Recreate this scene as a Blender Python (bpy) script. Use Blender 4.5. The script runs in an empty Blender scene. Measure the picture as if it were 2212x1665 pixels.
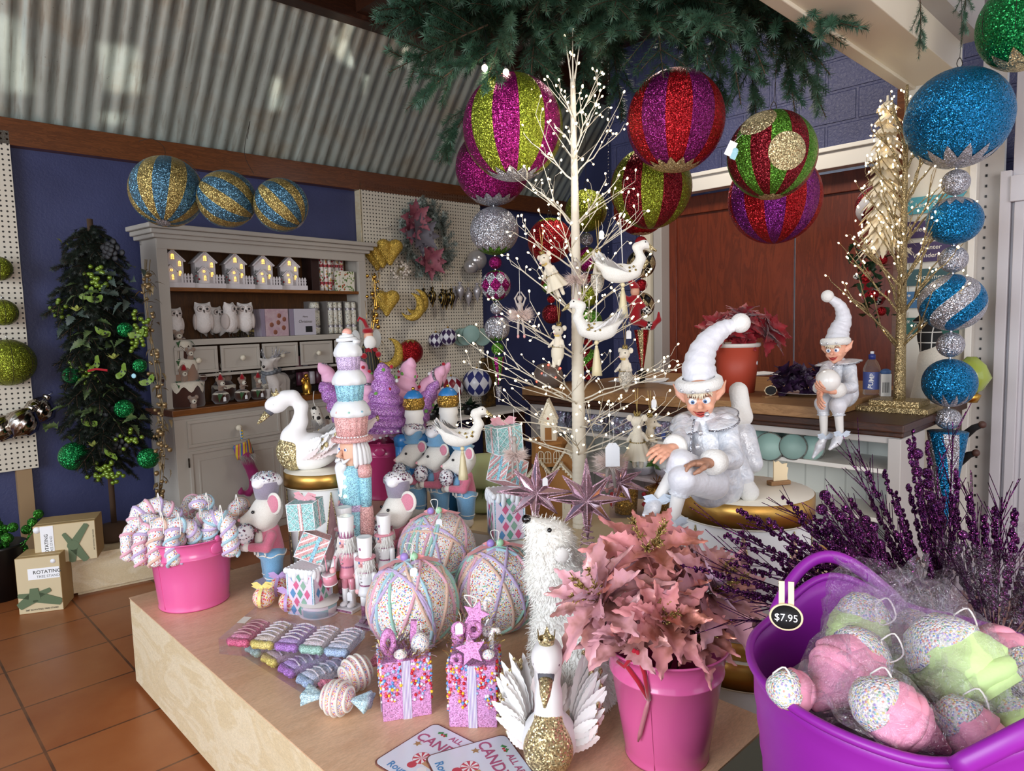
import bpy,bmesh,random
import numpy as np
from math import*
from mathutils import Matrix,Vector,Euler,noise as mnoise
random.seed(7);rnd=random.random;np.random.seed(3)
SC=bpy.context.scene
COL=SC.collection
# ---------------------------------------------------------------- camera
CAM_Z,FPX,PITCH,ROLL=1.45,1500.0,radians(5.3),radians(1.5)
_F=Vector((0,cos(PITCH),-sin(PITCH)));_R0=Vector((1,0,0));_U0=Vector((0,sin(PITCH),cos(PITCH)))
_R=_R0*cos(ROLL)-_U0*sin(ROLL);_U=_U0*cos(ROLL)+_R0*sin(ROLL)
CPOS=Vector((0,0,CAM_Z))
cam=bpy.data.cameras.new('camera');cam.sensor_width=36;cam.lens=FPX/2212*36
cam.clip_start=0.02
camo=bpy.data.objects.new('camera',cam);COL.objects.link(camo)
m4=Matrix((_R,_U,-_F)).transposed().to_4x4();m4.translation=CPOS
camo.matrix_world=m4
SC.camera=camo
# ---------------------------------------------------------------- colour, world, lights
vs=SC.view_settings
SC.display_settings.display_device='sRGB'
vs.view_transform='Standard';vs.look='None';vs.gamma=1;vs.use_curve_mapping=False
vs.exposure=0.12
w=bpy.data.worlds.new('daylight');SC.world=w;w.use_nodes=True
bg=w.node_tree.nodes['Background'];bg.inputs[0].default_value=(0.80,0.88,1.0,1);bg.inputs[1].default_value=1.25
def area(name,loc,target,size,power,col,spread=pi):
 l=bpy.data.lights.new(name,'AREA');l.shape='RECTANGLE';l.size,l.size_y=size;l.energy=power;l.color=col;l.spread=spread
 o=bpy.data.objects.new(name,l);COL.objects.link(o);o.location=loc
 o.rotation_euler=(Vector(target)-Vector(loc)).to_track_quat('-Z','Y').to_euler();return o
# daylight through the shop front behind and to the left of the camera
area('shopfront_daylight',(-3.2,-1.9,1.9),(-0.2,2.6,0.7),(3.2,2.2),190,(0.86,0.93,1.0))
area('doorway_daylight',(1.6,-2.4,2.0),(2.4,3.6,1.5),(2.2,2.2),120,(1.0,0.95,0.90))
area('shop_ceiling_light',(0.95,4.35,3.45),(1.75,4.6,1.2),(.9,.3),34,(1.0,0.90,0.78))  # unseen warm fill lamp, added to brighten the counter wall and red doors
# low sun thrown back up on to the roof sheets by glass and cars outside the shop
for nm,px,py,sz,pw in(('sun_glint_wide',800,130,(.60,.58),1.0),('sun_glint_patch',262,150,(.2,.28),.14),('sun_glint_sliver',597,205,(.07,.22),.045),('sun_glint_corner',22,120,(.14,.42),.14),('sun_glint_low',245,262,(.13,.1),.035)):
 d_=(_F+_R*((px-1106)/FPX)+_U*((832.5-py)/FPX));n_=Vector((-cos(radians(46))*sin(radians(50)),sin(radians(46))*sin(radians(50)),cos(radians(50))));hit=CPOS+d_*((5.2*sin(radians(50))+2.715*cos(radians(50))-n_.dot(CPOS))/n_.dot(d_));src=hit+Vector((2.2,-5.2,-2.8));area(nm,src,hit,sz,pw,(1,.97,.9),radians(1));bpy.data.lights[nm].specular_factor=0
SC.cycles.max_bounces=7;SC.cycles.diffuse_bounces=3;SC.cycles.glossy_bounces=3
SC.cycles.transmission_bounces=6;SC.cycles.transparent_max_bounces=24
SC.cycles.sample_clamp_indirect=6;SC.cycles.caustics_reflective=False;SC.cycles.caustics_refractive=False
# ---------------------------------------------------------------- placement: photo pixel -> world point
def ray(x,y):return _F+_R*((x-1106)/FPX)+_U*((832.5-y)/FPX)
def Wz(x,y,z):
 d=ray(x,y);return CPOS+d*((z-CAM_Z)/d.z)
def Wd(x,y,Y):
 d=ray(x,y);return CPOS+d*(Y/d.y)
AZ=radians(46)
UV_u=Vector((sin(AZ),cos(AZ),0));UV_v=Vector((-cos(AZ),sin(AZ),0))
def Wn(x,y,n,c):
 d=ray(x,y);return CPOS+d*((c-n.dot(CPOS))/n.dot(d))
def P(u,v,z=0):return UV_u*u+UV_v*v+Vector((0,0,z))
RA=radians(44) # facing out from the long blue wall
RB=radians(-46) # facing out from the counter wall
# ---------------------------------------------------------------- objects
def link(o):COL.objects.link(o);return o
def props(o,label=None,cat=None,group=None,kind=None):
 if label:o['label']=label
 if cat:o['category']=cat
 if group:o['group']=group
 if kind:o['kind']=kind
 return o
def thing(name,label,cat,loc=(0,0,0),rz=0,group=None,rot=None,scale=None):
 o=bpy.data.objects.new(name,None);link(o);o.location=loc
 o.rotation_euler=rot if rot else(0,0,rz)
 if scale:o.scale=(scale,)*3 if isinstance(scale,(int,float))else scale
 o.empty_display_size=.05
 return props(o,label,cat,group)
def kids(o):return[c for c in bpy.data.objects if c.parent==o]
_KIDS={}
def dup(root,loc,rz=0,label=None,group=None,rot=None,scale=None,cat=None):
 def cp(o,par):
  c=o.copy();link(c)
  if par:c.parent=par
  for k in _KIDS.get(o.name,()):cp(bpy.data.objects[k],c)
  if par:_KIDS.setdefault(par.name,[]).append(c.name)
  return c
 r=cp(root,None);r.location=loc;r.rotation_euler=rot if rot else(0,0,rz)
 if scale:r.scale=(scale,)*3 if isinstance(scale,(int,float))else scale
 return props(r,label,cat,group)
def child(o,parent):
 o.parent=parent;_KIDS.setdefault(parent.name,[]).append(o.name);return o
# ---------------------------------------------------------------- mesh builder
def T(x=0,y=0,z=0):return Matrix.Translation((x,y,z))
def RX(a):return Matrix.Rotation(a,4,'X')
def RY(a):return Matrix.Rotation(a,4,'Y')
def RZ(a):return Matrix.Rotation(a,4,'Z')
def S(x,y=None,z=None):
 return Matrix.Diagonal((x,x if y is None else y,x if z is None else z,1))
def look(d,up='Z'):
 """matrix whose local +Z runs along d"""
 return Vector(d).to_track_quat('Z','Y').to_matrix().to_4x4()
def cr(p,n):
 out=[];N=len(p)
 for i in range(N-1):
  a=p[max(i-1,0)];b=p[i];c=p[i+1];d=p[min(i+2,N-1)]
  for q in range(n):s_=q/n;out.append(.5*((2*b)+(c-a)*s_+(2*a-5*b+4*c-d)*s_**2+(3*b-a-3*c+d)*s_**3))
 return out+[p[-1]]
class MB:
 def __init__(s):s.v=[];s.f=[];s.m=[];s.s=[];s.n=0;s.M=None
 def add(s,vs,fs,m=0,sm=True,M=None):
  if M is not None:vs=[M@Vector(p)for p in vs]
  if s.M is not None:vs=[s.M@Vector(p)for p in vs]
  b=s.n;s.v.extend(tuple(p)for p in vs);s.n+=len(vs)
  for f in fs:s.f.append(tuple(i+b for i in f))
  if isinstance(m,(list,tuple)):s.m.extend(m)
  else:s.m.extend([m]*len(fs))
  s.s.extend([sm]*len(fs));return s
 def box(s,c,d,m=0,rz=0,M=None,sm=False):
  x,y,z=d[0]/2,d[1]/2,d[2]/2
  vs=[(i*x,j*y,k*z)for k in(-1,1)for j in(-1,1)for i in(-1,1)]
  fs=[(0,2,3,1),(4,5,7,6),(0,1,5,4),(2,6,7,3),(0,4,6,2),(1,3,7,5)]
  X=T(*c)@RZ(rz)
  return s.add(vs,fs,m,sm,(M@X)if M is not None else X)
 def b2(s,a,b,m=0,M=None):
  return s.box([(a[i]+b[i])/2 for i in range(3)],[abs(b[i]-a[i])for i in range(3)],m,M=M)
 def lathe(s,prof,m=0,n=24,M=None,cap=(True,True),sm=True,wob=None,mf=None):
  vs=[];fs=[];ms=[]
  for j,(r,z)in enumerate(prof):
   for i in range(n):
    a=2*pi*i/n;rr=r*(wob(a,j)if wob else 1);vs.append((rr*cos(a),rr*sin(a),z))
  for j in range(len(prof)-1):
   for i in range(n):
    k=(i+1)%n;fs.append((j*n+i,j*n+k,(j+1)*n+k,(j+1)*n+i));ms.append(mf(i,j)if mf else m)
  if cap[0]and prof[0][0]>1e-6:fs.append(tuple(range(n-1,-1,-1)));ms.append(mf(0,0)if mf else m)
  if cap[1]and prof[-1][0]>1e-6:fs.append(tuple((len(prof)-1)*n+i for i in range(n)));ms.append(mf(0,len(prof)-2)if mf else m)
  return s.add(vs,fs,ms,sm,M)
 def cyl(s,a,b,r0,r1=None,m=0,n=12,sm=True):
  a=Vector(a);b=Vector(b);d=b-a
  return s.lathe([(r0,0),(r0 if r1 is None else r1,d.length)],m,n,T(*a)@look(d),sm=sm)
 def sph(s,c,r,m=0,n=16,k=10,M=None,mf=None):
  r=(r,r,r)if isinstance(r,(int,float))else r
  X=T(*c)@S(*r)
  prof=[(max(sin(pi*j/k),1e-4),-cos(pi*j/k))for j in range(k+1)]
  return s.lathe(prof,m,n,(M@X)if M is not None else X,cap=(False,False),mf=mf)
 def tube(s,pts,r,m=0,n=8,cap=True,sm=True,M=None,mf=None,flat=None):
  pts=[Vector(p)for p in pts]
  if 3<=len(pts)<=7 and isinstance(r,float)and r<.0042 and mf is None:pts=cr(pts,4)
  N=len(pts)
  rs=r if isinstance(r,(list,tuple))else[r]*N
  vs=[];fs=[];ms=[];prev=None
  for i,p in enumerate(pts):
   t=(pts[min(i+1,N-1)]-pts[max(i-1,0)])
   t=t.normalized()if t.length>1e-9 else Vector((0,0,1))
   if prev is None:x=t.orthogonal().normalized()
   else:
    x=prev-t*prev.dot(t);x=x.normalized()if x.length>1e-6 else t.orthogonal().normalized()
   prev=x;y=t.cross(x)
   for j in range(n):
    a=2*pi*j/n;q=p+x*(cos(a)*rs[i])+y*(sin(a)*rs[i])*(flat or 1);vs.append(q)
  for i in range(N-1):
   for j in range(n):
    k=(j+1)%n;fs.append((i*n+j,i*n+k,(i+1)*n+k,(i+1)*n+j));ms.append(mf(i,j)if mf else m)
  if cap:
   fs.append(tuple(range(n-1,-1,-1)));ms.append(ms[0]);fs.append(tuple((N-1)*n+j for j in range(n)));ms.append(ms[-1])
  return s.add(vs,fs,ms,sm,M)
 def ribbon(s,pts,w,m=0,up=(0,0,1),M=None,sm=True):
  """flat strip along pts; w is a width or list, laid across the direction pts x up"""
  pts=[Vector(p)for p in pts];N=len(pts);vs=[];fs=[]
  for i,p in enumerate(pts):
   t=(pts[min(i+1,N-1)]-pts[max(i-1,0)]).normalized();x=t.cross(Vector(up))
   x=x.normalized()if x.length>1e-6 else Vector((1,0,0))
   ww=(w[i]if isinstance(w,(list,tuple))else w)/2
   vs+=[p-x*ww,p+x*ww]
  for i in range(N-1):fs.append((2*i,2*i+1,2*i+3,2*i+2))
  return s.add(vs,fs,m,sm,M)
 def prism(s,poly,h,m=0,M=None,sm=False):
  n=len(poly);vs=[(x,y,0)for x,y in poly]+[(x,y,h)for x,y in poly]
  fs=[tuple(range(n-1,-1,-1)),tuple(range(n,2*n))]+[(i,(i+1)%n,n+(i+1)%n,n+i)for i in range(n)]
  return s.add(vs,fs,m,sm,M)
 def grid(s,fn,nu,nv,m=0,M=None,sm=True,mf=None,closed=False):
  vs=[fn(i/nu,j/nv)for j in range(nv+1)for i in range(nu+1)]
  fs=[];ms=[]
  for j in range(nv):
   for i in range(nu):
    a=j*(nu+1)+i;fs.append((a,a+1,a+nu+2,a+nu+1));ms.append(mf(i,j)if mf else m)
  return s.add(vs,fs,ms,sm,M)
 def raw(s,vs,fs,m=0,sm=True,M=None):return s.add(vs,fs,m,sm,M)
 def build(s,name,mats,parent=None,bevel=0,seg=2,loc=None,rz=0,rot=None,solid=0,subd=0,ang=35):
  me=bpy.data.meshes.new(name);me.from_pydata(s.v,[],s.f)
  mats=mats if isinstance(mats,(list,tuple))else[mats]
  for m in mats:me.materials.append(m)
  me.polygons.foreach_set('material_index',s.m);me.polygons.foreach_set('use_smooth',s.s)
  me.update()
  o=bpy.data.objects.new(name,me);link(o)
  if parent is not None:child(o,parent)
  if loc is not None:o.location=loc
  if rz:o.rotation_euler=(0,0,rz)
  if rot:o.rotation_euler=rot
  if solid:md=o.modifiers.new('solid','SOLIDIFY');md.thickness=solid;md.offset=0
  if bevel:
   md=o.modifiers.new('bevel','BEVEL');md.width=bevel;md.segments=seg;md.limit_method='ANGLE';md.angle_limit=radians(ang)
  if subd:md=o.modifiers.new('sub','SUBSURF');md.levels=subd;md.render_levels=subd
  return o
def bez(p0,p1,p2,p3,n):
 p0,p1,p2,p3=map(Vector,(p0,p1,p2,p3));out=[]
 for i in range(n+1):
  t=i/n;q=1-t;out.append(p0*q**3+p1*3*q*q*t+p2*3*q*t*t+p3*t**3)
 return out
def lerp(a,b,t):return a+(b-a)*t
def text_mesh(txt,size,ext=0.0006,bold=False,align='CENTER',space=1.0,shear=0):
 """outline text as plain mesh data (verts, faces) in the XY plane, centred on the baseline"""
 c=bpy.data.curves.new('lettering','FONT');c.body=txt;c.size=size;c.extrude=ext;c.align_x=align;c.space_character=space
 c.resolution_u=3;c.shear=shear
 if bold:c.offset=size*0.015
 o=bpy.data.objects.new('lettering',c);COL.objects.link(o)
 dg=bpy.context.evaluated_depsgraph_get();me=bpy.data.meshes.new_from_object(o.evaluated_get(dg))
 vs=[tuple(v.co)for v in me.vertices];fs=[tuple(p.vertices)for p in me.polygons]
 bpy.data.objects.remove(o);bpy.data.curves.remove(c);bpy.data.meshes.remove(me)
 return vs,fs
FACE=RX(pi/2) # XY drawing -> upright, facing -Y
# ---------------------------------------------------------------- soft solids: blended round cones / ellipsoids, meshed with surface nets
def _sd(p,X,Y,Z):
 k=p[0]
 if k=='c':
  a=np.array(p[1],float);b=np.array(p[2],float);r0=p[3];r1=p[4]
  d=b-a;L=max(d@d,1e-12);t=np.clip(((X-a[0])*d[0]+(Y-a[1])*d[1]+(Z-a[2])*d[2])/L,0,1)
  return np.sqrt((X-a[0]-t*d[0])**2+(Y-a[1]-t*d[1])**2+(Z-a[2]-t*d[2])**2)-(r0+(r1-r0)*t)
 c=p[1];r=p[2];x,y,z=X-c[0],Y-c[1],Z-c[2]
 if len(p)>3 and p[3]is not None:
  R=np.array(p[3].to_3x3()).T;x,y,z=R[0,0]*x+R[0,1]*y+R[0,2]*z,R[1,0]*x+R[1,1]*y+R[1,2]*z,R[2,0]*x+R[2,1]*y+R[2,2]*z
 k0=np.sqrt((x/r[0])**2+(y/r[1])**2+(z/r[2])**2);k1=np.sqrt((x/r[0]**2)**2+(y/r[1]**2)**2+(z/r[2]**2)**2)+1e-9
 return k0*(k0-1)/k1
def blob(prims,k=0.01,h=0.004,sub=(),disp=None):
 """mesh data of the smooth union of prims (sub: carved away). ('c',a,b,ra,rb) round cone, ('e',c,(rx,ry,rz)[,rotation]) ellipsoid"""
 lo=np.array([1e9]*3);hi=-lo
 for p in prims:
  if p[0]=='c':
   for q,r in((p[1],p[3]),(p[2],p[4])):lo=np.minimum(lo,np.array(q)-r);hi=np.maximum(hi,np.array(q)+r)
  else:r=max(p[2])if len(p)>3 and p[3]is not None else np.array(p[2]);lo=np.minimum(lo,np.array(p[1])-r);hi=np.maximum(hi,np.array(p[1])+r)
 lo-=k*.5+2.5*h;hi+=k*.5+2.5*h
 ax=[np.arange(lo[i],hi[i]+h,h)for i in range(3)]
 X,Y,Z=np.meshgrid(*ax,indexing='ij',sparse=True)
 F=None
 for p in prims:
  d=_sd(p,X,Y,Z)
  if F is None:F=d+np.zeros((len(ax[0]),len(ax[1]),len(ax[2])));continue
  kk=p[5]if(p[0]=='c' and len(p)>5)else k
  t=np.clip(.5+.5*(F-d)/kk,0,1);F=F*(1-t)+d*t-kk*t*(1-t)
 for p in sub:
  d=-_sd(p,X,Y,Z);kk=k*.5;t=np.clip(.5-.5*(F-d)/kk,0,1);F=F*(1-t)+d*t+kk*t*(1-t)
 if disp is not None:F=F+disp(X,Y,Z)
 sgn=F<0
 cs=[sgn[i:sgn.shape[0]-1+i,j:sgn.shape[1]-1+j,l:sgn.shape[2]-1+l]for i in(0,1)for j in(0,1)for l in(0,1)]
 al=np.logical_and.reduce(cs);an=np.logical_or.reduce(cs);mask=an&~al
 I=np.argwhere(mask);idx=-np.ones(mask.shape,int);idx[mask]=np.arange(len(I))
 co=[(i,j,l)for i in(0,1)for j in(0,1)for l in(0,1)]
 val=np.stack([F[I[:,0]+a,I[:,1]+b,I[:,2]+c]for a,b,c in co],1)
 acc=np.zeros((len(I),3));cnt=np.zeros(len(I))
 for e0 in range(8):
  for ax_ in(4,2,1):
   if e0&ax_:continue
   e1=e0|ax_;a=val[:,e0];b=val[:,e1];mk=(a<0)!=(b<0)
   t=np.where(mk,a/np.where(mk,a-b,1),0);pa=np.array(co[e0],float);pb=np.array(co[e1],float)
   acc+=np.where(mk[:,None],pa+(pb-pa)*t[:,None],0);cnt+=mk
 V=lo+(I+acc/cnt[:,None])*h
 fs=[]
 for d in range(3):
  s0=[slice(None)]*3;s1=[slice(None)]*3;s0[d]=slice(0,-1);s1[d]=slice(1,None)
  ed=sgn[tuple(s0)]!=sgn[tuple(s1)];E_=np.argwhere(ed)
  o1,o2=[(1,2),(2,0),(0,1)][d]
  E_=E_[(E_[:,o1]>0)&(E_[:,o2]>0)]
  E_=E_[(E_[:,o1]<mask.shape[o1])&(E_[:,o2]<mask.shape[o2])]
  ins=sgn[E_[:,0],E_[:,1],E_[:,2]]
  def at(a,b):
   q=E_.copy();q[:,o1]-=a;q[:,o2]-=b;return idx[q[:,0],q[:,1],q[:,2]]
  Q=np.stack([at(1,1),at(0,1),at(0,0),at(1,0)],1);Q[~ins]=Q[~ins][:,::-1]
  fs.append(Q[(Q>=0).all(1)])
 return V.tolist(),np.concatenate(fs).tolist()
# ---------------------------------------------------------------- materials
def srgb(h):
 if isinstance(h,str):
  h=h.lstrip('#');c=[int(h[i:i+2],16)/255 for i in(0,2,4)]
 else:c=list(h)
 return tuple((x/12.92 if x<=.04045 else((x+.055)/1.055)**2.4)for x in c)+(1,)
class NT:
 def __init__(s,name):
  s.m=bpy.data.materials.new(name);s.m.use_nodes=True;s.t=s.m.node_tree;s.b=s.t.nodes['Principled BSDF'];s.out=s.t.nodes['Material Output']
 def n(s,typ,**kw):
  x=s.t.nodes.new(typ)
  for k,v in kw.items():
   if k.startswith('i_'):
    key=k[2:];key=int(key)if key.isdigit()else key.replace('_',' ')
    x.inputs[key].default_value=v
   else:setattr(x,k,v)
  return x
 def l(s,a,b):s.t.links.new(a,b)
 def co(s,kind='Object',scale=None,rot=None):
  tc=s.n('ShaderNodeTexCoord');o=tc.outputs[kind]
  if scale or rot:
   mp=s.n('ShaderNodeMapping')
   if scale:mp.inputs['Scale'].default_value=scale
   if rot:mp.inputs['Rotation'].default_value=rot
   s.l(o,mp.inputs[0]);o=mp.outputs[0]
  return o
 def ramp(s,fac,stops,interp='LINEAR'):
  r=s.n('ShaderNodeValToRGB');cr=r.color_ramp;cr.interpolation=interp
  while len(cr.elements)>1:cr.elements.remove(cr.elements[-1])
  cr.elements[0].position=stops[0][0];cr.elements[0].color=stops[0][1]
  for p,c in stops[1:]:e=cr.elements.new(p);e.color=c
  s.l(fac,r.inputs[0]);return r.outputs[0]
 def mix(s,f,a,b,blend='MIX'):
  x=s.n('ShaderNodeMix',data_type='RGBA',blend_type=blend)
  for i,v in((0,f),(6,a),(7,b)):
   if hasattr(v,'is_output')or isinstance(v,bpy.types.NodeSocket):s.l(v,x.inputs[i])
   else:x.inputs[i].default_value=v
  return x.outputs[2]
 def bump(s,h,strength=.3,dist=.01,prev=None):
  b=s.n('ShaderNodeBump');b.inputs['Strength'].default_value=strength;b.inputs['Distance'].default_value=dist
  s.l(h,b.inputs['Height'])
  if prev:s.l(prev,b.inputs['Normal'])
  return b.outputs[0]
 def noise(s,co,scale,detail=4,rough=.5,dist=0):
  x=s.n('ShaderNodeTexNoise');x.inputs['Scale'].default_value=scale;x.inputs['Detail'].default_value=detail;x.inputs['Roughness'].default_value=rough;x.inputs['Distortion'].default_value=dist
  s.l(co,x.inputs['Vector']);return x.outputs[0]
 def vor(s,co,scale,feat='F1',rnd_=1):
  x=s.n('ShaderNodeTexVoronoi',feature=feat);x.inputs['Scale'].default_value=scale;x.inputs['Randomness'].default_value=rnd_
  s.l(co,x.inputs['Vector']);return x
 def set(s,**kw):
  for k,v in kw.items():
   key=k.replace('_',' ')
   if isinstance(v,bpy.types.NodeSocket):s.l(v,s.b.inputs[key])
   else:s.b.inputs[key].default_value=v
  return s
_MC={}
def mat(name,col,rough=.5,metal=0,col2=None,nscale=8,bump=0,bscale=60,sheen=0,coat=0,emis=0,ecol=None,trans=0,alpha=1,spec=.5,dist=.004,sss=0):
 """plain surface: a colour, an optional second colour mottled in, an optional fine relief"""
 if name in _MC:return _MC[name]
 t=NT(name);c=srgb(col)
 if col2:
  co=t.co();cc=t.mix(t.ramp(t.noise(co,nscale,5,.55),[(.38,(0,0,0,1)),(.62,(1,1,1,1))]),c,srgb(col2));t.set(Base_Color=cc)
 else:t.set(Base_Color=c)
 t.set(Roughness=rough,Metallic=metal,Specular_IOR_Level=spec)
 if bump:t.set(Normal=t.bump(t.noise(t.co(),bscale,3),bump,dist))
 if sheen:t.set(Sheen_Weight=sheen,Sheen_Roughness=.4)
 if coat:t.set(Coat_Weight=coat,Coat_Roughness=.08)
 if emis:t.set(Emission_Color=srgb(ecol or col),Emission_Strength=emis)
 if trans:t.set(Transmission_Weight=trans)
 if sss:t.set(Subsurface_Weight=sss,Subsurface_Radius=(.01,.006,.004))
 if alpha<1:t.set(Alpha=alpha)
 _MC[name]=t.m;return t.m
def glitter(name,col,scale=330,amp=.85,rough=.32,metal=.75,col2=None,mixs=None):
 """glued glitter flakes: each cell its own tilt, so each catches the light on its own"""
 if name in _MC:return _MC[name]
 t=NT(name);co=t.co();v=t.vor(co,scale);c=srgb(col)
 sep=t.n('ShaderNodeSeparateColor');t.l(v.outputs['Color'],sep.inputs[0])
 c2=srgb(col2)if col2 else tuple(min(1,x*1.7+.03)for x in c[:3])+(1,)
 c0=tuple(x*.45 for x in c[:3])+(1,)
 cc=t.ramp(sep.outputs[0],[(0,c0),(.45,c),(1,c2)])
 g=t.n('ShaderNodeNewGeometry')
 sub=t.n('ShaderNodeVectorMath',operation='SUBTRACT');t.l(v.outputs['Color'],sub.inputs[0]);sub.inputs[1].default_value=(.5,.5,.5)
 scl=t.n('ShaderNodeVectorMath',operation='SCALE');t.l(sub.outputs[0],scl.inputs[0]);scl.inputs['Scale'].default_value=amp*1.6
 ad=t.n('ShaderNodeVectorMath',operation='ADD');t.l(g.outputs['Normal'],ad.inputs[0]);t.l(scl.outputs[0],ad.inputs[1])
 no=t.n('ShaderNodeVectorMath',operation='NORMALIZE');t.l(ad.outputs[0],no.inputs[0])
 t.set(Base_Color=cc,Roughness=rough,Metallic=metal,Normal=no.outputs[0])
 _MC[name]=t.m;return t.m
def sprinkled(name,base,palette,scale=230,cover=.8,rough=.45):
 """hundreds-and-thousands pressed into a coat: round beads in random colours over a base coat"""
 if name in _MC:return _MC[name]
 t=NT(name);co=t.co();v=t.vor(co,scale)
 sep=t.n('ShaderNodeSeparateColor');t.l(v.outputs['Color'],sep.inputs[0])
 st=[(i/len(palette),srgb(p))for i,p in enumerate(palette)]
 cc=t.ramp(sep.outputs[0],st,'CONSTANT')
 m=t.n('ShaderNodeMath',operation='LESS_THAN');t.l(sep.outputs[1],m.inputs[0]);m.inputs[1].default_value=cover
 rnd_=t.n('ShaderNodeMath',operation='LESS_THAN');t.l(v.outputs['Distance'],rnd_.inputs[0]);rnd_.inputs[1].default_value=.52
 mm=t.n('ShaderNodeMath',operation='MULTIPLY');t.l(m.outputs[0],mm.inputs[0]);t.l(rnd_.outputs[0],mm.inputs[1])
 col=t.mix(mm.outputs[0],srgb(base),cc)
 inv=t.n('ShaderNodeMath',operation='SUBTRACT');inv.inputs[0].default_value=1;t.l(v.outputs['Distance'],inv.inputs[1])
 t.set(Base_Color=col,Roughness=rough,Normal=t.bump(inv.outputs[0],.7,.004))
 _MC[name]=t.m;return t.m
def felt(name,col,col2=None,scale=350,b=.5,sheen=.5,rough=.95):
 if name in _MC:return _MC[name]
 t=NT(name);co=t.co();n1=t.noise(co,scale,4,.7);c=srgb(col)
 c2=srgb(col2)if col2 else tuple(x*.72 for x in c[:3])+(1,)
 t.set(Base_Color=t.ramp(n1,[(.3,c2),(.6,c)]),Roughness=rough,Sheen_Weight=sheen,Sheen_Roughness=.5,Normal=t.bump(n1,b,.004),Specular_IOR_Level=.2)
 _MC[name]=t.m;return t.m
def wood(name,c1,c2,scale=(1,1,1),rough=.45,ring=14,dist=2.5,kind='Object',coat=0,fine=90):
 if name in _MC:return _MC[name]
 t=NT(name);co=t.co(kind,scale)
 n1=t.noise(co,ring*.25,6,.6,dist);n2=t.noise(co,fine,3,.7)
 a=t.ramp(n1,[(.3,srgb(c1)),(.48,srgb(c2)),(.55,srgb(c1)),(.7,srgb(c2))])
 f=t.ramp(n2,[(.35,(.82,.82,.82,1)),(.65,(1,1,1,1))])
 t.set(Base_Color=t.mix(1.0,a,f,'MULTIPLY'),Roughness=rough,Normal=t.bump(n2,.12,.002))
 if coat:t.set(Coat_Weight=coat,Coat_Roughness=.12)
 _MC[name]=t.m;return t.m
def film(name,tint='#ffffff',clear=.86,rough=.06,wr=0,wscale=40):
 """clear plastic film: mostly see-through, mirror-like towards grazing angles, optionally crinkled"""
 if name in _MC:return _MC[name]
 t=NT(name);t.t.nodes.remove(t.b)
 tr=t.n('ShaderNodeBsdfTransparent');tr.inputs[0].default_value=srgb(tint)
 gl=t.n('ShaderNodeBsdfGlossy');gl.inputs['Roughness'].default_value=rough
 lw=t.n('ShaderNodeLayerWeight');lw.inputs[0].default_value=1-clear
 if wr:
  no=t.bump(t.noise(t.co(),wscale,3,.6,1.5),wr,.02);t.l(no,gl.inputs['Normal']);t.l(no,lw.inputs['Normal'])
 mx=t.n('ShaderNodeMixShader');t.l(lw.outputs['Fresnel']if False else lw.outputs['Facing'],mx.inputs[0])
 mul=t.n('ShaderNodeMath',operation='MULTIPLY_ADD');t.l(lw.outputs['Facing'],mul.inputs[0]);mul.inputs[1].default_value=.42;mul.inputs[2].default_value=(1-clear)*.5
 t.l(mul.outputs[0],mx.inputs[0]);t.l(tr.outputs[0],mx.inputs[1]);t.l(gl.outputs[0],mx.inputs[2]);t.l(mx.outputs[0],t.out.inputs[0])
 _MC[name]=t.m;return t.m
def striped(name,cols,freq,axis=0,rough=.6,metal=0,kind='Object'):
 if name in _MC:return _MC[name]
 t=NT(name);sx=t.n('ShaderNodeSeparateXYZ');t.l(t.co(kind),sx.inputs[0])
 m=t.n('ShaderNodeMath',operation='MULTIPLY');t.l(sx.outputs[axis],m.inputs[0]);m.inputs[1].default_value=freq
 f=t.n('ShaderNodeMath',operation='FRACT');t.l(m.outputs[0],f.inputs[0])
 t.set(Base_Color=t.ramp(f.outputs[0],[(i/len(cols),srgb(c))for i,c in enumerate(cols)],'CONSTANT'),Roughness=rough,Metallic=metal)
 _MC[name]=t.m;return t.m
# ---- shared palette
WHITE=mat('white_paint','#e9e6df',.45)
GREYW=mat('grey_white_paint','#b9b4b0',.5,bump=.08,bscale=40)
CREAM=mat('cream_paint','#e6ddc8',.45)
BLACK=mat('black_plastic','#0c0c0e',.35)
EYE=mat('black_bead','#050506',.12,coat=.6)
PAPER=mat('white_paper','#f0f1f4',.6)
STRING=mat('white_string','#efece4',.8)
WIRE=mat('dark_wire','#3b332b',.5,.6)
GOLDM=mat('gold_metal','#c79a45',.28,1)
GOLDMATT=mat('brushed_gold_card','#b98f4a',.34,.9,bump=.05,bscale=200)
SILVERM=mat('silver_metal','#cfcfd2',.2,1)
G_GOLD=glitter('gold_glitter','#ab9558',360)
G_PGOLD=glitter('pale_gold_glitter','#d2bd8e',300)
G_SILV=glitter('silver_glitter','#b4b4bb',330)
G_MAG=glitter('magenta_glitter','#8e0a63',330)
G_LIME=glitter('lime_glitter','#8a9426',330)
G_RED=glitter('red_glitter','#a30716',330)
G_DRED=glitter('deep_red_glitter','#7c0a1c',330)
G_PURP=glitter('purple_glitter','#7d1463',330)
G_DPURP=glitter('dark_purple_glitter','#4b0f45',330)
G_GREEN=glitter('green_glitter','#5a942c',330)
G_EMER=glitter('emerald_glitter','#0a7a3c',250)
G_BLUE=glitter('turquoise_glitter','#0673a8',300)
G_STEEL=glitter('steel_blue_glitter','#507990',330)
G_PLUM=glitter('plum_glitter','#3a1242',500,.95,.25,.8,'#8a3a7c')
G_ROSE=glitter('rose_glitter','#c9a3b2',420,.6,.4,.5)
G_LILAC=glitter('lilac_glitter','#bd74cc',330,.7,.4,.25,'#e6bdee')
LEDM=mat("warm_led","#fff2d8",.3,emis=7,ecol="#ffe1ab")
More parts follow.
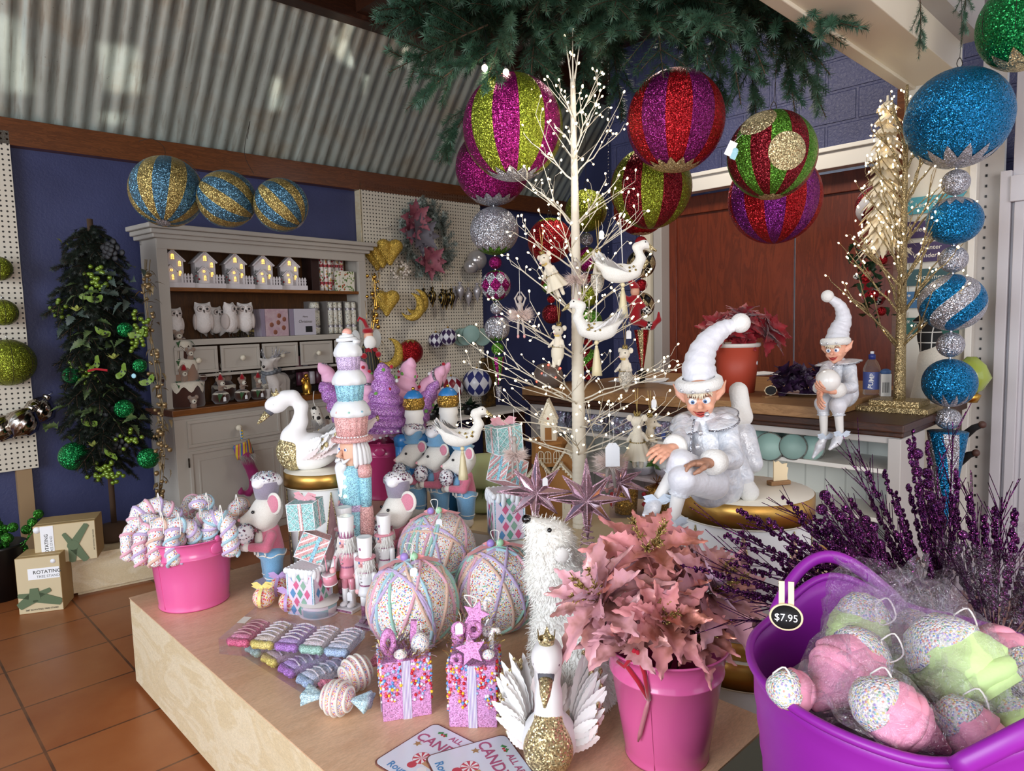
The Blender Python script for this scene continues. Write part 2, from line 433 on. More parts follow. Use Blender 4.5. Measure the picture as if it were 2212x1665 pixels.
LEDW=mat('white_led','#fff6e4',.3,emis=7,ecol='#fff0d4')
# ---------------------------------------------------------------- the room shell
VA,UB,UC=5.2,5.0,5.9 # long wall (v), counter wall (u), end wall (u)
def wall_blue(name,block=False):
 t=NT(name);co=t.co('Object')
 n1=t.noise(co,55,4,.6,.6);n2=t.noise(co,3,3)
 base=t.ramp(n2,[(.3,srgb('#33375c')),(.7,srgb('#3e436b'))])
 nm=t.bump(n1,.55 if block else .3,.012 if block else .006)
 if block:
  br=t.n('ShaderNodeTexBrick');mp=t.n('ShaderNodeMapping');mp.inputs['Rotation'].default_value=(pi/2,0,0);t.l(co,mp.inputs[0]);t.l(mp.outputs[0],br.inputs[0])
  br.inputs['Scale'].default_value=1;br.inputs['Brick Width'].default_value=.4;br.inputs['Row Height'].default_value=.21;br.inputs['Mortar Size'].default_value=.012;br.inputs['Mortar Smooth'].default_value=.4
  br.inputs[1].default_value=br.inputs[2].default_value=(1,1,1,1);br.inputs[3].default_value=(0,0,0,1)
  nm=t.bump(br.outputs[0],.8,.012,nm)
 t.set(Base_Color=base,Roughness=.5,Normal=nm);return t.m
BLUEW=wall_blue('painted_blue_render');BLUEB=wall_blue('painted_blue_block',True)
def tiles():
 t=NT('terracotta_floor_tile');co=t.co('Object')
 br=t.n('ShaderNodeTexBrick',offset=0.0);br.inputs['Scale'].default_value=1;br.inputs['Brick Width'].default_value=.4;br.inputs['Row Height'].default_value=.4
 br.inputs['Mortar Size'].default_value=.005;br.inputs[1].default_value=srgb('#9c5c32');br.inputs[2].default_value=srgb('#8e4e28');br.inputs[3].default_value=srgb('#4a2a1c');t.l(co,br.inputs[0])
 n=t.noise(co,7,5,.6);cc=t.mix(t.ramp(n,[(.35,(0,0,0,1)),(.75,(.45,.45,.45,1))]),br.outputs[0],srgb('#aa6e42'))
 t.set(Base_Color=cc,Roughness=.34,Normal=t.bump(br.outputs[1],-.3,.003));return t.m
def corrug():
 t=NT('weathered_zinc_sheet');co=t.co('Object')
 n=t.noise(co,2.2,5,.6,.4);st=t.noise(t.co('Object',(14,1.2,1)),3,4,.6);sp=t.noise(co,38,3,.7)
 c=t.ramp(n,[(.3,srgb('#b0b9ae')),(.5,srgb('#bec9c0')),(.7,srgb('#b3ae9a'))])
 c=t.mix(t.ramp(st,[(.52,(0,0,0,1)),(.7,(.55,.55,.55,1))]),c,srgb('#7a6a55'))
 c=t.mix(t.ramp(sp,[(.68,(0,0,0,1)),(.74,(.6,.6,.6,1))]),c,srgb('#4c4438'))
 t.set(Base_Color=c,Roughness=.36,Metallic=.5,Normal=t.bump(sp,.05,.003));return t.m
ZINC=corrug()
DARKWOOD=wood('dark_stained_beam','#4a2715','#331a0e',(1,8,8),.42)
BEAMW=wood('brown_varnished_beam','#7a4622','#5f3417',(1,9,9),.36,coat=.2)
REDWOOD=wood('red_mahogany_panel','#7c341a','#642812',(5,5,.7),.34,10,1.5,coat=.15)
BIRCH=wood('birch_plywood','#ebdcbd','#dfcba4',(1.2,1.2,3.2),.4,9,1.2)
BIRCHTOP=wood('birch_plywood_top','#e8c19c','#deb48e',(.8,2.6,1),.36,9,1.2)
OAK=wood('oak_worktop','#a57c51','#8f6841',(.8,6,6),.42,12)
PINE=wood('varnished_pine','#8a5526','#74441c',(1,8,8),.36,12)
def frame(o,org,rz):o.location=org;o.rotation_euler=(0,0,rz);return o
def struct(o,lab=None):o['kind']='structure';return o
# local frame for the room: x along u, y along v
m=MB();m.b2((-4,-5,-.1),(UC+.2,VA+.2,0));struct(frame(m.build('floor',tiles()),(0,0,0),RA))
m=MB();m.b2((-4,VA,0),(UC,VA+.15,2.9));struct(frame(m.build('wall_left',BLUEW),(0,0,0),RA))
m=MB();m.b2((UC,3.0,0),(UC+.15,VA,5.2));struct(frame(m.build('wall_end',BLUEW),(0,0,0),RA))
# counter wall (local x runs to the right when you face it)
m=MB()
m.b2((-3.85,0,0),(-3.36,.9,5.2));m.b2((-3.36,0,2.45),(-.9,.9,5.2));m.b2((-1.3,0,0),(-.4,.9,2.45))
struct(m.build('wall_back',BLUEB,loc=P(UB,0),rz=RB))
# red sliding doors in the counter wall with their white head casing
for i,(a,b)in enumerate(((-3.32,-2.26),(-2.25,-1.2))):
 m=MB();m.b2((a,.1,0),(b,.14,2.42));m.b2((a,.08,2.28),(b,.11,2.42));m.b2((a,.085,0),(a+.07,.11,2.28))if i==0 else None
 struct(m.build('door_%d'%(i+1),REDWOOD,loc=P(UB,0),rz=RB,bevel=.003))
m=MB();m.b2((-3.48,-.05,2.43),(-1.1,.05,2.54));m.b2((-3.5,-.07,2.54),(-1.08,.05,2.57));struct(m.build('trim_1',WHITE,loc=P(UB,0),rz=RB,bevel=.004))
m=MB();m.b2((-3.4,-.03,0),(-3.32,.1,2.43));struct(m.build('trim_2',GREYW,loc=P(UB,0),rz=RB,bevel=.004))
m=MB();m.b2((-3.52,-.045,.9),(-3.42,-.0,2.43),0)
struct(m.build('trim_3',CREAM,loc=P(UB,0),rz=RB))
# timber plate along the long wall, just below the roof sheets
m=MB();m.b2((-4,VA-.075,2.575),(UC,VA+.02,2.735));struct(frame(m.build('trim_4',BEAMW,bevel=.004),(0,0,0),RA))
# roof: corrugated sheets at 50 degrees, laid up from the plate
th=radians(50);Lr=1.25;pitch_=.1
m=MB()
def rf(a,b):
 u_=lerp(-2.2,UC,a);k=u_/pitch_;dz=.0095*sin(2*pi*k);s_=b*Lr
 return(u_,s_,dz+(.004 if int(k/9)%2 else 0))
m.grid(rf,800,8)
o=m.build('ceiling_roof_sheet',ZINC);o['kind']='structure'
o.matrix_world=RZ(RA)@T(0,VA-.0,2.715)@RX(pi-th);o.name='ceiling_1'
# head purlin and dark boarding above
vt,zt=VA-Lr*cos(th),2.715+Lr*sin(th)
m=MB();m.b2((-4,vt-.1,zt-.12),(UC,vt+.02,zt+.06));struct(frame(m.build('trim_5',DARKWOOD,bevel=.004),(0,0,0),RA))
m=MB();m.b2((-4,1.4,zt+.06),(UC+.2,vt+.05,zt+.12))
for i in range(8):m.b2((-3.5+i*1.25,1.4,zt-.08),(-3.4+i*1.25,vt,zt+.06))
struct(frame(m.build('ceiling_2',DARKWOOD),(0,0,0),RA))
# white boxed header running out from the counter wall, and the pale bulkhead to its right
m=MB();m.b2((-1.2,.985,2.6),(4.1,1.235,3.15));m.b2((-1.2,1.19,2.585),(4.1,1.25,2.62));struct(frame(m.build('ceiling_3',CREAM,bevel=.004),(0,0,0),RA))
m=MB();m.b2((-4,-4,3.0),(5,.985,3.1));m.b2((-1.2,.9,2.75),(4.1,.985,3.05));m.b2((-4,.985,zt+.05),(5,1.45,zt+.12));m.b2((-1.2,1.0,3.15),(4.1,1.2,zt+.06))
struct(frame(m.build('ceiling_4',GREYW),(0,0,0),RA))
# white end panel under the header, slotted upright, boarded wall to its right (facing the room)
PU=4.1
WALLW=mat('warm_white_panel','#e4ded0',.5)
m=MB();m.b2((-1.235,0,0),(-.93,.05,2.62));struct(m.build('wall_panel',WALLW,loc=P(PU,0),rz=RB));
m=MB();m.b2((-1.27,-.02,.3),(-1.235,.9,2.6));struct(m.build('trim_6',BEAMW,loc=P(PU,0),rz=RB))
m=MB();m.b2((-.93,-.03,0),(-.90,.05,2.6))
struct(m.build('trim_7',WHITE,loc=P(PU,0),rz=RB,bevel=.003))
m=MB();m.b2((-.90,.02,0),(-.80,.06,2.75))
for k in range(46):m.box((-.87,.018,.25+k*.05),(.008,.006,.012),1)
struct(m.build('wall_slotted',[GREYW,BLACK],loc=P(PU,0),rz=RB))
m=MB();m.b2((-.80,-.05,0),(-.755,.06,2.1));m.b2((-.755,-.02,0),(.9,.06,3.1));m.b2((-.755,-.07,1.95),(.5,0,2.07));m.b2((-.74,-.05,0),(-.70,0,1.95))
for k in range(7):m.b2((-.68+k*.12,-.03,0),(-.57+k*.12,-.01,1.94))
struct(m.build('wall_right',mat('lavender_white_board','#c3bfc4',.5),loc=P(PU,0),rz=RB,bevel=.003))
# pegboards on the long wall
def pegmat():
 t=NT('perforated_hardboard');v=t.vor(t.co('Object',(1,.001,1)),33,rnd_=0)
 f=t.ramp(v.outputs['Distance'],[(.17,srgb('#241d18')),(.22,srgb('#d9cfbd'))]);t.set(Base_Color=f,Roughness=.55);return t.m
PEG=pegmat()
def pegboard(u0,u1,z0,z1,lab):
 t=thing('pegboard',lab,'pegboard',P(u0,VA),RA)
 m=MB();m.b2((0,-.075,z0),(u1-u0,-.06,z1));m.build('panel',PEG,t)
 m=MB();m.b2((-.006,-.075,z0),(.012,0,z1));m.b2((u1-u0-.03,-.06,z0),(u1-u0,0,z1));m.b2((.01,-.055,z0),(u1-u0-.03,0,z0+.03));m.b2((.01,-.055,z1-.03),(u1-u0-.03,0,z1));m.build('batten',BIRCH,t)
 return t
pegboard(-.6,.835,.62,2.655,'white perforated pegboard at the far left of the long blue wall, holding lime balls')
pegboard(3.24,4.58,.62,2.645,'big white perforated pegboard right of the dresser, holding a wreath and many baubles')
m=MB();m.b2((.72,VA-.06,0),(.80,VA-.01,.62));struct(frame(m.build('trim_8',mat('raw_timber','#9c7f5c',.6)),(0,0,0),RA))
m=MB();m.b2((-.6,VA-.4,0),(.7,VA-.36,.1));o=m.build('display_rail',BIRCH,bevel=.003);frame(o,(0,0,0),RA);props(o,'low pale timber rail on the floor behind the front cardboard box','rail')
# ---------------------------------------------------------------- plinth, tier, counter, dresser, drums
PZ=.373
# plinth: corner at u=.77 v=3.06, runs 2.26 m towards the camera
m=MB();m.b2((.765,.80,.02),(1.70,3.06,PZ-.004));m.b2((.79,.83,0),(1.67,3.03,.02),0)
o=m.build('display_plinth',[BIRCH],bevel=.002);frame(o,(0,0,0),RA)
pl=props(o,'long low birch plywood plinth on the tiled floor, carrying the pastel sweets display','plinth')
m=MB();m.b2((.763,.798,PZ-.004),(1.702,3.062,PZ));child(m.build('top',BIRCHTOP),o)
# second white tier standing on the plinth's far side
TZ=.55
tc=Wz(1268,1184,TZ);tl=Wz(1000,1141,TZ);td=(tl-tc).normalized();tn=Vector((td.y,-td.x,0));tn=tn if tn.y>0 else-tn
tr_=atan2(-td.y,-td.x)
def TP(a,b,z=0):return tc-td*a+tn*b+Vector((0,0,z)) # a to the right of the corner, b to the back
m=MB();m.b2((-1.3,0,0),(.12,.8,TZ-.012))
o=m.build('display_riser',WHITE,bevel=.003,loc=(tc.x,tc.y,0),rz=tr_);props(o,'white painted riser box behind the plinth, under the white twig tree','riser')
t2=MB();t2.b2((-1.302,-.002,TZ-.012),(.122,.802,TZ));child(t2.build('top',mat('pale_birch_top','#d8c4a0',.4,bump=.05)),o)
# counter with oak top
CU=3.05
ct=thing('service_counter','long shop counter with oak worktop and white boarded front before the red doors','counter',P(CU,0),RB)
m=MB();m.b2((-3.03,-.04,.995),(-1.2,.42,1.045));m.b2((-2.95,.42,.995),(-1.2,1.28,1.045));m.build('worktop',OAK,ct,bevel=.003)
m=MB();m.b2((-3.06,-.015,.958),(-.89,.95,.993));m.b2((-3.03,.01,.935),(-.90,.9,.958));m.build('dark_moulding',DARKWOOD,ct,bevel=.006)
BOARD=striped('white_beaded_board',['#b9bcb6']+['#d3d6cf']*11,10.5,0,.5)
m=MB();m.b2((-3.0,.32,.06),(-.93,.34,.93));m.build('beadboard',BOARD,ct)
m=MB();m.b2((-3.02,.03,.905),(-.92,.06,.935));m.b2((-.96,.02,0),(-.91,.34,.93));m.b2((-3.02,.02,0),(-2.97,.34,.93));m.b2((-2.0,.02,0),(-1.96,.34,.93));m.build('front_frame',GREYW,ct,bevel=.003)
m=MB();m.b2((-3.0,.03,.775),(-.93,.33,.795));m.build('shelf',WHITE,ct,bevel=.003)
m=MB();m.b2((-3.0,.04,.56),(-.93,.33,.58));m.build('shelf',WHITE,ct,bevel=.003)
m=MB();m.b2((-3.0,.1,0),(-.93,.33,.1));m.build('kickboard',GREYW,ct)
# dresser
DP=Wz(372,888,.94);DAZ=radians(52)
dr=thing('painted_dresser','tall grey painted dresser with open shelves, small drawers and a wooden worktop','dresser',(DP.x,DP.y,0),DAZ)
DG=mat('dresser_grey_paint','#b8b1a7',.48,bump=.05,bscale=70)
def DL(x,y,z=0): # point on the dresser: x along the front, y to the back
 return Vector((DP.x+x*cos(DAZ)-y*sin(DAZ),DP.y+x*sin(DAZ)+y*cos(DAZ),z))
def panelfront(m,x0,x1,z0,z1,y,fr=.02,rec=.012):
 m.b2((x0,y-.012,z0),(x1,y,z0+fr));m.b2((x0,y-.012,z1-fr),(x1,y,z1));m.b2((x0,y-.012,z0+fr),(x0+fr,y,z1-fr));m.b2((x1-fr,y-.012,z0+fr),(x1,y,z1-fr));m.b2((x0+fr,y-.003,z0+fr),(x1-fr,y+.004,z1-fr))
W_=1.72
m=MB();m.b2((.02,.03,.06),(W_,.05,.90));m.b2((.02,.05,.0),(.05,.36,.9));m.b2((W_-.03,.05,0),(W_,.36,.9));m.b2((.02,.04,0),(W_,.08,.1));m.b2((.0,.02,0),(.06,.05,.1));m.b2((.02,.34,0),(W_,.36,.9));m.b2((.015,.025,.875),(W_+.005,.06,.9));m.build('base_cabinet',DG,dr,bevel=.002)
m=MB();m.b2((0,0,.9),(W_+.02,.37,.94));m.build('worktop',PINE,dr,bevel=.004)
HY=.12
m=MB();m.b2((.03,HY,.94),(.07,.34,2.03));m.b2((W_-.05,HY,.94),(W_-.01,.34,2.03));m.b2((.025,HY-.01,.94),(.095,HY+.02,2.03));m.b2((W_-.075,HY-.01,.94),(W_-.005,HY+.02,2.03));m.b2((.03,HY-.012,1.965),(W_-.01,HY+.02,2.04));m.b2((.03,HY-.008,1.345),(W_-.01,HY+.01,1.375));m.b2((.03,HY-.008,1.13),(W_-.01,HY+.01,1.15));m.b2((.75,HY,.94),(.79,.31,1.14))
m.b2((.03,.31,2.0),(W_-.01,.34,2.05));m.build('hutch',DG,dr,bevel=.002)
m=MB();m.b2((.05,.31,.94),(W_-.03,.33,2.0))
bk=m.build('back_boards',wood('dark_pine_back','#5a3716','#452a11',(8,1,1),.5,10),dr)
m=MB()
for(z,o_)in((2.03,.0),(2.055,.022),(2.085,.045)):m.b2((.0-o_,HY-.035-o_,z),(W_+.03+o_,.36,z+.03))
m.build('cornice',DG,dr,bevel=.006)
m=MB();m.b2((.07,HY+.005,1.70),(W_-.05,.31,1.724));m.build('shelf',PINE,dr,bevel=.003)
m=MB();m.b2((.05,HY-.006,1.360),(W_-.03,.31,1.384));m.build('shelf',DG,dr,bevel=.003)
nd=5;dw=(W_-.13)/nd
for i in range(nd):
 m=MB();x0=.075+i*dw+.012;panelfront(m,x0,x0+dw-.024,1.16,1.335,HY-.012);d=m.build('drawer',DG,dr,bevel=.0015)
 m=MB();m.lathe([(.008,0),(.009,.014),(.018,.02),(.02,.03),(.014,.038),(0,.04)],0,14,T(x0+dw/2-.012,HY-.018,1.245)@RX(pi/2));m.build('knob',CREAM,d)
m=MB();m.b2((.05,HY+.01,1.13),(W_-.03,.31,1.14));m.build('drawer_floor',DG,dr)
for x0,x1 in((.10,.78),(.84,W_-.06)):
 m=MB();panelfront(m,x0,x1,.685,.86,.03);d=m.build('drawer',DG,dr,bevel=.0015)
 m=MB();m.lathe([(.009,0),(.01,.014),(.02,.02),(.022,.032),(.015,.042),(0,.044)],0,14,T((x0+x1)/2+.0,.02,.775)@RX(pi/2));m.build('knob',CREAM,d)
 m=MB();panelfront(m,x0,x1,.13,.66,.03);panelfront(m,x0+.06,x1-.06,.19,.60,.036,.012);d=m.build('door',DG,dr,bevel=.0015)
 m=MB();m.cyl((x0-.008,.015,.56),(x0-.008,.015,.62),.005);m.build('hinge',WIRE,d)
# round gift-box drums with gold bands and pink triangles
CARD=mat('white_card','#e7e6e6',.5);PINKTRI=wood('dusty_pink_triangle','#b98e8c','#a67b7c',(1,1,.3),.5,20)
def drum(loc,r,h,lid,lab,rz=0,tri=True,foot=True):
 t=thing('gift_drum',lab,'drum',loc,rz)
 m=MB();m.lathe([(r-.012,0),(r-.012,h-.01)],0,64);m.build('body',CARD,t)
 m=MB();m.lathe([(r-.01,h-lid),(r,h-lid),(r,h-.002),(r-.004,h)],0,64,cap=(False,False));m.build('gold_band',GOLDMATT,t)
 m=MB();m.lathe([(0,h-.003),(r-.003,h-.003),(r-.003,h),(0,h+.001)],0,64);m.lathe([(r-.012,h-lid-.004),(r+.001,h-lid-.004),(r+.001,h-lid+.001)],0,64,cap=(False,False));m.build('lid',mat('cream_card','#e9e2d2',.5),t)
 if foot:
  m=MB();m.lathe([(r-.012,0),(r-.009,.002),(r-.009,.055),(r-.012,.057)],0,64,cap=(False,False));m.build('gold_band',GOLDMATT,t)
 if tri:
  for k in range(8):
   a0=k*pi/4;m=MB();N=6
   def fn(u_,v_):
    a=a0+(u_-.5)*.62*(1-v_);return((r-.0095)*cos(a),(r-.0095)*sin(a),.06+v_*(h-lid-.075))
   m.grid(fn,N,10,0)
   m.build('triangle',PINKTRI,t)
   m=MB()
   for s_ in(-.5,.5):m.tube([((r-.009)*cos(a0+s_*.62*(1-q/8)),(r-.009)*sin(a0+s_*.62*(1-q/8)),.06+q/8*(h-lid-.075))for q in range(9)],.0022,0,5)
   m.build('cord_edge',G_PGOLD,t)
 return t
D1=Wz(1592,1432,.375);DRZ=.88
dc=CPOS+(Wd(1608,1062,2.27)-CPOS);dc.z=0
drum((dc.x,dc.y,.0),.228,.372,.085,'lower white drum box with a gold lid, standing on the floor under the tall drum',tri=False,foot=False)
drum((dc.x,dc.y,.373),.218,.50,.075,'large white and gold drum with pink triangles, carrying the big seated elf',rz=.45)
DTOP=.874
d2=Wd(700,1045,2.95)
drum((d2.x,d2.y,PZ),.165,.47,.06,'smaller white and gold drum with pink triangles, under the white swan at the left',rz=-.35,foot=True)
D2TOP=PZ+.471
# stand for the purple tub (olive painted cube)
m=MB();e=Wz(1545,1665,.56);g=Wz(1640,1583,.56);az_=atan2((g-e).y,(g-e).x)
m.b2((-.4,-.8,0),(.62,0,.555));o=m.build('display_cube',mat('olive_paint','#57594a',.55,bump=.05),bevel=.003,loc=(e.x,e.y,0),rz=az_)
props(o,'olive painted display cube in the near corner, under the purple tub','display cube');TUBZ=.556
# low plywood bench along the left wall
a=Wz(160,1290,0);b=Wz(340,1252,0);d=(b-a).normalized();rzb=atan2(d.y,d.x)
m=MB();m.b2((0,0,.02),(.8,.36,.225));m.b2((.02,.02,0),(.78,.34,.02));o=m.build('plywood_bench',BIRCH,loc=(a.x,a.y,0),rz=rzb,bevel=.002)
props(o,'low plywood bench on the floor beneath the green tree, in front of the dresser end','bench');BEN=(a,d,rzb)
print('drum',tuple(dc),tuple(d2),'tier',tuple(tc),tuple(tl),'bench',tuple(a))
# ---------------------------------------------------------------- giant baubles and finial strings
def b_stripes(r,mats,n,M=None,sq=1.0,twist=0):
 m=MB();K=8 if n>12 else 10;nv=40
 prof=[(max(r*sin(pi*j/nv),1e-4),-r*sq*cos(pi*j/nv))for j in range(nv+1)]
 if twist:
  vs=[];fs=[];ms=[];N=n*K
  for j,(q,z)in enumerate(prof):
   for i in range(N):
    a=2*pi*i/N+twist*z/r;vs.append((q*cos(a),q*sin(a),z))
  for j in range(nv):
   for i in range(N):k=(i+1)%N;fs.append((j*N+i,j*N+k,(j+1)*N+k,(j+1)*N+i));ms.append((i//K)%len(mats))
  m.add(vs,fs,ms,True,M)
 else:m.lathe(prof,0,n*K,M,(False,False),mf=lambda i,j:(i//K)%len(mats))
 return m
def b_diamond(r,M_,rows,c0=0,c1=1,zoff=0,m=None):
 m=m or MB();R=rows+1;vs=[];fs=[];ms=[]
 def pt(i,j,half=0):
  th_=pi*(.03+.94*j/R);a=2*pi*(i+.5*(j%2))/M_;return(r*sin(th_)*cos(a),r*sin(th_)*sin(a),zoff-r*cos(th_))
 sub=4
 for j in range(0,R-1):
  for i in range(M_):
   # diamond between rows j, j+1, j+2, curved by bilinear patches pushed to the sphere
   A=Vector(pt(i,j));C_=Vector(pt(i,j+2));o=j%2
   B=Vector(pt(i+o,j+1));D=Vector(pt(i-1+o,j+1));b=len(vs);ce=Vector((0,0,zoff))
   for q in range(sub+1):
    for p in range(sub+1):
     s_,t=p/sub,q/sub;X=A*(1-s_)*(1-t)+B*s_*(1-t)+C_*s_*t+D*(1-s_)*t;X=ce+(X-ce).normalized()*r;vs.append(X)
   for q in range(sub):
    for p in range(sub):k=b+q*(sub+1)+p;fs.append((k,k+1,k+sub+2,k+sub+1));ms.append(c0 if j%2 else c1)
 m.add(vs,fs,ms);return m
def b_star(r,n,inner,outer,top=False,sq=1.0,zoff=0,m=None,rr=1.012):
 """jagged glitter cap wrapped on a pole; inner/outer are angles from the pole"""
 m=m or MB();N=2*n;K=7;vs=[];fs=[];sg=1 if top else-1
 for k in range(K+1):
  for i in range(N*2):
   a=2*pi*i/(N*2);ph=(i%4);f=(0,.5,1,.5)[ph];th_=lerp(inner,outer,f)*k/K
   vs.append((r*rr*sin(th_)*cos(a),r*rr*sin(th_)*sin(a),zoff+sg*r*rr*sq*cos(th_)))
 for k in range(K):
  for i in range(N*2):
   j=(i+1)%(N*2);q=(k*N*2+i,k*N*2+j,(k+1)*N*2+j,(k+1)*N*2+i);fs.append(q if not top else q[::-1])
 m.add(vs,fs,0);return m
def wire_loop(r,m=None,z0=0,up=.25):
 m=m or MB();m.tube([(.0,0,z0-.004),(.012,0,z0+.02),(.0,0,z0+.045),(-.012,0,z0+.02),(0,0,z0-.002)],.0018,0,5)
 m.tube([(0,0,z0+.04),(.004,0,z0+.04+up*.5),(0,0,z0+.04+up)],.0012,0,5);return m
def seams(r,n,m=None,sq=1.0,zoff=0):
 m=m or MB()
 for k in range(n):
  a=2*pi*k/n;m.tube([(r*1.002*sin(t)*cos(a),r*1.002*sin(t)*sin(a),zoff-r*1.002*sq*cos(t))for t in np.linspace(.25,pi-.15,18)],.0013,0,4)
 return m
def big_ball(name,lab,px,py,rpx,Y,stripes,n,star=None,sarg=(12,.42,.62),rot=(0,0,0),sq=1.0,group=None,up=.3,twist=0,dots=(),cat='bauble',loc=None,r=None,startop=None):
 c=loc or Wd(px,py,Y);r=r or rpx*(c-CPOS).dot(_F)/FPX
 t=thing(name,lab,cat,c,group=group,rot=rot)
 b=b_stripes(r,stripes,n,None,sq,twist).build('body',stripes,t)
 if len(stripes)==1:seams(r,8).build('seam',mat('dark_seam','#22060f',.8),t)
 if star:b_star(r,*sarg,sq=sq).build('star_cap',star,t)
 if startop:b_star(r,*sarg,sq=sq,top=True).build('star_cap',startop,t)
 for(la,lo_,dr_,mt)in dots:
  m=MB();ax=Matrix.Rotation(lo_,4,'Z')@Matrix.Rotation(pi/2-la,4,'Y')
  m.lathe([(r*1.012*sin(q*dr_/6),r*1.012*cos(q*dr_/6))for q in range(7)][::-1],0,32,ax,(False,False));m.build('disc_patch',mt,t)
 if up:wire_loop(r,z0=r*sq,up=up).build('hanging_wire',WIRE,t)
 return t
HB='large glitter balls hanging under the fir branches'
big_ball('striped_bauble','giant magenta and lime striped glitter ball hanging beside the tip of the white tree',1108,276,108,3.1,[G_MAG,G_LIME],12,G_SILV,(12,.40,.62),(0,0,.12),1.03,HB)
big_ball('striped_bauble','giant red and purple striped glitter ball with gold zigzag cap, highest right of the tree',1459,261,104,3.05,[G_RED,G_PURP],12,G_PGOLD,(14,.42,.6),(0,.04,.1),1.03,HB)
big_ball('striped_bauble','lime and red striped glitter ball hanging below the red and purple gold-capped one',1406,406,87,3.62,[G_LIME,G_DRED],12,None,rot=(.1,0,.1),group=HB)
SPB=big_ball('spotted_bauble','red and green striped glitter ball with round gold patches and a paper tag',1667,335,93,3.05,[G_GREEN,G_DRED],14,G_PGOLD,(10,.24,.3),(-.1,.05,-.15),1.0,HB,dots=((-.22,-1.42,.42,G_PGOLD),(.62,-2.2,.42,G_PGOLD)))
big_ball('striped_bauble','red and purple striped glitter ball hanging lowest, in front of the red doors',1673,428,97,3.6,[G_RED,G_LILAC if False else glitter('violet_glitter','#7a1a7c',330)],14,None,rot=(0,0,.1),group=HB)
tg=Wd(1606,338,2.78);tt=child(thing('price_tag',None,None,tg-SPB.location,rot=(0,.4,.1)),SPB);tt.matrix_parent_inverse=Matrix.Rotation(0,4,'Z')
m=MB();m.box((0,0,0),(.032,.0012,.06));m.build('card',PAPER,tt)
m=MB();m.tube([(0,0,.03),(.01,.01,.06),(.02,.03,.085)],.0008,0,4);m.build('thread',STRING,tt)
m=MB();m.box((.022,0,-.02),(.022,.003,.03));m.sph((.02,0,.0),(.012,.004,.012));m.build('motif',mat('pale_blue_card','#9fd0dc',.5),tt)
big_ball('star_bauble','emerald glitter ball with a jagged gold cap at the top right corner by the ceiling',2212,52,90,2.9,[G_EMER],12,G_PGOLD,(9,.5,.85),(0,0,0),1.05,up=.4)
# balls on top of the dresser
DB='blue and gold striped balls on the dresser top'
for px,py,rp,x,rot,lab in((360,414,75,.30,(-.35,.1,.3),'largest blue and gold striped glitter ball, leftmost on the dresser top'),
  (490,430,61,.76,(.3,2.2,.7),'middle blue and gold striped glitter ball of three on the dresser top'),
  (607,443,57,1.16,(.3,2.45,.6),'rightmost blue and gold striped glitter ball on the dresser top')):
 # seat the ball on the cornice: pick the distance at which it touches the top
 for Y in np.linspace(3.6,5.2,200):
  c=Wd(px,py,Y);r=rp*(c-CPOS).dot(_F)/FPX
  if c.z-r<2.118:break
 t=big_ball('striped_bauble',lab,0,0,0,0,[G_STEEL,G_GOLD],14,None,rot=rot,group=DB,up=0,loc=Wd(px,py,Y),r=r)
 b_star(r,14,.18,.2,top=True).build('pole_cap',G_SILV,t);b_star(r,14,.18,.2).build('pole_cap',G_SILV,t)
# finial strings: (kind, rpx, gap) from the top down along a straight line
def string_of(name,lab,x0,y0,Y,items,slope=0,cat='hanging ornament',group=None,up=.4):
 c0=Wd(x0,y0,Y);k=(c0-CPOS).dot(_F)/FPX
 t=thing(name,lab,cat,c0,group=group);z=0;first=True
 for it in items:
  kind,rp=it[0],it[1];r=rp*k
  if first:zc=0
  else:zc=z-r*(it[3]if len(it)>3 else 1)-.006
  sq=it[3]if len(it)>3 else 1.0
  if kind=='ball':
   m=MB();m.sph((0,0,zc),(r,r,r*sq),0,32,20);b=m.build('ball',it[2],t)
   if r>.08:seams(r,8,sq=sq,zoff=zc).build('seam',mat('dark_seam','#22060f',.8),b)
  elif kind=='star':
   m=MB();m.sph((0,0,zc),(r,r,r*sq),0,40,24);b=m.build('ball',it[2][0],t);tp=it[4]if len(it)>4 else False
   b_star(r,12 if r>.1 else 9,*(it[5]if len(it)>5 else(.5,.8)),top=tp,sq=sq,zoff=zc,rr=1.01).build('star_cap',it[2][1],b)
   if len(it[2])>2:b_star(r,9,.35,.62,top=not tp,sq=sq,zoff=zc,rr=1.01).build('star_cap',it[2][2],b)
  elif kind=='diamond':
   b=b_diamond(r,8 if len(it)<5 else it[4],5,zoff=zc).build('ball',list(it[2][:2]),t)
   if len(it[2])>2:
    for tp in(0,1):b_star(r,9,.35,.6,top=bool(tp),zoff=zc).build('star_cap',it[2][2],b)
  elif kind=='swirl':
   b=b_stripes(r,list(it[2]),8,T(0,0,zc),sq,1.15).build('ball',list(it[2]),t)
  elif kind=='cone':
   h=it[3]*k;n=8;m=MB();K=6;N=n*K;nv=16
   zc=z;vs=[];fs=[];ms=[]
   for j in range(nv+1):
    f=j/nv;q=r*(1-.8*f)
    for i in range(N):a=2*pi*i/N+f*(it[4]if len(it)>4 else .9);vs.append((q*cos(a),q*sin(a),zc-.01-h*f))
   for j in range(nv):
    for i in range(N):kk=(i+1)%N;fs.append((j*N+i,(j+1)*N+i,(j+1)*N+kk,j*N+kk));ms.append((i//K)%len(it[2]))
   fs.append(tuple(range(N)));ms.append(0);fs.append(tuple(range((nv+1)*N-1,nv*N-1,-1)));ms.append(0)
   m.add(vs,fs,ms);m.build('cone',list(it[2]),t);z=zc-.01-h;first=False;continue
  if not first:
   m=MB();m.cyl((0,0,zc+r*sq-.004),(0,0,z+.004),.006,None,0,8);m.build('bead',SILVERM,t)
  else:wire_loop(r,z0=r*sq,up=up).build('hanging_wire',WIRE,t)
  z=zc-r*sq;first=False
 return t
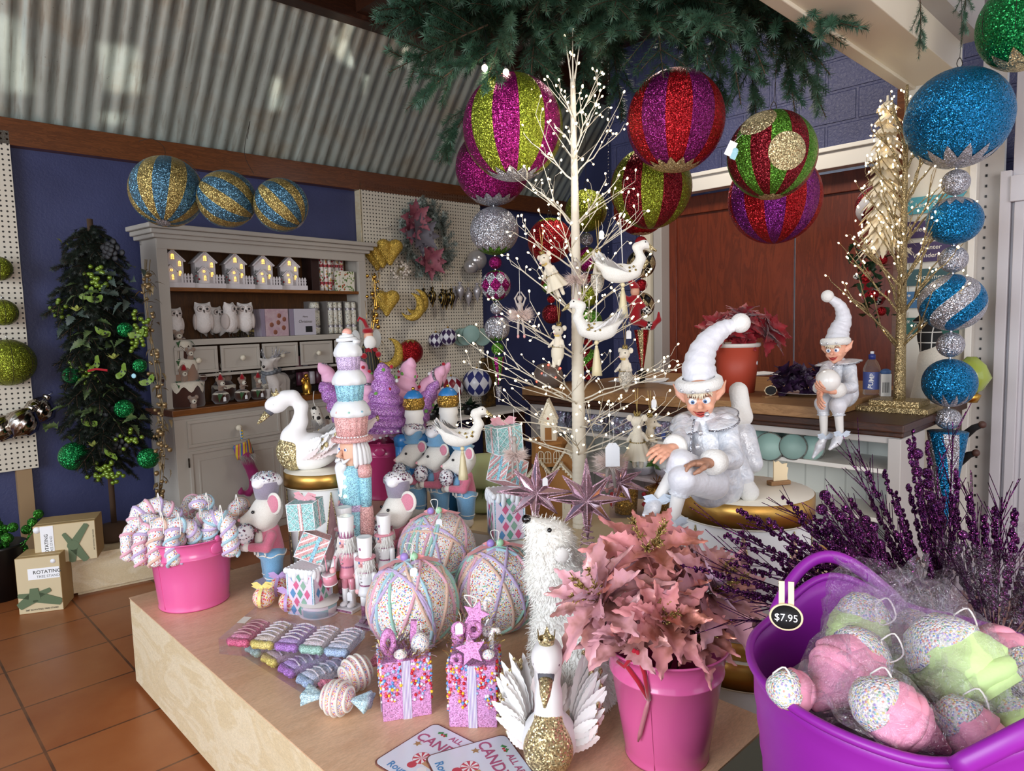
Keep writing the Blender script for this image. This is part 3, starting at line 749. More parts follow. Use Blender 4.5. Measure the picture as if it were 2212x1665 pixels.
string_of('bauble_string','string of turquoise and silver glitter balls ending in a cone, before the white panel',2069,256,3.05,
 [('star',104,(G_BLUE,G_SILV),1.0,False,(.5,.85)),('ball',28,G_SILV),('star',55,(G_BLUE,G_SILV),.93,True,(.6,.95)),('ball',29,G_SILV),('swirl',67,(G_BLUE,G_SILV),.93),('ball',28,G_SILV),('star',55,(G_BLUE,G_SILV),.98,False,(.55,1.15)),('ball',27,G_SILV,.9),('cone',41,(G_BLUE,G_SILV),215)],up=.25)
string_of('bauble_string','string of magenta, silver and green harlequin balls behind the magenta and lime ball',1064,362,3.7,
 [('star',80,(G_MAG,G_SILV),1.0,False,(.5,.7)),('star',53,(G_SILV,G_GREEN),.98,False,(.5,.8)),('ball',14,G_MAG),('diamond',33,(G_SILV,G_MAG,G_GREEN)),('ball',14,G_SILV),('star',28,(G_SILV,G_GREEN,G_MAG),1.0,False,(.5,.9)),('ball',14,G_GREEN),('cone',15,(G_GREEN,G_MAG),62,.3),('cone',8,(G_SILV,),34)])
string_of('bauble_string','string of red balls and black and gold harlequin balls by the door post',1384,452,4.3,
 [('star',58,(G_RED,G_PGOLD),.95,False,(.35,.4)),('ball',13,mat('red_felt_ball','#a5121f',.8)),('diamond',31,(mat('black_gloss','#0b0b0c',.25),G_PGOLD)),('ball',13,G_RED),('diamond',28,(mat('black_gloss','#0b0b0c',.25),G_PGOLD)),('ball',10,G_RED),('cone',17,(G_RED,G_PGOLD),85,.2),('cone',11,(BLACK,),40)])
string_of('bauble_string','string with a plain lime glitter ball and smaller swirl balls, hanging behind the white trunk',1266,455,4.5,
 [('ball',45,G_LIME),('ball',14,G_SILV),('swirl',27,(G_MAG,G_LIME)),('ball',12,G_DRED),('ball',24,G_LIME),('ball',32,G_GREEN),('ball',10,G_RED),('swirl',26,(G_DRED,G_GREEN)),('ball',9,G_RED),('ball',22,G_EMER)])
string_of('bauble_string','string with a lime-capped red ball and small red balls, left of the trunk',1188,520,4.3,
 [('star',48,(G_RED,G_LIME),1.0,True,(.5,.7)),('ball',9,G_RED),('swirl',22,(G_DRED,G_GREEN)),('ball',9,G_RED),('ball',21,G_DRED)])
string_of('bauble_string','white and red striped ball hanging behind the gold twig tree',1895,445,4.2,
 [('swirl',44,(mat('white_satin','#dcdbe2',.3),G_DRED)),('ball',10,G_RED),('ball',22,G_DRED)])
# chains
def chain(px,y0,y1,Y,lab):
 a=Wd(px,y0,Y);b=Wd(px,y1,Y);t=MB();n=int((a-b).length/.02)
 for i in range(n):
  p=a.lerp(b,i/n);t.lathe([(.004,-.0012),(.0052,0),(.004,.0012)],0,8,T(p.x,p.y,p.z)@RZ(i%2*pi/2)@RX(pi/2),(False,False))
 o=t.build('chain',SILVERM);props(o,lab,'chain')
chain(1185,330,470,4.4,'thin silver chain hanging left of the white trunk');chain(1314,-90,560,4.6,'thin silver chain hanging along the blue wall corner')
# green balls on the left pegboard and metal onion ornaments
for px,py,rp,lab in((-4,580,27,'uppermost lime glitter ball on the left pegboard'),(6,675,29,'middle lime glitter ball on the left pegboard'),(18,783,52,'largest lime glitter ball, lowest on the left pegboard')):
 Y=4.0;c=Wn(px,py,UV_v,VA-.18);r=rp*(c-CPOS).dot(_F)/FPX;t=thing('glitter_ball',lab,'bauble',c,group='lime balls on the left pegboard')
 m=MB();m.sph((0,0,0),(r,r,r*.96),0,40,24);m.build('body',G_LIME,t);seams(r,8,sq=.96).build('seam',mat('dark_seam','#22060f',.8),t)
 q=RZ(0);m=MB();d_=UV_v*.12;m.tube([(0,0,r-.005),(0,0,r+.02),(d_.x*.5,d_.y*.5,r+.03),(d_.x,d_.y,r+.02)],.002,0,5);m.build('peg_hook',SILVERM,t)
MSILV=mat('mirror_silver','#bdb4aa',.12,1)
def onion(px,py,L,ang,lab,Y=None,off=.2):
 c=Wn(px,py,UV_v,VA-off);t=thing('onion_ornament',lab,'ornament',c,group='ribbed silver ornaments on the left pegboard',rot=(0,ang,RA))
 pr=[(.004,-1),(.012,-.93),(.05,-.8),(.33,-.55),(.44,-.2),(.4,.12),(.2,.5),(.1,.6),(.13,.66),(.13,.72),(.05,.76),(.001,.8)]
 m=MB();m.lathe([(a*L*1.6,b*L)for a,b in pr],0,72,wob=lambda a,j:1+.055*cos(18*(a+j*.22))if 2<j<8 else 1);m.build('body',MSILV,t)
 m=MB();m.tube([(0,0,.78*L),(.02,0,.95*L),(.0,.05,1.0*L)],.0015,0,5);m.build('hook',SILVERM,t)
onion(52,908,.125,.55,'big ribbed silver onion ornament lying foremost on the left pegboard hook');onion(88,882,.12,.5,'ribbed silver onion ornament behind the foremost one, nearer the wall',off=.08);onion(2,922,.12,.75,'ribbed silver onion ornament at the photo edge below the lime balls',off=.14)
# ---------------------------------------------------------------- fir mass, twig trees, green decorated tree
def needles(m,pts,n_per,ln,sp=.9,w=.0009,mi=0,seed=1):
 R=random.Random(seed)
 pts=[Vector(p)for p in pts];vs=[];fs=[]
 for i in range(len(pts)-1):
  a,b=pts[i],pts[i+1];d=(b-a);t=d.normalized();x=t.orthogonal().normalized();y=t.cross(x)
  for k in range(n_per):
   p=a.lerp(b,R.random());an=R.random()*2*pi;o=x*cos(an)+y*sin(an);dr_=(t*(1-sp*.55)+o*sp).normalized();L=ln*R.uniform(.7,1.1)
   s_=dr_.cross(t).normalized()*w;q=p+dr_*L;mid=p+dr_*L*.5
   b0=len(vs);vs+=[p-s_,p+s_,mid+s_,mid-s_,q];fs+=[(b0,b0+1,b0+2,b0+3),(b0+3,b0+2,b0+4)]
 m.add(vs,fs,mi,True)
def fir_branch(L,seed,ln=.03,tw=12,dens=1.0,droop=.12,w=.0012):
 R=random.Random(seed);m=MB();N=10
 main=[(0,0,0)];main=[Vector((0.02*sin(3*i/N+seed),0.02*cos(2*i/N+seed)-.02*cos(seed),0))*1+Vector((0,0,0))+Vector((L*i/N,0,-droop*L*(i/N)**2))for i in range(N+1)]
 m.tube(main,[.004*(1-.7*i/N)+.001 for i in range(N+1)],1,5);needles(m,main,int(34*dens),ln*1.12,seed=seed,w=w)
 for k in range(tw):
  f=.12+.8*k/tw;i=int(f*N);p=main[i];sd=(-1)**k;l=L*R.uniform(.28,.5)*(1-.45*f);an=R.uniform(-.6,.6)
  d=Vector((.75,sd*.8,an*.7)).normalized();tp=[p+d*l*q/5+Vector((0,0,-droop*l*(q/5)**2*1.2))for q in range(6)]
  m.tube(tp,[.0022]*5+[.001],1,4);needles(m,tp,int(30*dens),ln*1.1,seed=seed*31+k,w=w)
 return m
FIRG=mat('fir_needle_green','#2c4f39',.55,col2='#45664f',nscale=6);FIRD=mat('fir_needle_dark','#23442f',.55,col2='#3a5c48',nscale=6);FIRT=mat('fir_needle_teal','#254a35',.5,col2='#3c5f4a',nscale=6)
TWIGB=mat('twig_brown','#4a3524',.8)
FB=[fir_branch(.52,s_+1,.036,13,1.15)for s_ in range(4)]
ft=thing('hanging_fir','huge mass of dark green artificial fir branches hanging from the ceiling above the tree','fir branches',P(2.25,2.75,3.05))
protos=[]
R=random.Random(11)
org=ft.location
def fbranch(k,p,d,roll,s_):
 mt=(FIRG,FIRD,FIRT)[k%3]
 key=(k%4,k%3)
 if key not in FBC:
  o=FB[key[0]].build('branch',[mt,TWIGB],ft);FBC[key]=o
 else:o=FBC[key].copy();link(o);child(o,ft)
 d=Vector(d).normalized();q=d.to_track_quat('X','Z').to_matrix().to_4x4()@RX(roll)
 o.matrix_local=T(*(Vector(p)-org))@q@S(s_);return o
FBC={}
# branches reach out and hang down through the photo's fir outline, at distances 2.7 to 3.9 m
FIRPTS=[]
for i in range(9):
 for j in range(3):
  x=950+i*91+R.uniform(-40,40);y=-70+j*75+R.uniform(-20,20)
  lim=120+50*sin(i*1.1)+(40 if 2<i<7 else-20)
  if y>lim:continue
  FIRPTS.append((x,y))
cnt=0
for(x,y)in FIRPTS:
 for rep in range(3):
  Y=R.uniform(2.75,3.85);p=Wd(x+R.uniform(-60,60),y-40,Y)
  c_=Wd(1370,0,3.3);out=(p-c_);out.z=0;out=out.normalized()if out.length>.05 else Vector((1,0,0))
  d=out*R.uniform(.15,1)+Vector((R.uniform(-.5,.5),R.uniform(-.7,.2),R.uniform(-.75,.05)))
  if cnt<96:fbranch(cnt,p-d.normalized()*.22,d,R.uniform(-.6,.6),R.uniform(.8,1.15));cnt+=1
for(x,y,dx,dz,Y)in((965,85,-1,-.35,3.0),(985,140,-.9,-.55,3.1),(960,25,-1,-.1,3.1),(1010,240,-.6,-.75,3.5),(1260,150,-.2,-1,3.3),(1330,120,.2,-1,3.4),(1560,120,.1,-1,3.2),(1620,140,.25,-1,3.5),(1700,110,.35,-1,3.4),(1735,130,.5,-.8,3.5),(1580,60,.3,-.9,3.0),(1150,110,-.2,-1,3.1),(1080,80,-.4,-.8,3.0),(1420,60,0,-1,2.9),(1500,130,.1,-1,3.5),(1200,120,.2,-1,3.5)):
 p=Wd(x,y,Y);d=Vector((dx,-.1,dz)).normalized();fbranch(cnt,p-d*.2,d,R.uniform(-.5,.5),.95);cnt+=1
m=MB();q=Vector((0,0,0))
for k in range(7):
 a=Wd(1000+130*k,20,3.3)-org;m.tube([tuple(a),tuple(a+Vector((.05,.03,.5)))],.008,0,6)
a=Wd(930,-20,3.3)-org;b=Wd(1800,20,3.4)-org;m.tube([a,a.lerp(b,.5)+Vector((0,0,.05)),b],.016,0,8);m.build('frame',TWIGB,ft)
# fir sprigs at the pale bulkhead
for k,(x,y,L)in enumerate(((1987,-10,.22),(2085,-40,.2))):
 p=Wd(x,y,2.7);o=fir_branch(.3,77+k,.03,6,.8).build('fir_sprig',[FIRD,TWIGB]);o.matrix_world=T(*p)@Vector((.05,0,-1)).to_track_quat('X','Z').to_matrix().to_4x4()@S(.8,.4,.4)
 props(o,('dark fir sprig hanging from the pale bulkhead, left of the emerald ball','dark fir sprig peeping in at the top edge beside the emerald ball')[k],'fir sprig')
# two bright bulbs among the fir
for k,(x,y)in enumerate(((1047,147),(1093,156))):
 p=Wd(x,y,3.0);t=thing('fairy_bulb',('left of two bright bulbs glowing under the fir branches','right of two bright bulbs glowing under the fir branches')[k],'light bulb',p)
 m=MB();m.sph((0,0,0),(.012,.012,.014));m.build('globe',mat('bright_bulb','#fff4dd',.3,emis=40,ecol='#ffefcf'),t)
 m=MB();m.cyl((0,0,.012),(0,0,.03),.007);m.tube([(0,0,.03),(.01,0,.1),(0,.02,.2)],.0015,0,5);m.build('socket',BLACK,t)
# ---- white wire twig tree
TWW=mat('white_wrapped_twig','#dcd3c0',.7,bump=.1,bscale=160)
_led=MB();_led.sph((0,0,0),(.0042,.0042,.006),0,8,5)
def twig_tree(name,lab,base,trunk,whorls,R,tmat,lmat,lead,wrap=True,curl=1.0,ledname='led',ledscale=1,stub=.055,dens=1.0,up0=None,bt=1.0):
 t=thing(name,lab,'twig tree',base)
 m=MB();pts=[Vector((.006*sin(3*i/30)*0,0,trunk*i/30))for i in range(31)]
 rs=[lerp(lead[0],lead[1],i/30)for i in range(31)]
 m.tube(pts,rs,0,14)
 if wrap:
  for k in range(int(trunk/.022)):
   z=k*.022;r=lerp(lead[0],lead[1],z/trunk);m.lathe([(r*1.0,z),(r*1.035,z+.008),(r*1.0,z+.019)],0,14,None,(False,False))
 m.build('trunk',tmat,t)
 L=[]
 def leds(p,d,n):
  # a few curled stalks with a bulb at each end
  for q in range(n):
   e=(d+Vector((R.uniform(-1,1),R.uniform(-1,1),R.uniform(-.6,1)))*.9*curl).normalized();l=stub*R.uniform(.5,1.2)
   a=p;b=p+e*l*.6+Vector((0,0,.012*curl));c=p+e*l+Vector((R.uniform(-.01,.01),0,R.uniform(-.01,.02)));mb.tube([a,b,c],[.0011,.001,.0009],0,4);L.append((c,e))
 for(z,n,ln,el,ph)in whorls:
  for i in range(n):
   a=ph+2*pi*i/n+R.uniform(-.22,.22);l=ln*R.uniform(.82,1.1);e=el+R.uniform(-.08,.12)
   d=Vector((cos(a)*cos(e),sin(a)*cos(e),sin(e)));p0=Vector((0,0,z+R.uniform(-.012,.012)))
   mb=MB();K=7;ps=[p0+d*l*q/K+Vector((R.uniform(-1,1),R.uniform(-1,1),R.uniform(-1,1)))*.006*(q>0)+Vector((0,0,-.03*l*(q/K)**2+.06*l*(q/K)*(1-q/K)))for q in range(K+1)]
   mb.tube(ps,[lerp(.0042,.0014,q/K)*bt for q in range(K+1)],0,6)
   leds(ps[-1],d,2);
   for q in range(2,K):
    if R.random()<.62*dens:leds(ps[q],d*.5+Vector((0,0,.2)),1)
   for s_ in range(2):
    f=R.uniform(.3,.75);q=ps[int(f*K)];sd=d.cross(Vector((0,0,1))).normalized()*(1 if(s_+i)%2 else-1)
    e2=(d+sd*R.uniform(.35,.8)+Vector((0,0,R.uniform(-.1,.5)))).normalized();l2=l*(1-f)*R.uniform(.8,1.15)+.05
    qs=[q+e2*l2*w_/4+Vector((0,0,.03*l2*(w_/4)**2))for w_ in range(5)];mb.tube(qs,[bt*w_ for w_ in(.0024,.0022,.0018,.0015,.0012)],0,5)
    leds(qs[-1],e2,1)
    for w_ in(2,3):
     if R.random()<.55*dens:leds(qs[w_],e2,1)
   mb.build('branch',tmat,t)
 if up0:
  for(a,ln)in up0:
   mb=MB();d=Vector((sin(a),.1*cos(a*7),cos(a)));p0=Vector((0,0,trunk-.06));mb.tube([p0,p0+d*ln*.5+Vector((0,0,.01)),p0+d*ln],[.004,.003,.002],0,6);L.append((p0+d*ln,d));leds(p0+d*ln*.5,d,1);mb.build('branch',tmat,t)
 me=None;fwd=sorted(L,key=lambda c:-((c[0]+base-CPOS).length))[::-1]
 for c,e in fwd[:100]:
  if me is None:o=MB();o.v,o.f,o.m,o.s,o.n=_led.v,_led.f,_led.m,_led.s,_led.n;o=o.build(ledname,lmat,t);me=o.data
  else:o=bpy.data.objects.new(ledname,me);link(o);child(o,t)
  o.matrix_local=T(*c)@look(e)@S(ledscale)
 rest=MB()
 for c,e in fwd[100:]:rest.add(_led.v,_led.f,0,True,T(*c)@look(e)@S(ledscale))
 if rest.n:props(rest.build('led_cluster',lmat,t),kind='stuff')
 print(lab,'leds',len(L));return t
wb=Wz(1254,1138,TZ);WTB=wb
wh=[]
k=(wb-CPOS).dot(_F)/FPX
def zpx(y):return(1138-y)*k*1.0
for i,(y,n,l,el)in enumerate(((985,7,.46,.33),(925,3,.34,.25),(870,7,.48,.36),(772,5,.40,.52),(690,5,.36,.58),(590,5,.34,.62),(500,4,.30,.62),(405,4,.26,.7),(345,3,.22,.8),(285,3,.16,.85))):
 wh.append((zpx(y),n,l,el,i*.9))
twig_tree('twig_tree','tall white wrapped twig tree covered in warm fairy lights, in the centre',wb,zpx(205),wh,random.Random(5),TWW,LEDM,(.034,.010),up0=((-.12,.24),(0.02,.27),(.16,.22)))
# ---- gold glitter twig tree on the counter
gb=P(3.50,1.05,.993);Gc=(gb-CPOS).dot(_F)/FPX
G_TWIG=glitter('champagne_glitter','#a8946a',420,.8,.35,.65)
gw=[]
for i,(y,n,l,el)in enumerate(((770,4,.40,.72),(700,5,.42,.85),(640,5,.36,.9),(560,5,.30,.95),(470,4,.26,1.0),(400,4,.22,1.05),(330,3,.18,1.1))):
 gw.append(((880-y)*Gc,n,l,el,i*1.1+.4))
gt=twig_tree('gold_twig_tree','gold glitter twig tree with fairy lights on a stepped gold base, on the counter end',gb+Vector((0,0,.05)),(880-225)*Gc,gw,random.Random(9),G_TWIG,LEDM,(.026,.006),wrap=False,curl=.45,ledscale=.95,stub=.03,dens=.5,bt=1.6)
m=MB();m.box((0,0,-.037),(.30,.24,.026));m.box((0,0,-.012),(.21,.17,.026));m.build('base',G_TWIG,gt,bevel=.003,rz=RB)
# ---- white feather tree with lights behind it
fb_=Wd(1912,470,3.55);t=thing('feather_tree','white fan-leaved hanging tree with warm lights behind the gold twig tree','feather tree',fb_)
kf=(fb_-CPOS).dot(_F)/FPX;R=random.Random(3);FEATH=mat('white_plume','#efe4cc',.8,sss=.1)
def plume(L,w,m,M,mi=0,n=16,bend=.15):
 vs=[(0,0,0)];fs=[];prev=None
 for s_ in(-1,1):
  b=len(vs)
  for i in range(n+1):
   f=i/n;ww=w*sin(pi*min(1,f*.9+.1))**.7*(1 if i%2 else .82);z=-bend*L*f*f
   vs+=[(L*f,0,z),(L*f+.25*ww,s_*ww,z-.15*ww)]
  for i in range(n):q=b+2*i;fs.append((q,q+2,q+3,q+1)if s_>0 else(q,q+1,q+3,q+2))
 m.add(vs,fs,mi,True,M)
for ti in range(13):
 m=MB();z=(245-ti*23)*kf;rr=(16+ti*3.6)*kf
 for q in range(20):
  a=q*2*pi/20+ti*.4;plume(rr*R.uniform(.9,1.3)+.03,.019,m,T(0,0,z)@RZ(a)@RY(.55+.1*R.random()))
 m.build('leaf_tier',FEATH,t)
m=MB();m.tube([(0,0,-70*kf),(0,0,255*kf)],.006,0,6);m.build('stem',CREAM,t)
for q in range(90):
 z=R.uniform(-60,238);rr=(20+(240-z)*.16)*kf*R.uniform(.5,1.05);a=R.uniform(pi*.7,pi*1.9)
 if q==0:o=MB();o.v,o.f,o.m,o.s,o.n=_led.v,_led.f,_led.m,_led.s,_led.n;o=o.build('led',LEDM,t);lm=o.data
 else:o=bpy.data.objects.new('led',lm);link(o);child(o,t)
 o.location=(rr*cos(a),rr*sin(a),z*kf)
# ---------------------------------------------------------------- goods on the plinth and riser
PINKB=mat('hot_pink_enamel','#e2639f',.28,coat=.5);PINKD=mat('magenta_enamel','#c43a78',.3,coat=.4)
SPRK=['#f4f1ee','#f2a9b5','#f5d94a','#6fa9dd','#d8303c','#f4f1ee','#7fbf9a','#f08a3c','#f4f1ee','#9b7bd0']
PAST=['#f6f3f2','#f3bcc8','#f6e08a','#8fc4e6','#f6f3f2','#cdb2e6','#e2566a','#a8dcc4']
SPR_W=sprinkled('white_sprinkled_icing','#f3eef0',SPRK,210,.5)
SPR_P=sprinkled('pink_sprinkled_icing','#f0c9d2',SPRK,210,.45)
SPR_B=sprinkled('ball_sprinkles','#f6f2ee',SPRK,215,.8)
SPR_C=sprinkled('candy_sprinkles','#f0d6d0',['#f3a0b0','#e85a70','#f5d98a','#b28ad8','#7aa8e0','#f5f0ea','#f0a070'],300,.97)
PINKY=felt('pink_yarn','#f2b8cb');LILY=felt('lilac_yarn','#d2bce6');BLUY=felt('sky_yarn','#b4dbea');PEAY=felt('peach_yarn','#f3cdb8');MINY=felt('mint_yarn','#aee0cf')
WFELT=felt('white_plush','#eeeae2','#dcd6cc');PFELT=felt('pink_felt','#d97a92','#c4627c');BFELT=felt('blue_felt','#7fb1d6','#6698bf');GFELT=felt('grey_felt','#9c93a5','#857c90');EARP=felt('ear_pink','#e58fa5')
def soft(name,prims,mt,parent,k=.02,h=.006,sub=(),M=None,disp=None):
 vs,fs=blob(prims,k,h,sub,disp);m=MB();m.raw(vs,fs,M=M);return m.build(name,mt,parent)
def bow(m,c,w,mi=0,M=None,n=2):
 for s_ in(-1,1):
  for q in range(n):
   a=.35+.5*q
   pts=[Vector((0,0,0)),Vector((s_*w*.45,-.1*w,w*(.25+.2*q))),Vector((s_*w*.75,0,w*(.12+.3*q))),Vector((s_*w*.5,.1*w,w*.02)),Vector((0,0,0))]
   m.ribbon([Vector(c)+p for p in pts],w*.34,mi,up=(0,1,.2),M=M)
 m.sph(c,w*.13,mi,10,6,M=M)
def tag(parent,p,w=.024,h=.038,rot=0,txt=None):
 m=MB();x,y,z=p
 poly=[(-w/2,-h/2),(w/2,-h/2),(w/2,h*.3),(w*.25,h/2),(-w*.25,h/2),(-w/2,h*.3)]
 m.prism(poly,.001,0,T(x,y,z)@RZ(rot)@FACE)
 m.tube([(x,y-.001,z+h*.42),(x+.006,y,z+h*.9),(x,y+.004,z+h*1.5)],.0007,1,4)
 return m.build('price_tag',[PAPER,STRING],parent)
def bucket(name,lab,loc,rb,rt,h,mt,rz=0,lug=True,group=None,oval=1.0):
 t=thing(name,lab,'bucket',loc,rz,group)
 pr=[(0,.012),(rb*.96,.012),(rb,.003),(rb*1.02,.0),(rb*1.025,.006),(rb*1.0,.012)]
 for f in(.1,.4,.74):pr.append((lerp(rb,rt,f),lerp(.0,h,f)))
 pr+=[(lerp(rb,rt,.75)+.004,h*.752),(lerp(rb,rt,.765)+.004,h*.765),(lerp(rb,rt,.775),h*.775),(rt*.985,h*.93),(rt,h*.94),(rt+.005,h*.985),(rt+.008,h-.004),(rt+.005,h),(rt,h-.003),(rt*.985,h*.93),(lerp(rb,rt,.4)-.004,h*.4),(rb*.95,.02),(0,.02)]
 m=MB();m.lathe(pr,0,72,S(1,oval,1),(False,False));m.build('body',mt,t)
 m=MB();m.b2((-.0015,-rb*oval-.001,.02),(.0015,-rb*oval+.004,.03));N=12
 m.tube([(0,-(lerp(rb,rt,i/N)*oval+.0008),lerp(.01,h*.95,i/N))for i in range(N+1)],.0013,0,4);m.build('seam',mt,t,rot=(0,0,-.5))
 if lug:
  for s_ in(-1,1):
   m=MB();y=s_*rt*oval*.985;m.sph((0,y,h*.86),(.03,.006,.024),0,14,8);m.lathe([(.010,-.002),(.013,.003),(.010,.008)],0,14,T(0,y+s_*.002,h*1.0)@RX(pi/2*-s_));m.build('lug',mt,t,rot=(0,0,lug if isinstance(lug,float)else 0))
 return t
KX=lambda p:(p-CPOS).dot(_F)/FPX
# ---- left bucket and its candy canes
p=Wz(421,1296,PZ);B1=p;bucket('pink_bucket','hot pink bucket holding sprinkled candy canes at the left corner of the plinth',p,.128,.152,.272,PINKB,lug=1.1)
def cane(pts,lab,cord,r=.030,body=SPR_W,loop=True,k=0):
 ws=[Wd(*q)for q in pts];o=ws[0];t=thing('candy_cane',lab,'candy cane',o,group='sprinkled candy canes in the left pink bucket')
 P_=[w_-o for w_ in ws];cv=[]
 for i in range(len(P_)-1):
  a=P_[max(i-1,0)];b=P_[i];c=P_[i+1];d=P_[min(i+2,len(P_)-1)]
  for q in range(8):s_=q/8;cv.append(.5*((2*b)+(c-a)*s_+(2*a-5*b+4*c-d)*s_**2+(3*b-a-3*c+d)*s_**3))
 cv.append(P_[-1]);L=0;ph=[];
 for i in range(len(cv)):
  if i:L+=(cv[i]-cv[i-1]).length
  ph.append(L)
 m=MB();n=len(cv);rs=[r*(1+.07*sin(ph[i]*2*pi/.036))for i in range(n)];rs[-1]=r*.45;rs[-2]=r*.85
 m.tube(cv,rs,0,16);m.build('stick',body,t)
 for j,cm in enumerate(cord):
  mm=MB();pts_=[];prev=None
  for i in range(n-1):
   for q in range(4):
    f=q/4;c=cv[i].lerp(cv[i+1],f);l=lerp(ph[i],ph[i+1],f);tt=(cv[min(i+1,n-1)]-cv[max(i-1,0)]).normalized()
    x=prev-tt*prev.dot(tt)if prev is not None else tt.orthogonal();x=x.normalized();prev=x;y=tt.cross(x);a=l*2*pi/.075+j*pi
    pts_.append(c+(x*cos(a)+y*sin(a))*r*1.0)
  mm.tube(pts_,.0062,0,7);mm.build('yarn_spiral',cm,t)
 if loop:
  i=n//2;c=cv[i];m=MB();m.tube([c+Vector((0,-.015,r*.9)),c+Vector((.012,-.03,r+.028)),c+Vector((.022,-.038,r*.3)),c+Vector((.018,-.036,-.03))],.0022,0,5);m.build('string_loop',STRING,t)
 return t
cane([(400,1200,2.78),(385,1125,2.76),(345,1092,2.74),(303,1105,2.72),(292,1135,2.71)],'candy cane arching highest at the left, above the hooks hanging over the rim',(PINKY,LILY),.031)
cane([(372,1200,2.72),(338,1128,2.70),(300,1130,2.69),(276,1160,2.67),(279,1212,2.66)],'candy cane hook hanging farthest left beyond the bucket',(PINKY,),.025)
cane([(385,1210,2.68),(355,1140,2.64),(325,1138,2.62),(303,1165,2.6),(304,1222,2.58)],'candy cane hook second from the left, with pink and yellow sprinkles',(PINKY,LILY),.0245)
cane([(395,1215,2.66),(380,1145,2.61),(352,1130,2.59),(334,1165,2.565),(337,1224,2.55)],'candy cane hook with peach yarn, third from the left over the rim',(PEAY,PINKY),.0245)
cane([(425,1215,2.68),(418,1150,2.62),(388,1132,2.59),(370,1165,2.56),(378,1222,2.54)],'candy cane hook with blue yarn hanging over the bucket front',(BLUY,LILY),.0245)
cane([(412,1210,2.86),(405,1130,2.86),(407,1092,2.88),(420,1082,2.93)],'short upright candy cane with a white loop, at the back centre of the bucket',(PINKY,),.029)
cane([(455,1210,2.82),(452,1120,2.80),(448,1090,2.79),(434,1082,2.77),(424,1100,2.75)],'upright candy cane with lilac and blue curl, beside the short one',(LILY,BLUY),.029)
cane([(452,1215,2.68),(455,1135,2.65),(478,1118,2.63),(494,1145,2.61),(500,1202,2.60)],'candy cane hook with blue yarn hanging over the right of the bucket',(BLUY,LILY),.029)
cane([(470,1210,2.82),(495,1130,2.84),(512,1093,2.86),(524,1095,2.9),(530,1120,2.93)],'pale peach candy cane leaning out at the far right of the bucket',(PEAY,),.029)
cane([(430,1200,2.74),(428,1140,2.72),(444,1118,2.7),(462,1126,2.69)],'stubby candy cane with pink yarn low in the middle of the bucket',(PINKY,LILY),.029)
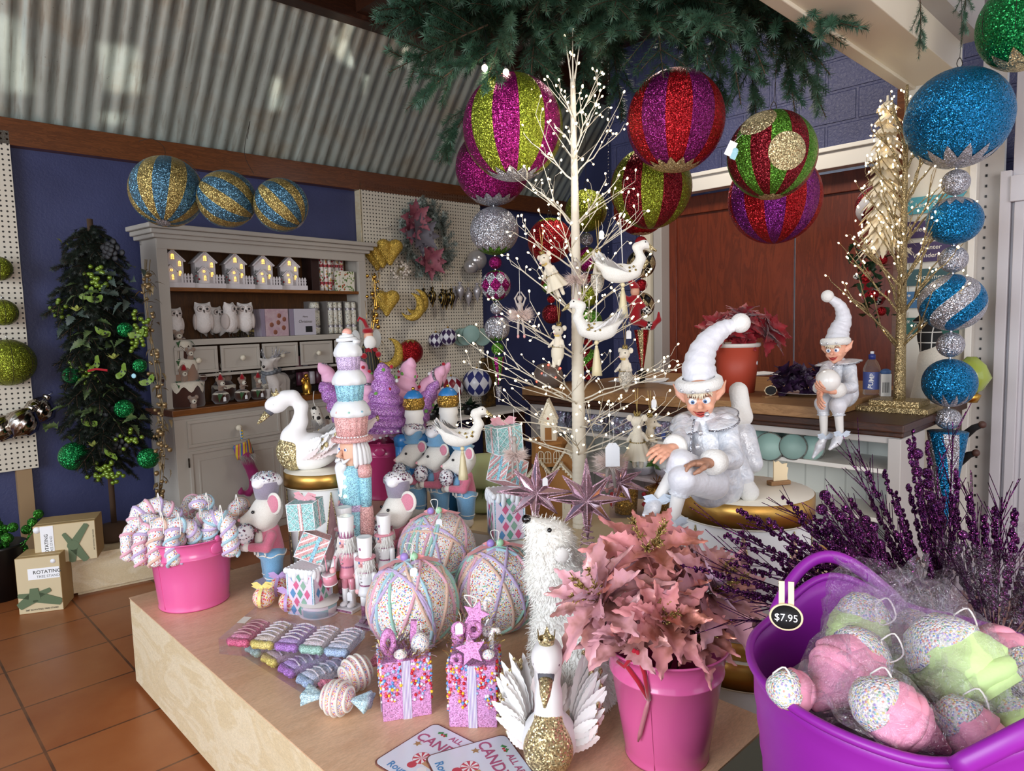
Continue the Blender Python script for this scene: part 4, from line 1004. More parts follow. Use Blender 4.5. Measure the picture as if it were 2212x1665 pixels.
# ---- felt mice in cupcake hats
def sequins(m,n,fn,s_=.003,mis=(0,1)):
 for q in range(n):
  p,nrm=fn();X=T(*p)@look(nrm)@RX(random.uniform(-.5,.5))@RY(random.uniform(-.5,.5));m.lathe([(s_,0),(0.0001,s_*.3)],random.choice(mis),5,X,(True,False))
SEQ=[mat('silver_sequin','#e8e6ee',.12,.9),mat('plum_sequin','#7a3560',.2,.6),mat('pale_blue_sequin','#b9d2e6',.15,.8)]
def rsph(c,r,zmin=-1,sq=(1,1,1)):
 def f():
  while 1:
   d=Vector((random.gauss(0,1),random.gauss(0,1),random.gauss(0,1))).normalized()
   if d.z>zmin:return Vector(c)+Vector((d.x*r*sq[0],d.y*r*sq[1],d.z*r*sq[2])),d
 return f
def mouse(lab,loc,rz,H,hat=GFELT,trousers=BFELT,jacket=PFELT,boots=GFELT,group=None,apron=False,bigear=False,cone=True):
 t=thing('felt_mouse',lab,'felt mouse',loc,rz,group);s_=H;V=lambda*a:tuple(x*s_ for x in a)
 ss=lambda pr:[((p[0],V(*p[1]),V(*p[2]),p[3]*s_,p[4]*s_)if p[0]=='c' else(p[0],V(*p[1]),V(*p[2]))+tuple(p[3:]))for p in pr]
 h=.0135*s_
 for x in(-.065,.065):soft('boot',ss([('c',(x,.01,.05),(x*1.1,-.10,.035),.05,.042),('c',(x,.01,.05),(x,.01,.10),.05,.05)]),boots,t,.02*s_,h)
 soft('trousers',ss([('c',(-.06,.01,.12),(-.055,.01,.3),.068,.085),('c',(.06,.01,.12),(.055,.01,.3),.068,.085),('e',(0,.01,.31),(.135,.115,.06))]),trousers,t,.022*s_,h)
 soft('jacket',ss([('c',(0,.01,.36),(0,.015,.49),.105,.075),('c',(-.10,0,.48),(-.155,-.04,.39),.042,.038),('c',(-.155,-.04,.39),(-.10,-.16,.37),.038,.036),('c',(.10,0,.48),(.15,-.05,.40),.042,.038),('c',(.15,-.05,.40),(.07,-.15,.40),.038,.036)]),jacket,t,.02*s_,h)
 m=MB()
 for x,z in((-.085,.365),(.05,.40)):m.sph(V(x,-.185,z),.034*s_,0,14,10);
 m.build('paw',WFELT,t)
 m=MB();m.sph(V(0,-.075,.42),V(.055,.04,.09),0,14,10);m.build('shirt_front',WFELT if not apron else BFELT,t)
 hd=soft('head',ss([('e',(0,.0,.67),(.135,.125,.125)),('c',(0,-.06,.645),(0,-.19,.615),.085,.034),('c',(-.05,-.05,.60),(.05,-.05,.60),.075,.075),('c',(0,0,.52),(0,0,.6),.06,.08)]),WFELT,t,.04*s_,h)
 for x in(-1,1):
  e_=.085 if bigear else .062;c=V(x*.135,.03,.745);M_=T(*c)@RZ(x*.5)@RY(x*.4)
  m=MB();m.sph((0,0,0),V(e_,.022,e_*1.1),0,16,10,M=M_);ea=m.build('ear',WFELT,t)
  m=MB();m.sph(V(0,-.012,0),V(e_*.78,.016,e_*.88),0,16,10,M=M_);m.build('inner_ear',EARP,ea)
  m=MB();m.sph(V(x*.07,-.125,.685),.0135*s_,0,12,8);m.build('eye',EYE,t)
 m=MB();m.sph(V(0,-.222,.618),.0145*s_,0,12,8);m.build('nose',mat('nose_pink','#e6a3ac',.6),t)
 m=MB()
 for x in(-1,1):m.tube([V(0,-.215,.598),V(x*.022,-.198,.58),V(x*.048,-.168,.588)],.0022*s_,0,5)
 m.build('mouth',mat('dark_thread','#3a2f38',.8),t)
 m=MB();q=.105;N=20
 m.lathe([(0,.775*s_),(q*.92*s_,.775*s_),(q*1.1*s_,.80*s_)if trousers is not None else 0,(q*.86*s_,.81*s_),(q*.98*s_,.915*s_),(q*.8*s_,.93*s_),(0,.93*s_)]if hat is BFELT else[(0,.775*s_),(q*.84*s_,.775*s_),(q*1.06*s_,.905*s_),(q*.8*s_,.93*s_),(0,.93*s_)],0,28);ht=m.build('hat',hat,t)
 vs,fs=blob([('e',V(0,0,.93),V(.112,.112,.055)),('e',V(.06,-.07,.905),V(.05,.05,.04)),('e',V(-.08,-.05,.90),V(.045,.045,.045)),('e',V(.02,.08,.90),V(.06,.05,.04))],.03*s_,h);m=MB();m.raw(vs,fs);ic=m.build('icing',mat('snow_glitter','#f0eef2',.6,bump=.4,bscale=200),ht)
 m=MB();sequins(m,150,rsph(V(0,0,.93),.112*s_,-.1,(1.02,1.02,.52)),.0085*s_,(0,0,1,2));props(m.build('sequins',SEQ,ic),kind='stuff')
 m=MB();m.tube([V(.14*cos(a),.01+.118*sin(a),.315+.008*sin(6*a))for a in np.linspace(0,2*pi,60)],.006*s_,0,5)
 for q in range(5):a=-pi/2+(q-2)*.5;m.tube([V(.138*cos(a)+.02*cos(b),.01+.13*sin(a),.335+.02*sin(b))for b in np.linspace(-pi/2,1.5*pi,14)],.0045*s_,0,5)
 m.build('waist_cord',STRING,t)
 for x in(-.06,.06):m=MB();m.tube([V(x+.070*cos(a),.01+.070*sin(a),.125)for a in np.linspace(0,2*pi,24)],.0045*s_,0,5);m.build('ankle_cord',STRING,t)
 m=MB();bow(m,V(0,-.1,.515),.10*s_);m.build('neck_bow',jacket if not apron else trousers,t)
 if cone:
  c=thing.__wrapped__ if False else None
  m=MB();m.lathe([(.012*s_,0),(.052*s_,.12*s_),(0,.121*s_)],0,18,T(*V(.0,-.185,.36))@RY(.12));co=m.build('ice_cream_cone',jacket,t)
  m=MB();X=T(*V(.015,-.185,.485));m.sph((0,0,.02*s_),V(.07,.07,.085),0,20,14,M=X);sc_=m.build('scoop',mat('snow_glitter','#f0eef2',.6,bump=.4,bscale=200),co)
  m=MB();sequins(m,130,rsph(V(.015,-.185,.505),.074*s_,-.8,(1,1,1.2)),.0085*s_,(0,1,1,2));props(m.build('sequins',SEQ,sc_),kind='stuff')
 return t
p=Wz(588,1272,PZ);mouse('grey-hatted felt mouse in a pink jacket and blue trousers, standing beside the candy cane bucket',p,-1.05,.50,bigear=True)
p=Wz(868,1262,PZ);mouse('grey-hatted felt mouse with an ice cream, half hidden behind the sprinkled balls',p,-1.0,.485,bigear=True)
for x,y,lab,rz in((900,1112,'blue-hatted felt mouse leftmost of three on the riser',-1.0),(950,1122,'blue-hatted felt mouse in the middle of three on the riser',-1.15),(1006,1134,'blue-hatted felt mouse rightmost of three, in front of the white feathered bird',-1.25)):
 p=Wz(x,y,TZ);mouse(lab,p,rz,.445,hat=BFELT,apron=True,boots=WFELT,group='blue-hatted felt mice on the riser')
# ---- stacked present ornaments
TURQ=glitter('pale_turquoise_glitter','#8fc0bf',420,.25,.6,.1);SKYB=glitter('sky_blue_glitter','#8fc3e0',420,.25,.6,.1);PPINK=glitter('pale_pink_glitter','#e0a3a3',420,.25,.6,.1)
SNOWP=mat('snow_white_paint','#eef0f4',.6,bump=.3,bscale=120)
DIAM=['#5f93c4','#6aa893','#d7678f','#8fb3a0']
def present(m,mh,w,h,M,pat,side):
 """one box: body faces on m, white edges and ribbons on mh"""
 m.box((0,0,h/2),(w,w,h),side,M=M)
 e=w*.018
 for x in(-w/2,w/2):
  for y in(-w/2,w/2):mh.tube([(x,y,0),(x,y,h)],e,0,5,M=M)
 for z in(0,h):
  for a in range(4):
   q=[(-w/2,-w/2,z),(w/2,-w/2,z),(w/2,w/2,z),(-w/2,w/2,z)];mh.tube([q[a],q[(a+1)%4]],e,0,5,M=M)
def gift_stack(lab,loc,rz,sc,group):
 t=thing('stacked_presents',lab,'ornament',loc,rz,group);mats=[TURQ,SKYB,PPINK,SNOWP]+[mat('diamond_'+c[1:],c,.5)for c in DIAM]+[mat('pale_lilac_card','#e6d6e8',.5)]
 def boxpart(w,h,M,pat):
  m=MB();mh=MB();present(m,mh,w,h,M,pat,{'lat':0,'stripe':2,'diam':1}[pat]);b=m.build('present',mats,t);mh.build('white_piping',SNOWP,b)
  m=MB();f=w/2+.001
  for(R_)in(0,pi/2,pi,-pi/2):
   X=M@RZ(R_)
   if pat=='lat':
    for i in range(-3,4):
     for s_ in(-1,1):
      a=Vector((-w/2,-f,h*(.5+i*.28-s_*.5)));b_=Vector((w/2,-f,h*(.5+i*.28+s_*.5)))
      # clip to the face
      n=14;pts=[a.lerp(b_,q/n)for q in range(n+1)];pts=[q for q in pts if .02*h<q.z<.98*h]
      if len(pts)>1:m.tube(pts,w*.009,3,4,M=X)
    m.box((0,-f,h/2),(w*.13,.003,h),2,M=X);m.box((0,-f-.001,h/2),(w*.05,.003,h),3,M=X)
   elif pat=='stripe':
    for i in range(-4,6):
     a=Vector((-w/2,-f,h*(i*.25-.45)));b_=Vector((w/2,-f,h*(i*.25+.45)));n=18;pts=[a.lerp(b_,q/n)for q in range(n+1)];pts=[q for q in pts if .02*h<q.z<.98*h]
     if len(pts)>1:m.ribbon(pts,w*(.10 if i%2 else .05),0 if i%2 else 3,up=(0,1,0),M=X)
    m.box((w*.12,-f-.001,h/2),(w*.12,.003,h),1,M=X)
   else:
    for i in range(3):
     for j in range(5):
      cx,cz=(i-1)*w*.27+(.135*w if j%2 else-.0),h*(.12+j*.19)
      if abs(cx)>w*.36:continue
      d=[(0,-h*.115),(w*.11,0),(0,h*.115),(-w*.11,0)];m.raw([(cx+a,-f-.001,cz+b_)for a,b_ in d],[(0,1,2,3)],4+(i+j*2)%4,False,M=X)
    m.raw([(-w*.45,-f,h*.02),(w*.45,-f,h*.02),(w*.45,-f,h*.98),(-w*.45,-f,h*.98)],[(0,1,2,3)],8,False,M=X)
  m.build('pattern',mats,b);return b
 s_=sc
 b0=boxpart(.115*s_,.165*s_,T(0,0,0),'diam')
 m=MB()
 for q in range(26):
  a=q/26*4;sd=int(a);f=a-sd-.5;w=.0575*s_;x,y=((f*2*w,-w),(w,f*2*w),(-f*2*w,w),(-w,-f*2*w))[sd];m.sph((x,y,.165*s_-.008*s_*(q%3)),(.011*s_,.011*s_,(.012+.008*(q%3))*s_),0,8,6)
 m.box((0,0,.168*s_),(.12*s_,.12*s_,.012*s_));m.build('snow_cap',SNOWP,b0)
 boxpart(.10*s_,.095*s_,T(.0,0,.198*s_)@RZ(.5)@RY(.42)@RX(-.12),'stripe')
 b2=boxpart(.10*s_,.098*s_,T(.004,0,.318*s_)@RZ(.25)@RY(-.06),'lat')
 m=MB();bow(m,(0,0,.418*s_),.055*s_);m.build('bow',mat('pale_pink_satin','#e6aab4',.35),b2)
 return t
p=Wz(672,1316,PZ);gift_stack('stack of three pastel presents with a harlequin base, between the left mouse and the nutcrackers',p,-.35,1.02,'pastel stacked presents')
p=Wz(1094,1156,TZ);gift_stack('stack of three pastel presents with snowy edges, on the riser left of the gingerbread house',p,.25,1.13,'pastel stacked presents')
# ---- ribbon spool
p=Wz(690,1322,PZ);t=thing('ribbon_spool','white ribbon spool lying flat in front of the stacked presents','ribbon spool',p)
HARL=NT('harlequin_ribbon');_v=HARL.n('ShaderNodeTexChecker');_v.inputs['Scale'].default_value=34;_v.inputs[1].default_value=srgb('#a7c7cf');_v.inputs[2].default_value=srgb('#eadfe8');HARL.l(HARL.co('Object',None,(.0,.0,.785)),_v.inputs[0]);HARL.set(Base_Color=_v.outputs[0],Roughness=.5)
m=MB();m.lathe([(.02,.003),(.066,.003),(.066,.045),(.02,.045)],0,36);m.build('ribbon_roll',HARL.m,t)
for z in(0,.045):m=MB();m.lathe([(.012,z),(.074,z),(.074,z+.003),(.012,z+.003)],0,40,cap=(False,False));m.lathe([(.012,z+.003),(.012,z)],0,20,cap=(False,False));m.build('flange',WHITE,t)
# ---- small bead baubles with ribbon bows
BEADB=sprinkled('bead_bauble','#f0d8d0',['#e8505c','#f2b3bd','#f4d04e','#f6efe8','#f09a52','#e86f86','#f4e6a0'],150,1.0)
for(x,y,r,rb,lab)in((571,1312,23,mat('yellow_satin','#efe08e',.4),'bead-covered bauble with a yellow bow, frontmost left by the clear box'),(606,1288,22,mat('lilac_satin','#c7a8dd',.4),'bead-covered bauble with a clear lilac bow, behind the yellow-bowed one'),(626,1320,22,mat('lilac_satin','#c7a8dd',.4),'bead-covered bauble with a lilac bow, front right by the ribbon spool'),(652,1296,19,mat('yellow_satin','#efe08e',.4),'bead-covered bauble tucked behind the ribbon spool')):
 p=Wz(x,y,PZ);r=r*KX(p);t=thing('bead_bauble',lab,'bauble',p,group='bead baubles with bows')
 m=MB();m.sph((0,0,r),r,0,28,18);m.build('body',BEADB,t)
 m=MB();bow(m,(0,-.01,2*r),.045);m.ribbon([(0,-.01-r*sin(a)*1.02,r+r*cos(a)*1.02)for a in np.linspace(0,2.2,9)],.012,0,up=(0,1,0));m.build('ribbon_bow',rb,t)
# ---- yarn-wrapped sprinkle balls
def yarn_ball(lab,px,py,rpx,Y,tagtxt,seed):
 p=Wd(px,py,Y);r=rpx*KX(p);p.z=max(p.z,PZ+r);R=random.Random(seed)
 t=thing('yarn_ball',lab,'sprinkle ball',p,group='sprinkle balls wrapped in yarn')
 m=MB();m.sph((0,0,0),r,0,64,40);m.build('body',SPR_B,t)
 for q,mt in enumerate((PINKY,LILY,BLUY,PEAY,MINY)):
  m=MB()
  for w_ in range(3):
   n=Vector((R.uniform(-1,1),R.uniform(-1,1),R.uniform(-.45,.45))).normalized();x=n.orthogonal().normalized();y=n.cross(x);off=R.uniform(-.35,.35);rr=sqrt(1-off*off)
   m.tube([(n*off+x*rr*cos(a)+y*rr*sin(a)*1.0)*(r*1.012)for a in np.linspace(0,2*pi,56)],[r*.036*(1+.2*sin(i*2.1))for i in range(56)],0,6,cap=False)
  m.build('yarn',mt,t)
 m=MB();bow(m,(0,0,r*1.0),.055,n=1);m.ribbon([(0,0,r),(.05,-.02,r+.012),(.095,-.03,r+.004)],.03,0,up=(0,0,1));m.ribbon([(0,0,r),(-.05,-.03,r+.004),(-.10,-.04,r-.018)],.03,0,up=(0,0,1));m.build('ribbon',mat('salmon_satin','#f0a9ac',.4),t)
 m=MB();m.sph((-.02,-.01,r+.012),.014,0,10,8);m.sph((.012,-.012,r+.014),.014,1,10,8);m.build('bead',[mat('violet_bead','#a78bd6',.4),mat('mint_bead','#a6dbb2',.4)],t)
 m=MB();m.tube([(0,0,r),(-.02,0,r+.05),(.01,-.02,r+.055),(0,-.02,r)],.0016,0,5);m.build('loop',STRING,t)
 if tagtxt:tag(t,(.02,-r*.55,r*.88),rot=.2)
yarn_ball('yarn-wrapped sprinkle ball frontmost of three, behind the pink gift boxes',892,1314,97,2.24,1,4)
yarn_ball('yarn-wrapped sprinkle ball with a pink card tag, highest and rearmost of three',945,1190,84,2.72,1,8)
yarn_ball('yarn-wrapped sprinkle ball rightmost of three, touching the polar bear',1076,1288,92,2.36,0,15)
# ---- pink gift boxes heaped with sweets
PGL=glitter('candy_pink_glitter','#d492c8',420,.5,.5,.06);STRB=striped('white_lilac_ribbon',['#efeaf4','#9a86c0'],260,0,.5)
BEADS=[mat('bead_'+c[1:],c,.25)for c in('#c81e2c','#f2c230','#5f9bd8','#e9e6ee','#e98aa8','#a8c4e8','#d6455c')]
TINS=[mat('gold_tinsel','#c8b069',.2,.9),mat('silver_tinsel','#cfcfd8',.2,.9)]
SWEETP=glitter('sweet_pink_glitter','#d98cc6',420,.4,.5,.06);ICEW=sprinkled('white_iced_sweet','#f2eee8',['#7fa0d8','#f2eee8','#e9a0b8','#f2eee8'],260,.4)
def candy_box(lab,px,py,rz,w,h,seed,tall):
 R=random.Random(seed);p=Wz(px,py,PZ);t=thing('candy_gift_box',lab,'gift box',p,rz,'pink gift boxes heaped with sweets')
 p2=Wz(px,py,PZ)
 m=MB();m.box((0,0,h/2),(w,w,h));bx=m.build('box',PGL,t,bevel=.002)
 m=MB()
 for a in range(4):X=RZ(a*pi/2);m.b2((-.012,-w/2-.0025,0),(.012,-w/2-.0008,h),0,M=X)
 m.build('ribbon',STRB,t)
 m=MB()
 for q in range(720):
  a=R.randrange(4);x=R.uniform(-w/2,w/2)
  if abs(x)<.013:continue
  lim=h*(.44+.16*sin(x*90+a*2+seed)+.06*sin(x*260));z=R.uniform(lim,h*1.0);r=R.uniform(.0034,.005)
  m.sph(tuple(RZ(a*pi/2)@Vector((x,-w/2-r*.4,z))),r,R.randrange(7),7,5)
 props(m.build('beads',BEADS,t),kind='stuff')
 m=MB()
 for q in range(330):
  x,y=R.uniform(-w/2,w/2),R.uniform(-w/2,w/2);d=Vector((x*9+R.uniform(-.6,.6),y*9+R.uniform(-.6,.6),R.uniform(.0,1))).normalized();b=Vector((x,y,h+R.uniform(-.005,.02+tall*.07)));L=R.uniform(.015,.032)
  m.ribbon([b,b+d*L*.5+Vector((0,0,.004)),b+d*L],.0022,R.randrange(2),up=(R.random(),R.random(),.3))
 props(m.build('tinsel',TINS,t),kind='stuff')
 def star(m,M,s_,mi=0):m.prism([(s_*(1 if i%2==0 else .48)*sin(i*pi/5),s_*(1 if i%2==0 else .48)*cos(i*pi/5))for i in range(10)],s_*.4,mi,M)
 def donut(M,s_):
  m=MB();m.tube([(s_*cos(a),s_*sin(a),0)for a in np.linspace(0,2*pi,25)],s_*.52,0,10,M=M);m.build('doughnut_sweet',SWEETP,t)
 def cup(M,s_):
  m=MB();m.lathe([(.6*s_,0),(.9*s_,s_)],0,16,M,wob=lambda a,j:1+.05*cos(12*a));c=m.build('cupcake_sweet',SWEETP,t);m=MB();m.lathe([(1.05*s_,s_*.95),(1.1*s_,s_*1.2),(.7*s_,s_*1.6),(.3*s_,s_*2.0),(0,s_*2.1)],0,16,M);m.build('icing',ICEW,c)
 def hook(M,s_,mt=ICEW):
  m=MB();m.tube([(0,0,-s_),(0,0,s_),(s_*.3,0,s_*1.6),(s_*.9,0,s_*1.5),(s_*1.05,0,s_)],s_*.38,0,9,M=M);m.build('cane_sweet',mt,t)
 if not tall:
  donut(T(-.042,-.02,h+.035)@RX(1.5)@RY(.3)@S(.72,1.3,1),.021);m=MB();m.b2((-.0,-.01,h),(.016,.006,h+.085),0,M=RY(.1));m.build('stick_sweet',SWEETP,t)
  cup(T(-.012,-.05,h-.004)@RX(.25),.017);m=MB();m.sph((.045,-.028,h+.022),(.026,.024,.034),0,18,12);m.build('egg_sweet',ICEW,t)
 else:
  m=MB();star(m,T(.0,-.05,h+.038)@RX(1.15)@RZ(.2),.042);m.build('star_sweet',SWEETP,t)
  m=MB();star(m,T(.01,-.005,h+.115)@RX(1.2)@RZ(-.3),.038);m.build('star_sweet',SWEETP,t)
  donut(T(.005,-.03,h+.085)@RX(1.3),.016);donut(T(-.035,-.04,h+.09)@RX(1.2)@RZ(.4),.013);donut(T(-.04,-.055,h+.012)@RX(1.4),.012)
  hook(T(.052,-.03,h+.05)@RZ(.4),.02);hook(T(.035,-.0,h+.13),.018);cup(T(.045,-.05,h+.01)@RX(.3),.016)
  for q in range(5):m=MB();m.sph((R.uniform(-.05,.05),R.uniform(-.02,.04),h+R.uniform(.02,.1)),R.uniform(.014,.02),0,12,8);m.build('gum_ball',(SWEETP,ICEW)[q%2],t)
  m=MB();m.tube([(.0,0,h+.13),(-.02,-.01,h+.17),(.015,-.02,h+.165),(0,0,h+.13)],.002,0,5);m.build('loop',STRING,t);tag(t,(-.03,-.06,h+.10),.02,.03,.3)
 return t
candy_box('left pink glitter gift box heaped with sweets and beads',876,1524,.25,.132,.165,2,False);candy_box('right pink glitter gift box, taller with stars and canes on top',1028,1542,-.06,.128,.172,6,True)
# ---- wrapped sweets
def wrapped(lab,px,py,rpx,Y,ax,endm,body):
 p=Wz(px,py+rpx,PZ);r=rpx*KX(p);t=thing('wrapped_sweet',lab,'sweet',p,group='giant wrapped sweets on the plinth')
 X=T(0,0,r*1.02)@Matrix.Rotation(ax[0],4,'Z')@Matrix.Rotation(ax[1],4,'Y') # local Z = ends axis after RY(90)
 m=MB();m.sph((0,0,0),r,0,40,24,M=X);m.build('ball',body,t)
 m=MB()
 for q in range(-2,3):
  x=q*r*.37;rr=sqrt(r*r-x*x);m.tube([(x,rr*1.01*cos(a),rr*1.01*sin(a))for a in np.linspace(0,2*pi,40)],r*.085,0,7,M=X)
 m.build('icing_stripe',WFELT,t)
 for s_ in(-1,1):
  m=MB();N=20;K=6;vs=[];fs=[]
  for k in range(K+1):
   f=k/K
   for i in range(N):a=2*pi*i/N;rr=r*(.18+.72*f)*(1+.18*f*cos(5*a));vs.append((s_*(r*.9+r*1.15*f),rr*cos(a)*.9,rr*sin(a)*(.55)))
  for k in range(K):
   for i in range(N):j=(i+1)%N;fs.append((k*N+i,k*N+j,(k+1)*N+j,(k+1)*N+i))
  fs.append(tuple(K*N+i for i in range(N)));m.add(vs,fs,0,True,X);m.build('twist_end',endm,t)
wrapped('giant wrapped sweet with pale blue twisted ends, lying near the plinth edge',731,1506,36,2.0,(-.25,.0),glitter('ice_blue_glitter','#b4d6e6',420,.3,.5,.1),SPR_C)
wrapped('giant wrapped sweet with pink twisted ends, lying behind the blue-ended one',770,1452,36,2.1,(.75,-.12),glitter('rose_pink_glitter','#dd7f96',420,.3,.5,.1),SPR_C)
# ---- clear boxes of lolly-cake decorations
CLEAR=film('clear_acetate','#f6f2fa',.9,.04,.12,12)
LOLC=[('#e88aa2','#d95f80','pink'),('#e9d9bd','#e6d46a','yellow'),('#b9a3d6','#a774c0','violet'),('#efe3dc','#9fd8b8','mint'),('#c9dcec','#a8c8ea','blue')]
def lolly(lab,c,rz,cols,tilt=0,group=None,L=.122,w=.066):
 t=thing('lolly_decoration',lab,'decoration',c,group=group,rot=(tilt,0,rz))
 b=glitter('lolly_'+cols[2],cols[0],420,.25,.6,.05);d=glitter('drip_'+cols[2],cols[1],420,.4,.45,.1)
 m=MB();N=22
 m.grid(lambda u_,v_:((u_-.5)*w,L*(v_-.35),.024+.006*abs(sin(v_*pi*5))*(1 if .02<u_<.98 else .2)),6,N);m.grid(lambda u_,v_:((u_-.5)*w,-.35*L,.024*v_),2,2)
 m.box((0,L*.15,.012),(w,L,.024));m.build('bar',b,t)
 m=MB();m.tube([((q/6-.5)*w*1.05,-.36*L-.012*abs(sin(q*1.3)),.011)for q in range(7)],.013,0,9);m.build('drip',d,t)
 m=MB()
 for q in range(5):m.tube([(-w*.5,L*(-.2+q*.19),.028),(0,L*(-.17+q*.19),.034),(w*.5,L*(-.2+q*.19),.028)],.003,0,5)
 m.build('icing_drizzle',mat('cocoa_pink','#c79a96',.7)if cols[2]in('pink',)else ICEW,t)
 return t
def acetate(lab,c4,h,z0,items,group):
 a,b,c,d=[Wz(x,y,z0)for x,y in c4]
 t=thing('clear_gift_box',lab,'clear box',a,group='clear boxes of lolly decorations');q=[x-a for x in(a,b,c,d)]
 m=MB();up=Vector((0,0,h));vs=[tuple(x)for x in q]+[tuple(x+up)for x in q]
 m.raw(vs,[(4,5,6,7),(0,1,5,4),(1,2,6,5),(2,3,7,6),(3,0,4,7),(3,2,1,0)],0,False);m.build('box',CLEAR,t)
 m=MB();e=(b-a).normalized()*.06;f=(d-a).normalized()*.05;o=q[0]+up+Vector((0,0,.0006))+(d-a)*.45
 m.raw([tuple(o),tuple(o+e*.5),tuple(o+e*.5+f),tuple(o+f)],[(0,1,2,3)],0,False)
 m.build('sticker',mat('sticker_paper','#e8e0d8',.5),t)
 n=len(items);rz=atan2((b-a).y,(b-a).x)
 for i,(ci,lab2)in enumerate(items):
  f=(i+.5)/n;base=a.lerp(b,f).lerp(d.lerp(c,f),.42);lolly(lab2,base+Vector((0,0,.004)),rz,LOLC[ci],group=group)
acetate('clear gift box of five iced lolly decorations, left on the plinth',((474,1412),(752,1440),(795,1362),(556,1338)),.05,PZ+.056,[(0,'pink iced lolly leftmost in the upper clear box'),(1,'yellow-dripped lolly second in the upper clear box'),(2,'violet lolly in the middle of the upper clear box'),(3,'mint-dripped lolly fourth in the upper clear box'),(4,'pale blue lolly rightmost in the upper clear box')],'lollies in the upper clear box')
acetate('lower clear gift box of lolly decorations, partly under the other clear box',((522,1415),(676,1512),(760,1440),(612,1362)),.05,PZ+.001,[(3,'mint-dripped lolly at the left of the lower clear box'),(1,'yellow-dripped lolly second in the lower clear box'),(2,'violet-dripped lolly third in the lower clear box'),(4,'blue iced lolly at the right of the lower clear box')],'lollies in the lower clear box')
# ---------------------------------------------------------------- nutcrackers, swans, bear, bouquet, stars, cones
SKIN=mat('painted_skin','#e8b79c',.5);SKINP=mat('pink_painted_skin','#eeb3b4',.45);WGLOSS=mat('white_gloss','#f1eff0',.25,coat=.3);PGLOSS=mat('pink_gloss','#e392a4',.3,coat=.3);FURW=mat('white_fur','#eeece8',.95,sheen=.6)
MAUVE=glitter('mauve_glitter','#a8708f',420,.4,.5,.2);DKTH=mat('dark_paint','#2c2430',.5);BLUEEYE=mat('blue_eye','#2f5fa6',.2)
PALEB=glitter('powder_blue_glitter','#8fc4dc',380,.3,.5,.08);ROSEP=glitter('shell_pink_glitter','#e5a5a2',380,.3,.5,.08);LILP=glitter('pale_lilac_glitter','#c4aed6',380,.3,.5,.08);WICE=mat('white_resin_icing','#eff1f3',.4,bump=.15,bscale=90)
def fringe(m,ring,L,mi=0,n=3,sp=.35,seed=1,w=.0016):
 """short hair strands hanging from points (p, outward)"""
 R=random.Random(seed)
 for p,o in ring:
  for q in range(n):
   p0=Vector(p)+Vector((R.uniform(-1,1),R.uniform(-1,1),R.uniform(-1,1)))*L*.12;d=Vector(o)*R.uniform(.5,1)+Vector((R.uniform(-1,1),R.uniform(-1,1),R.uniform(-1,1)))*sp;d.normalize()
   e=p0+d*L*R.uniform(.6,1.1);s_=d.orthogonal().normalized()*w;m.raw([p0-s_,p0+s_,e],[(0,1,2)],mi)
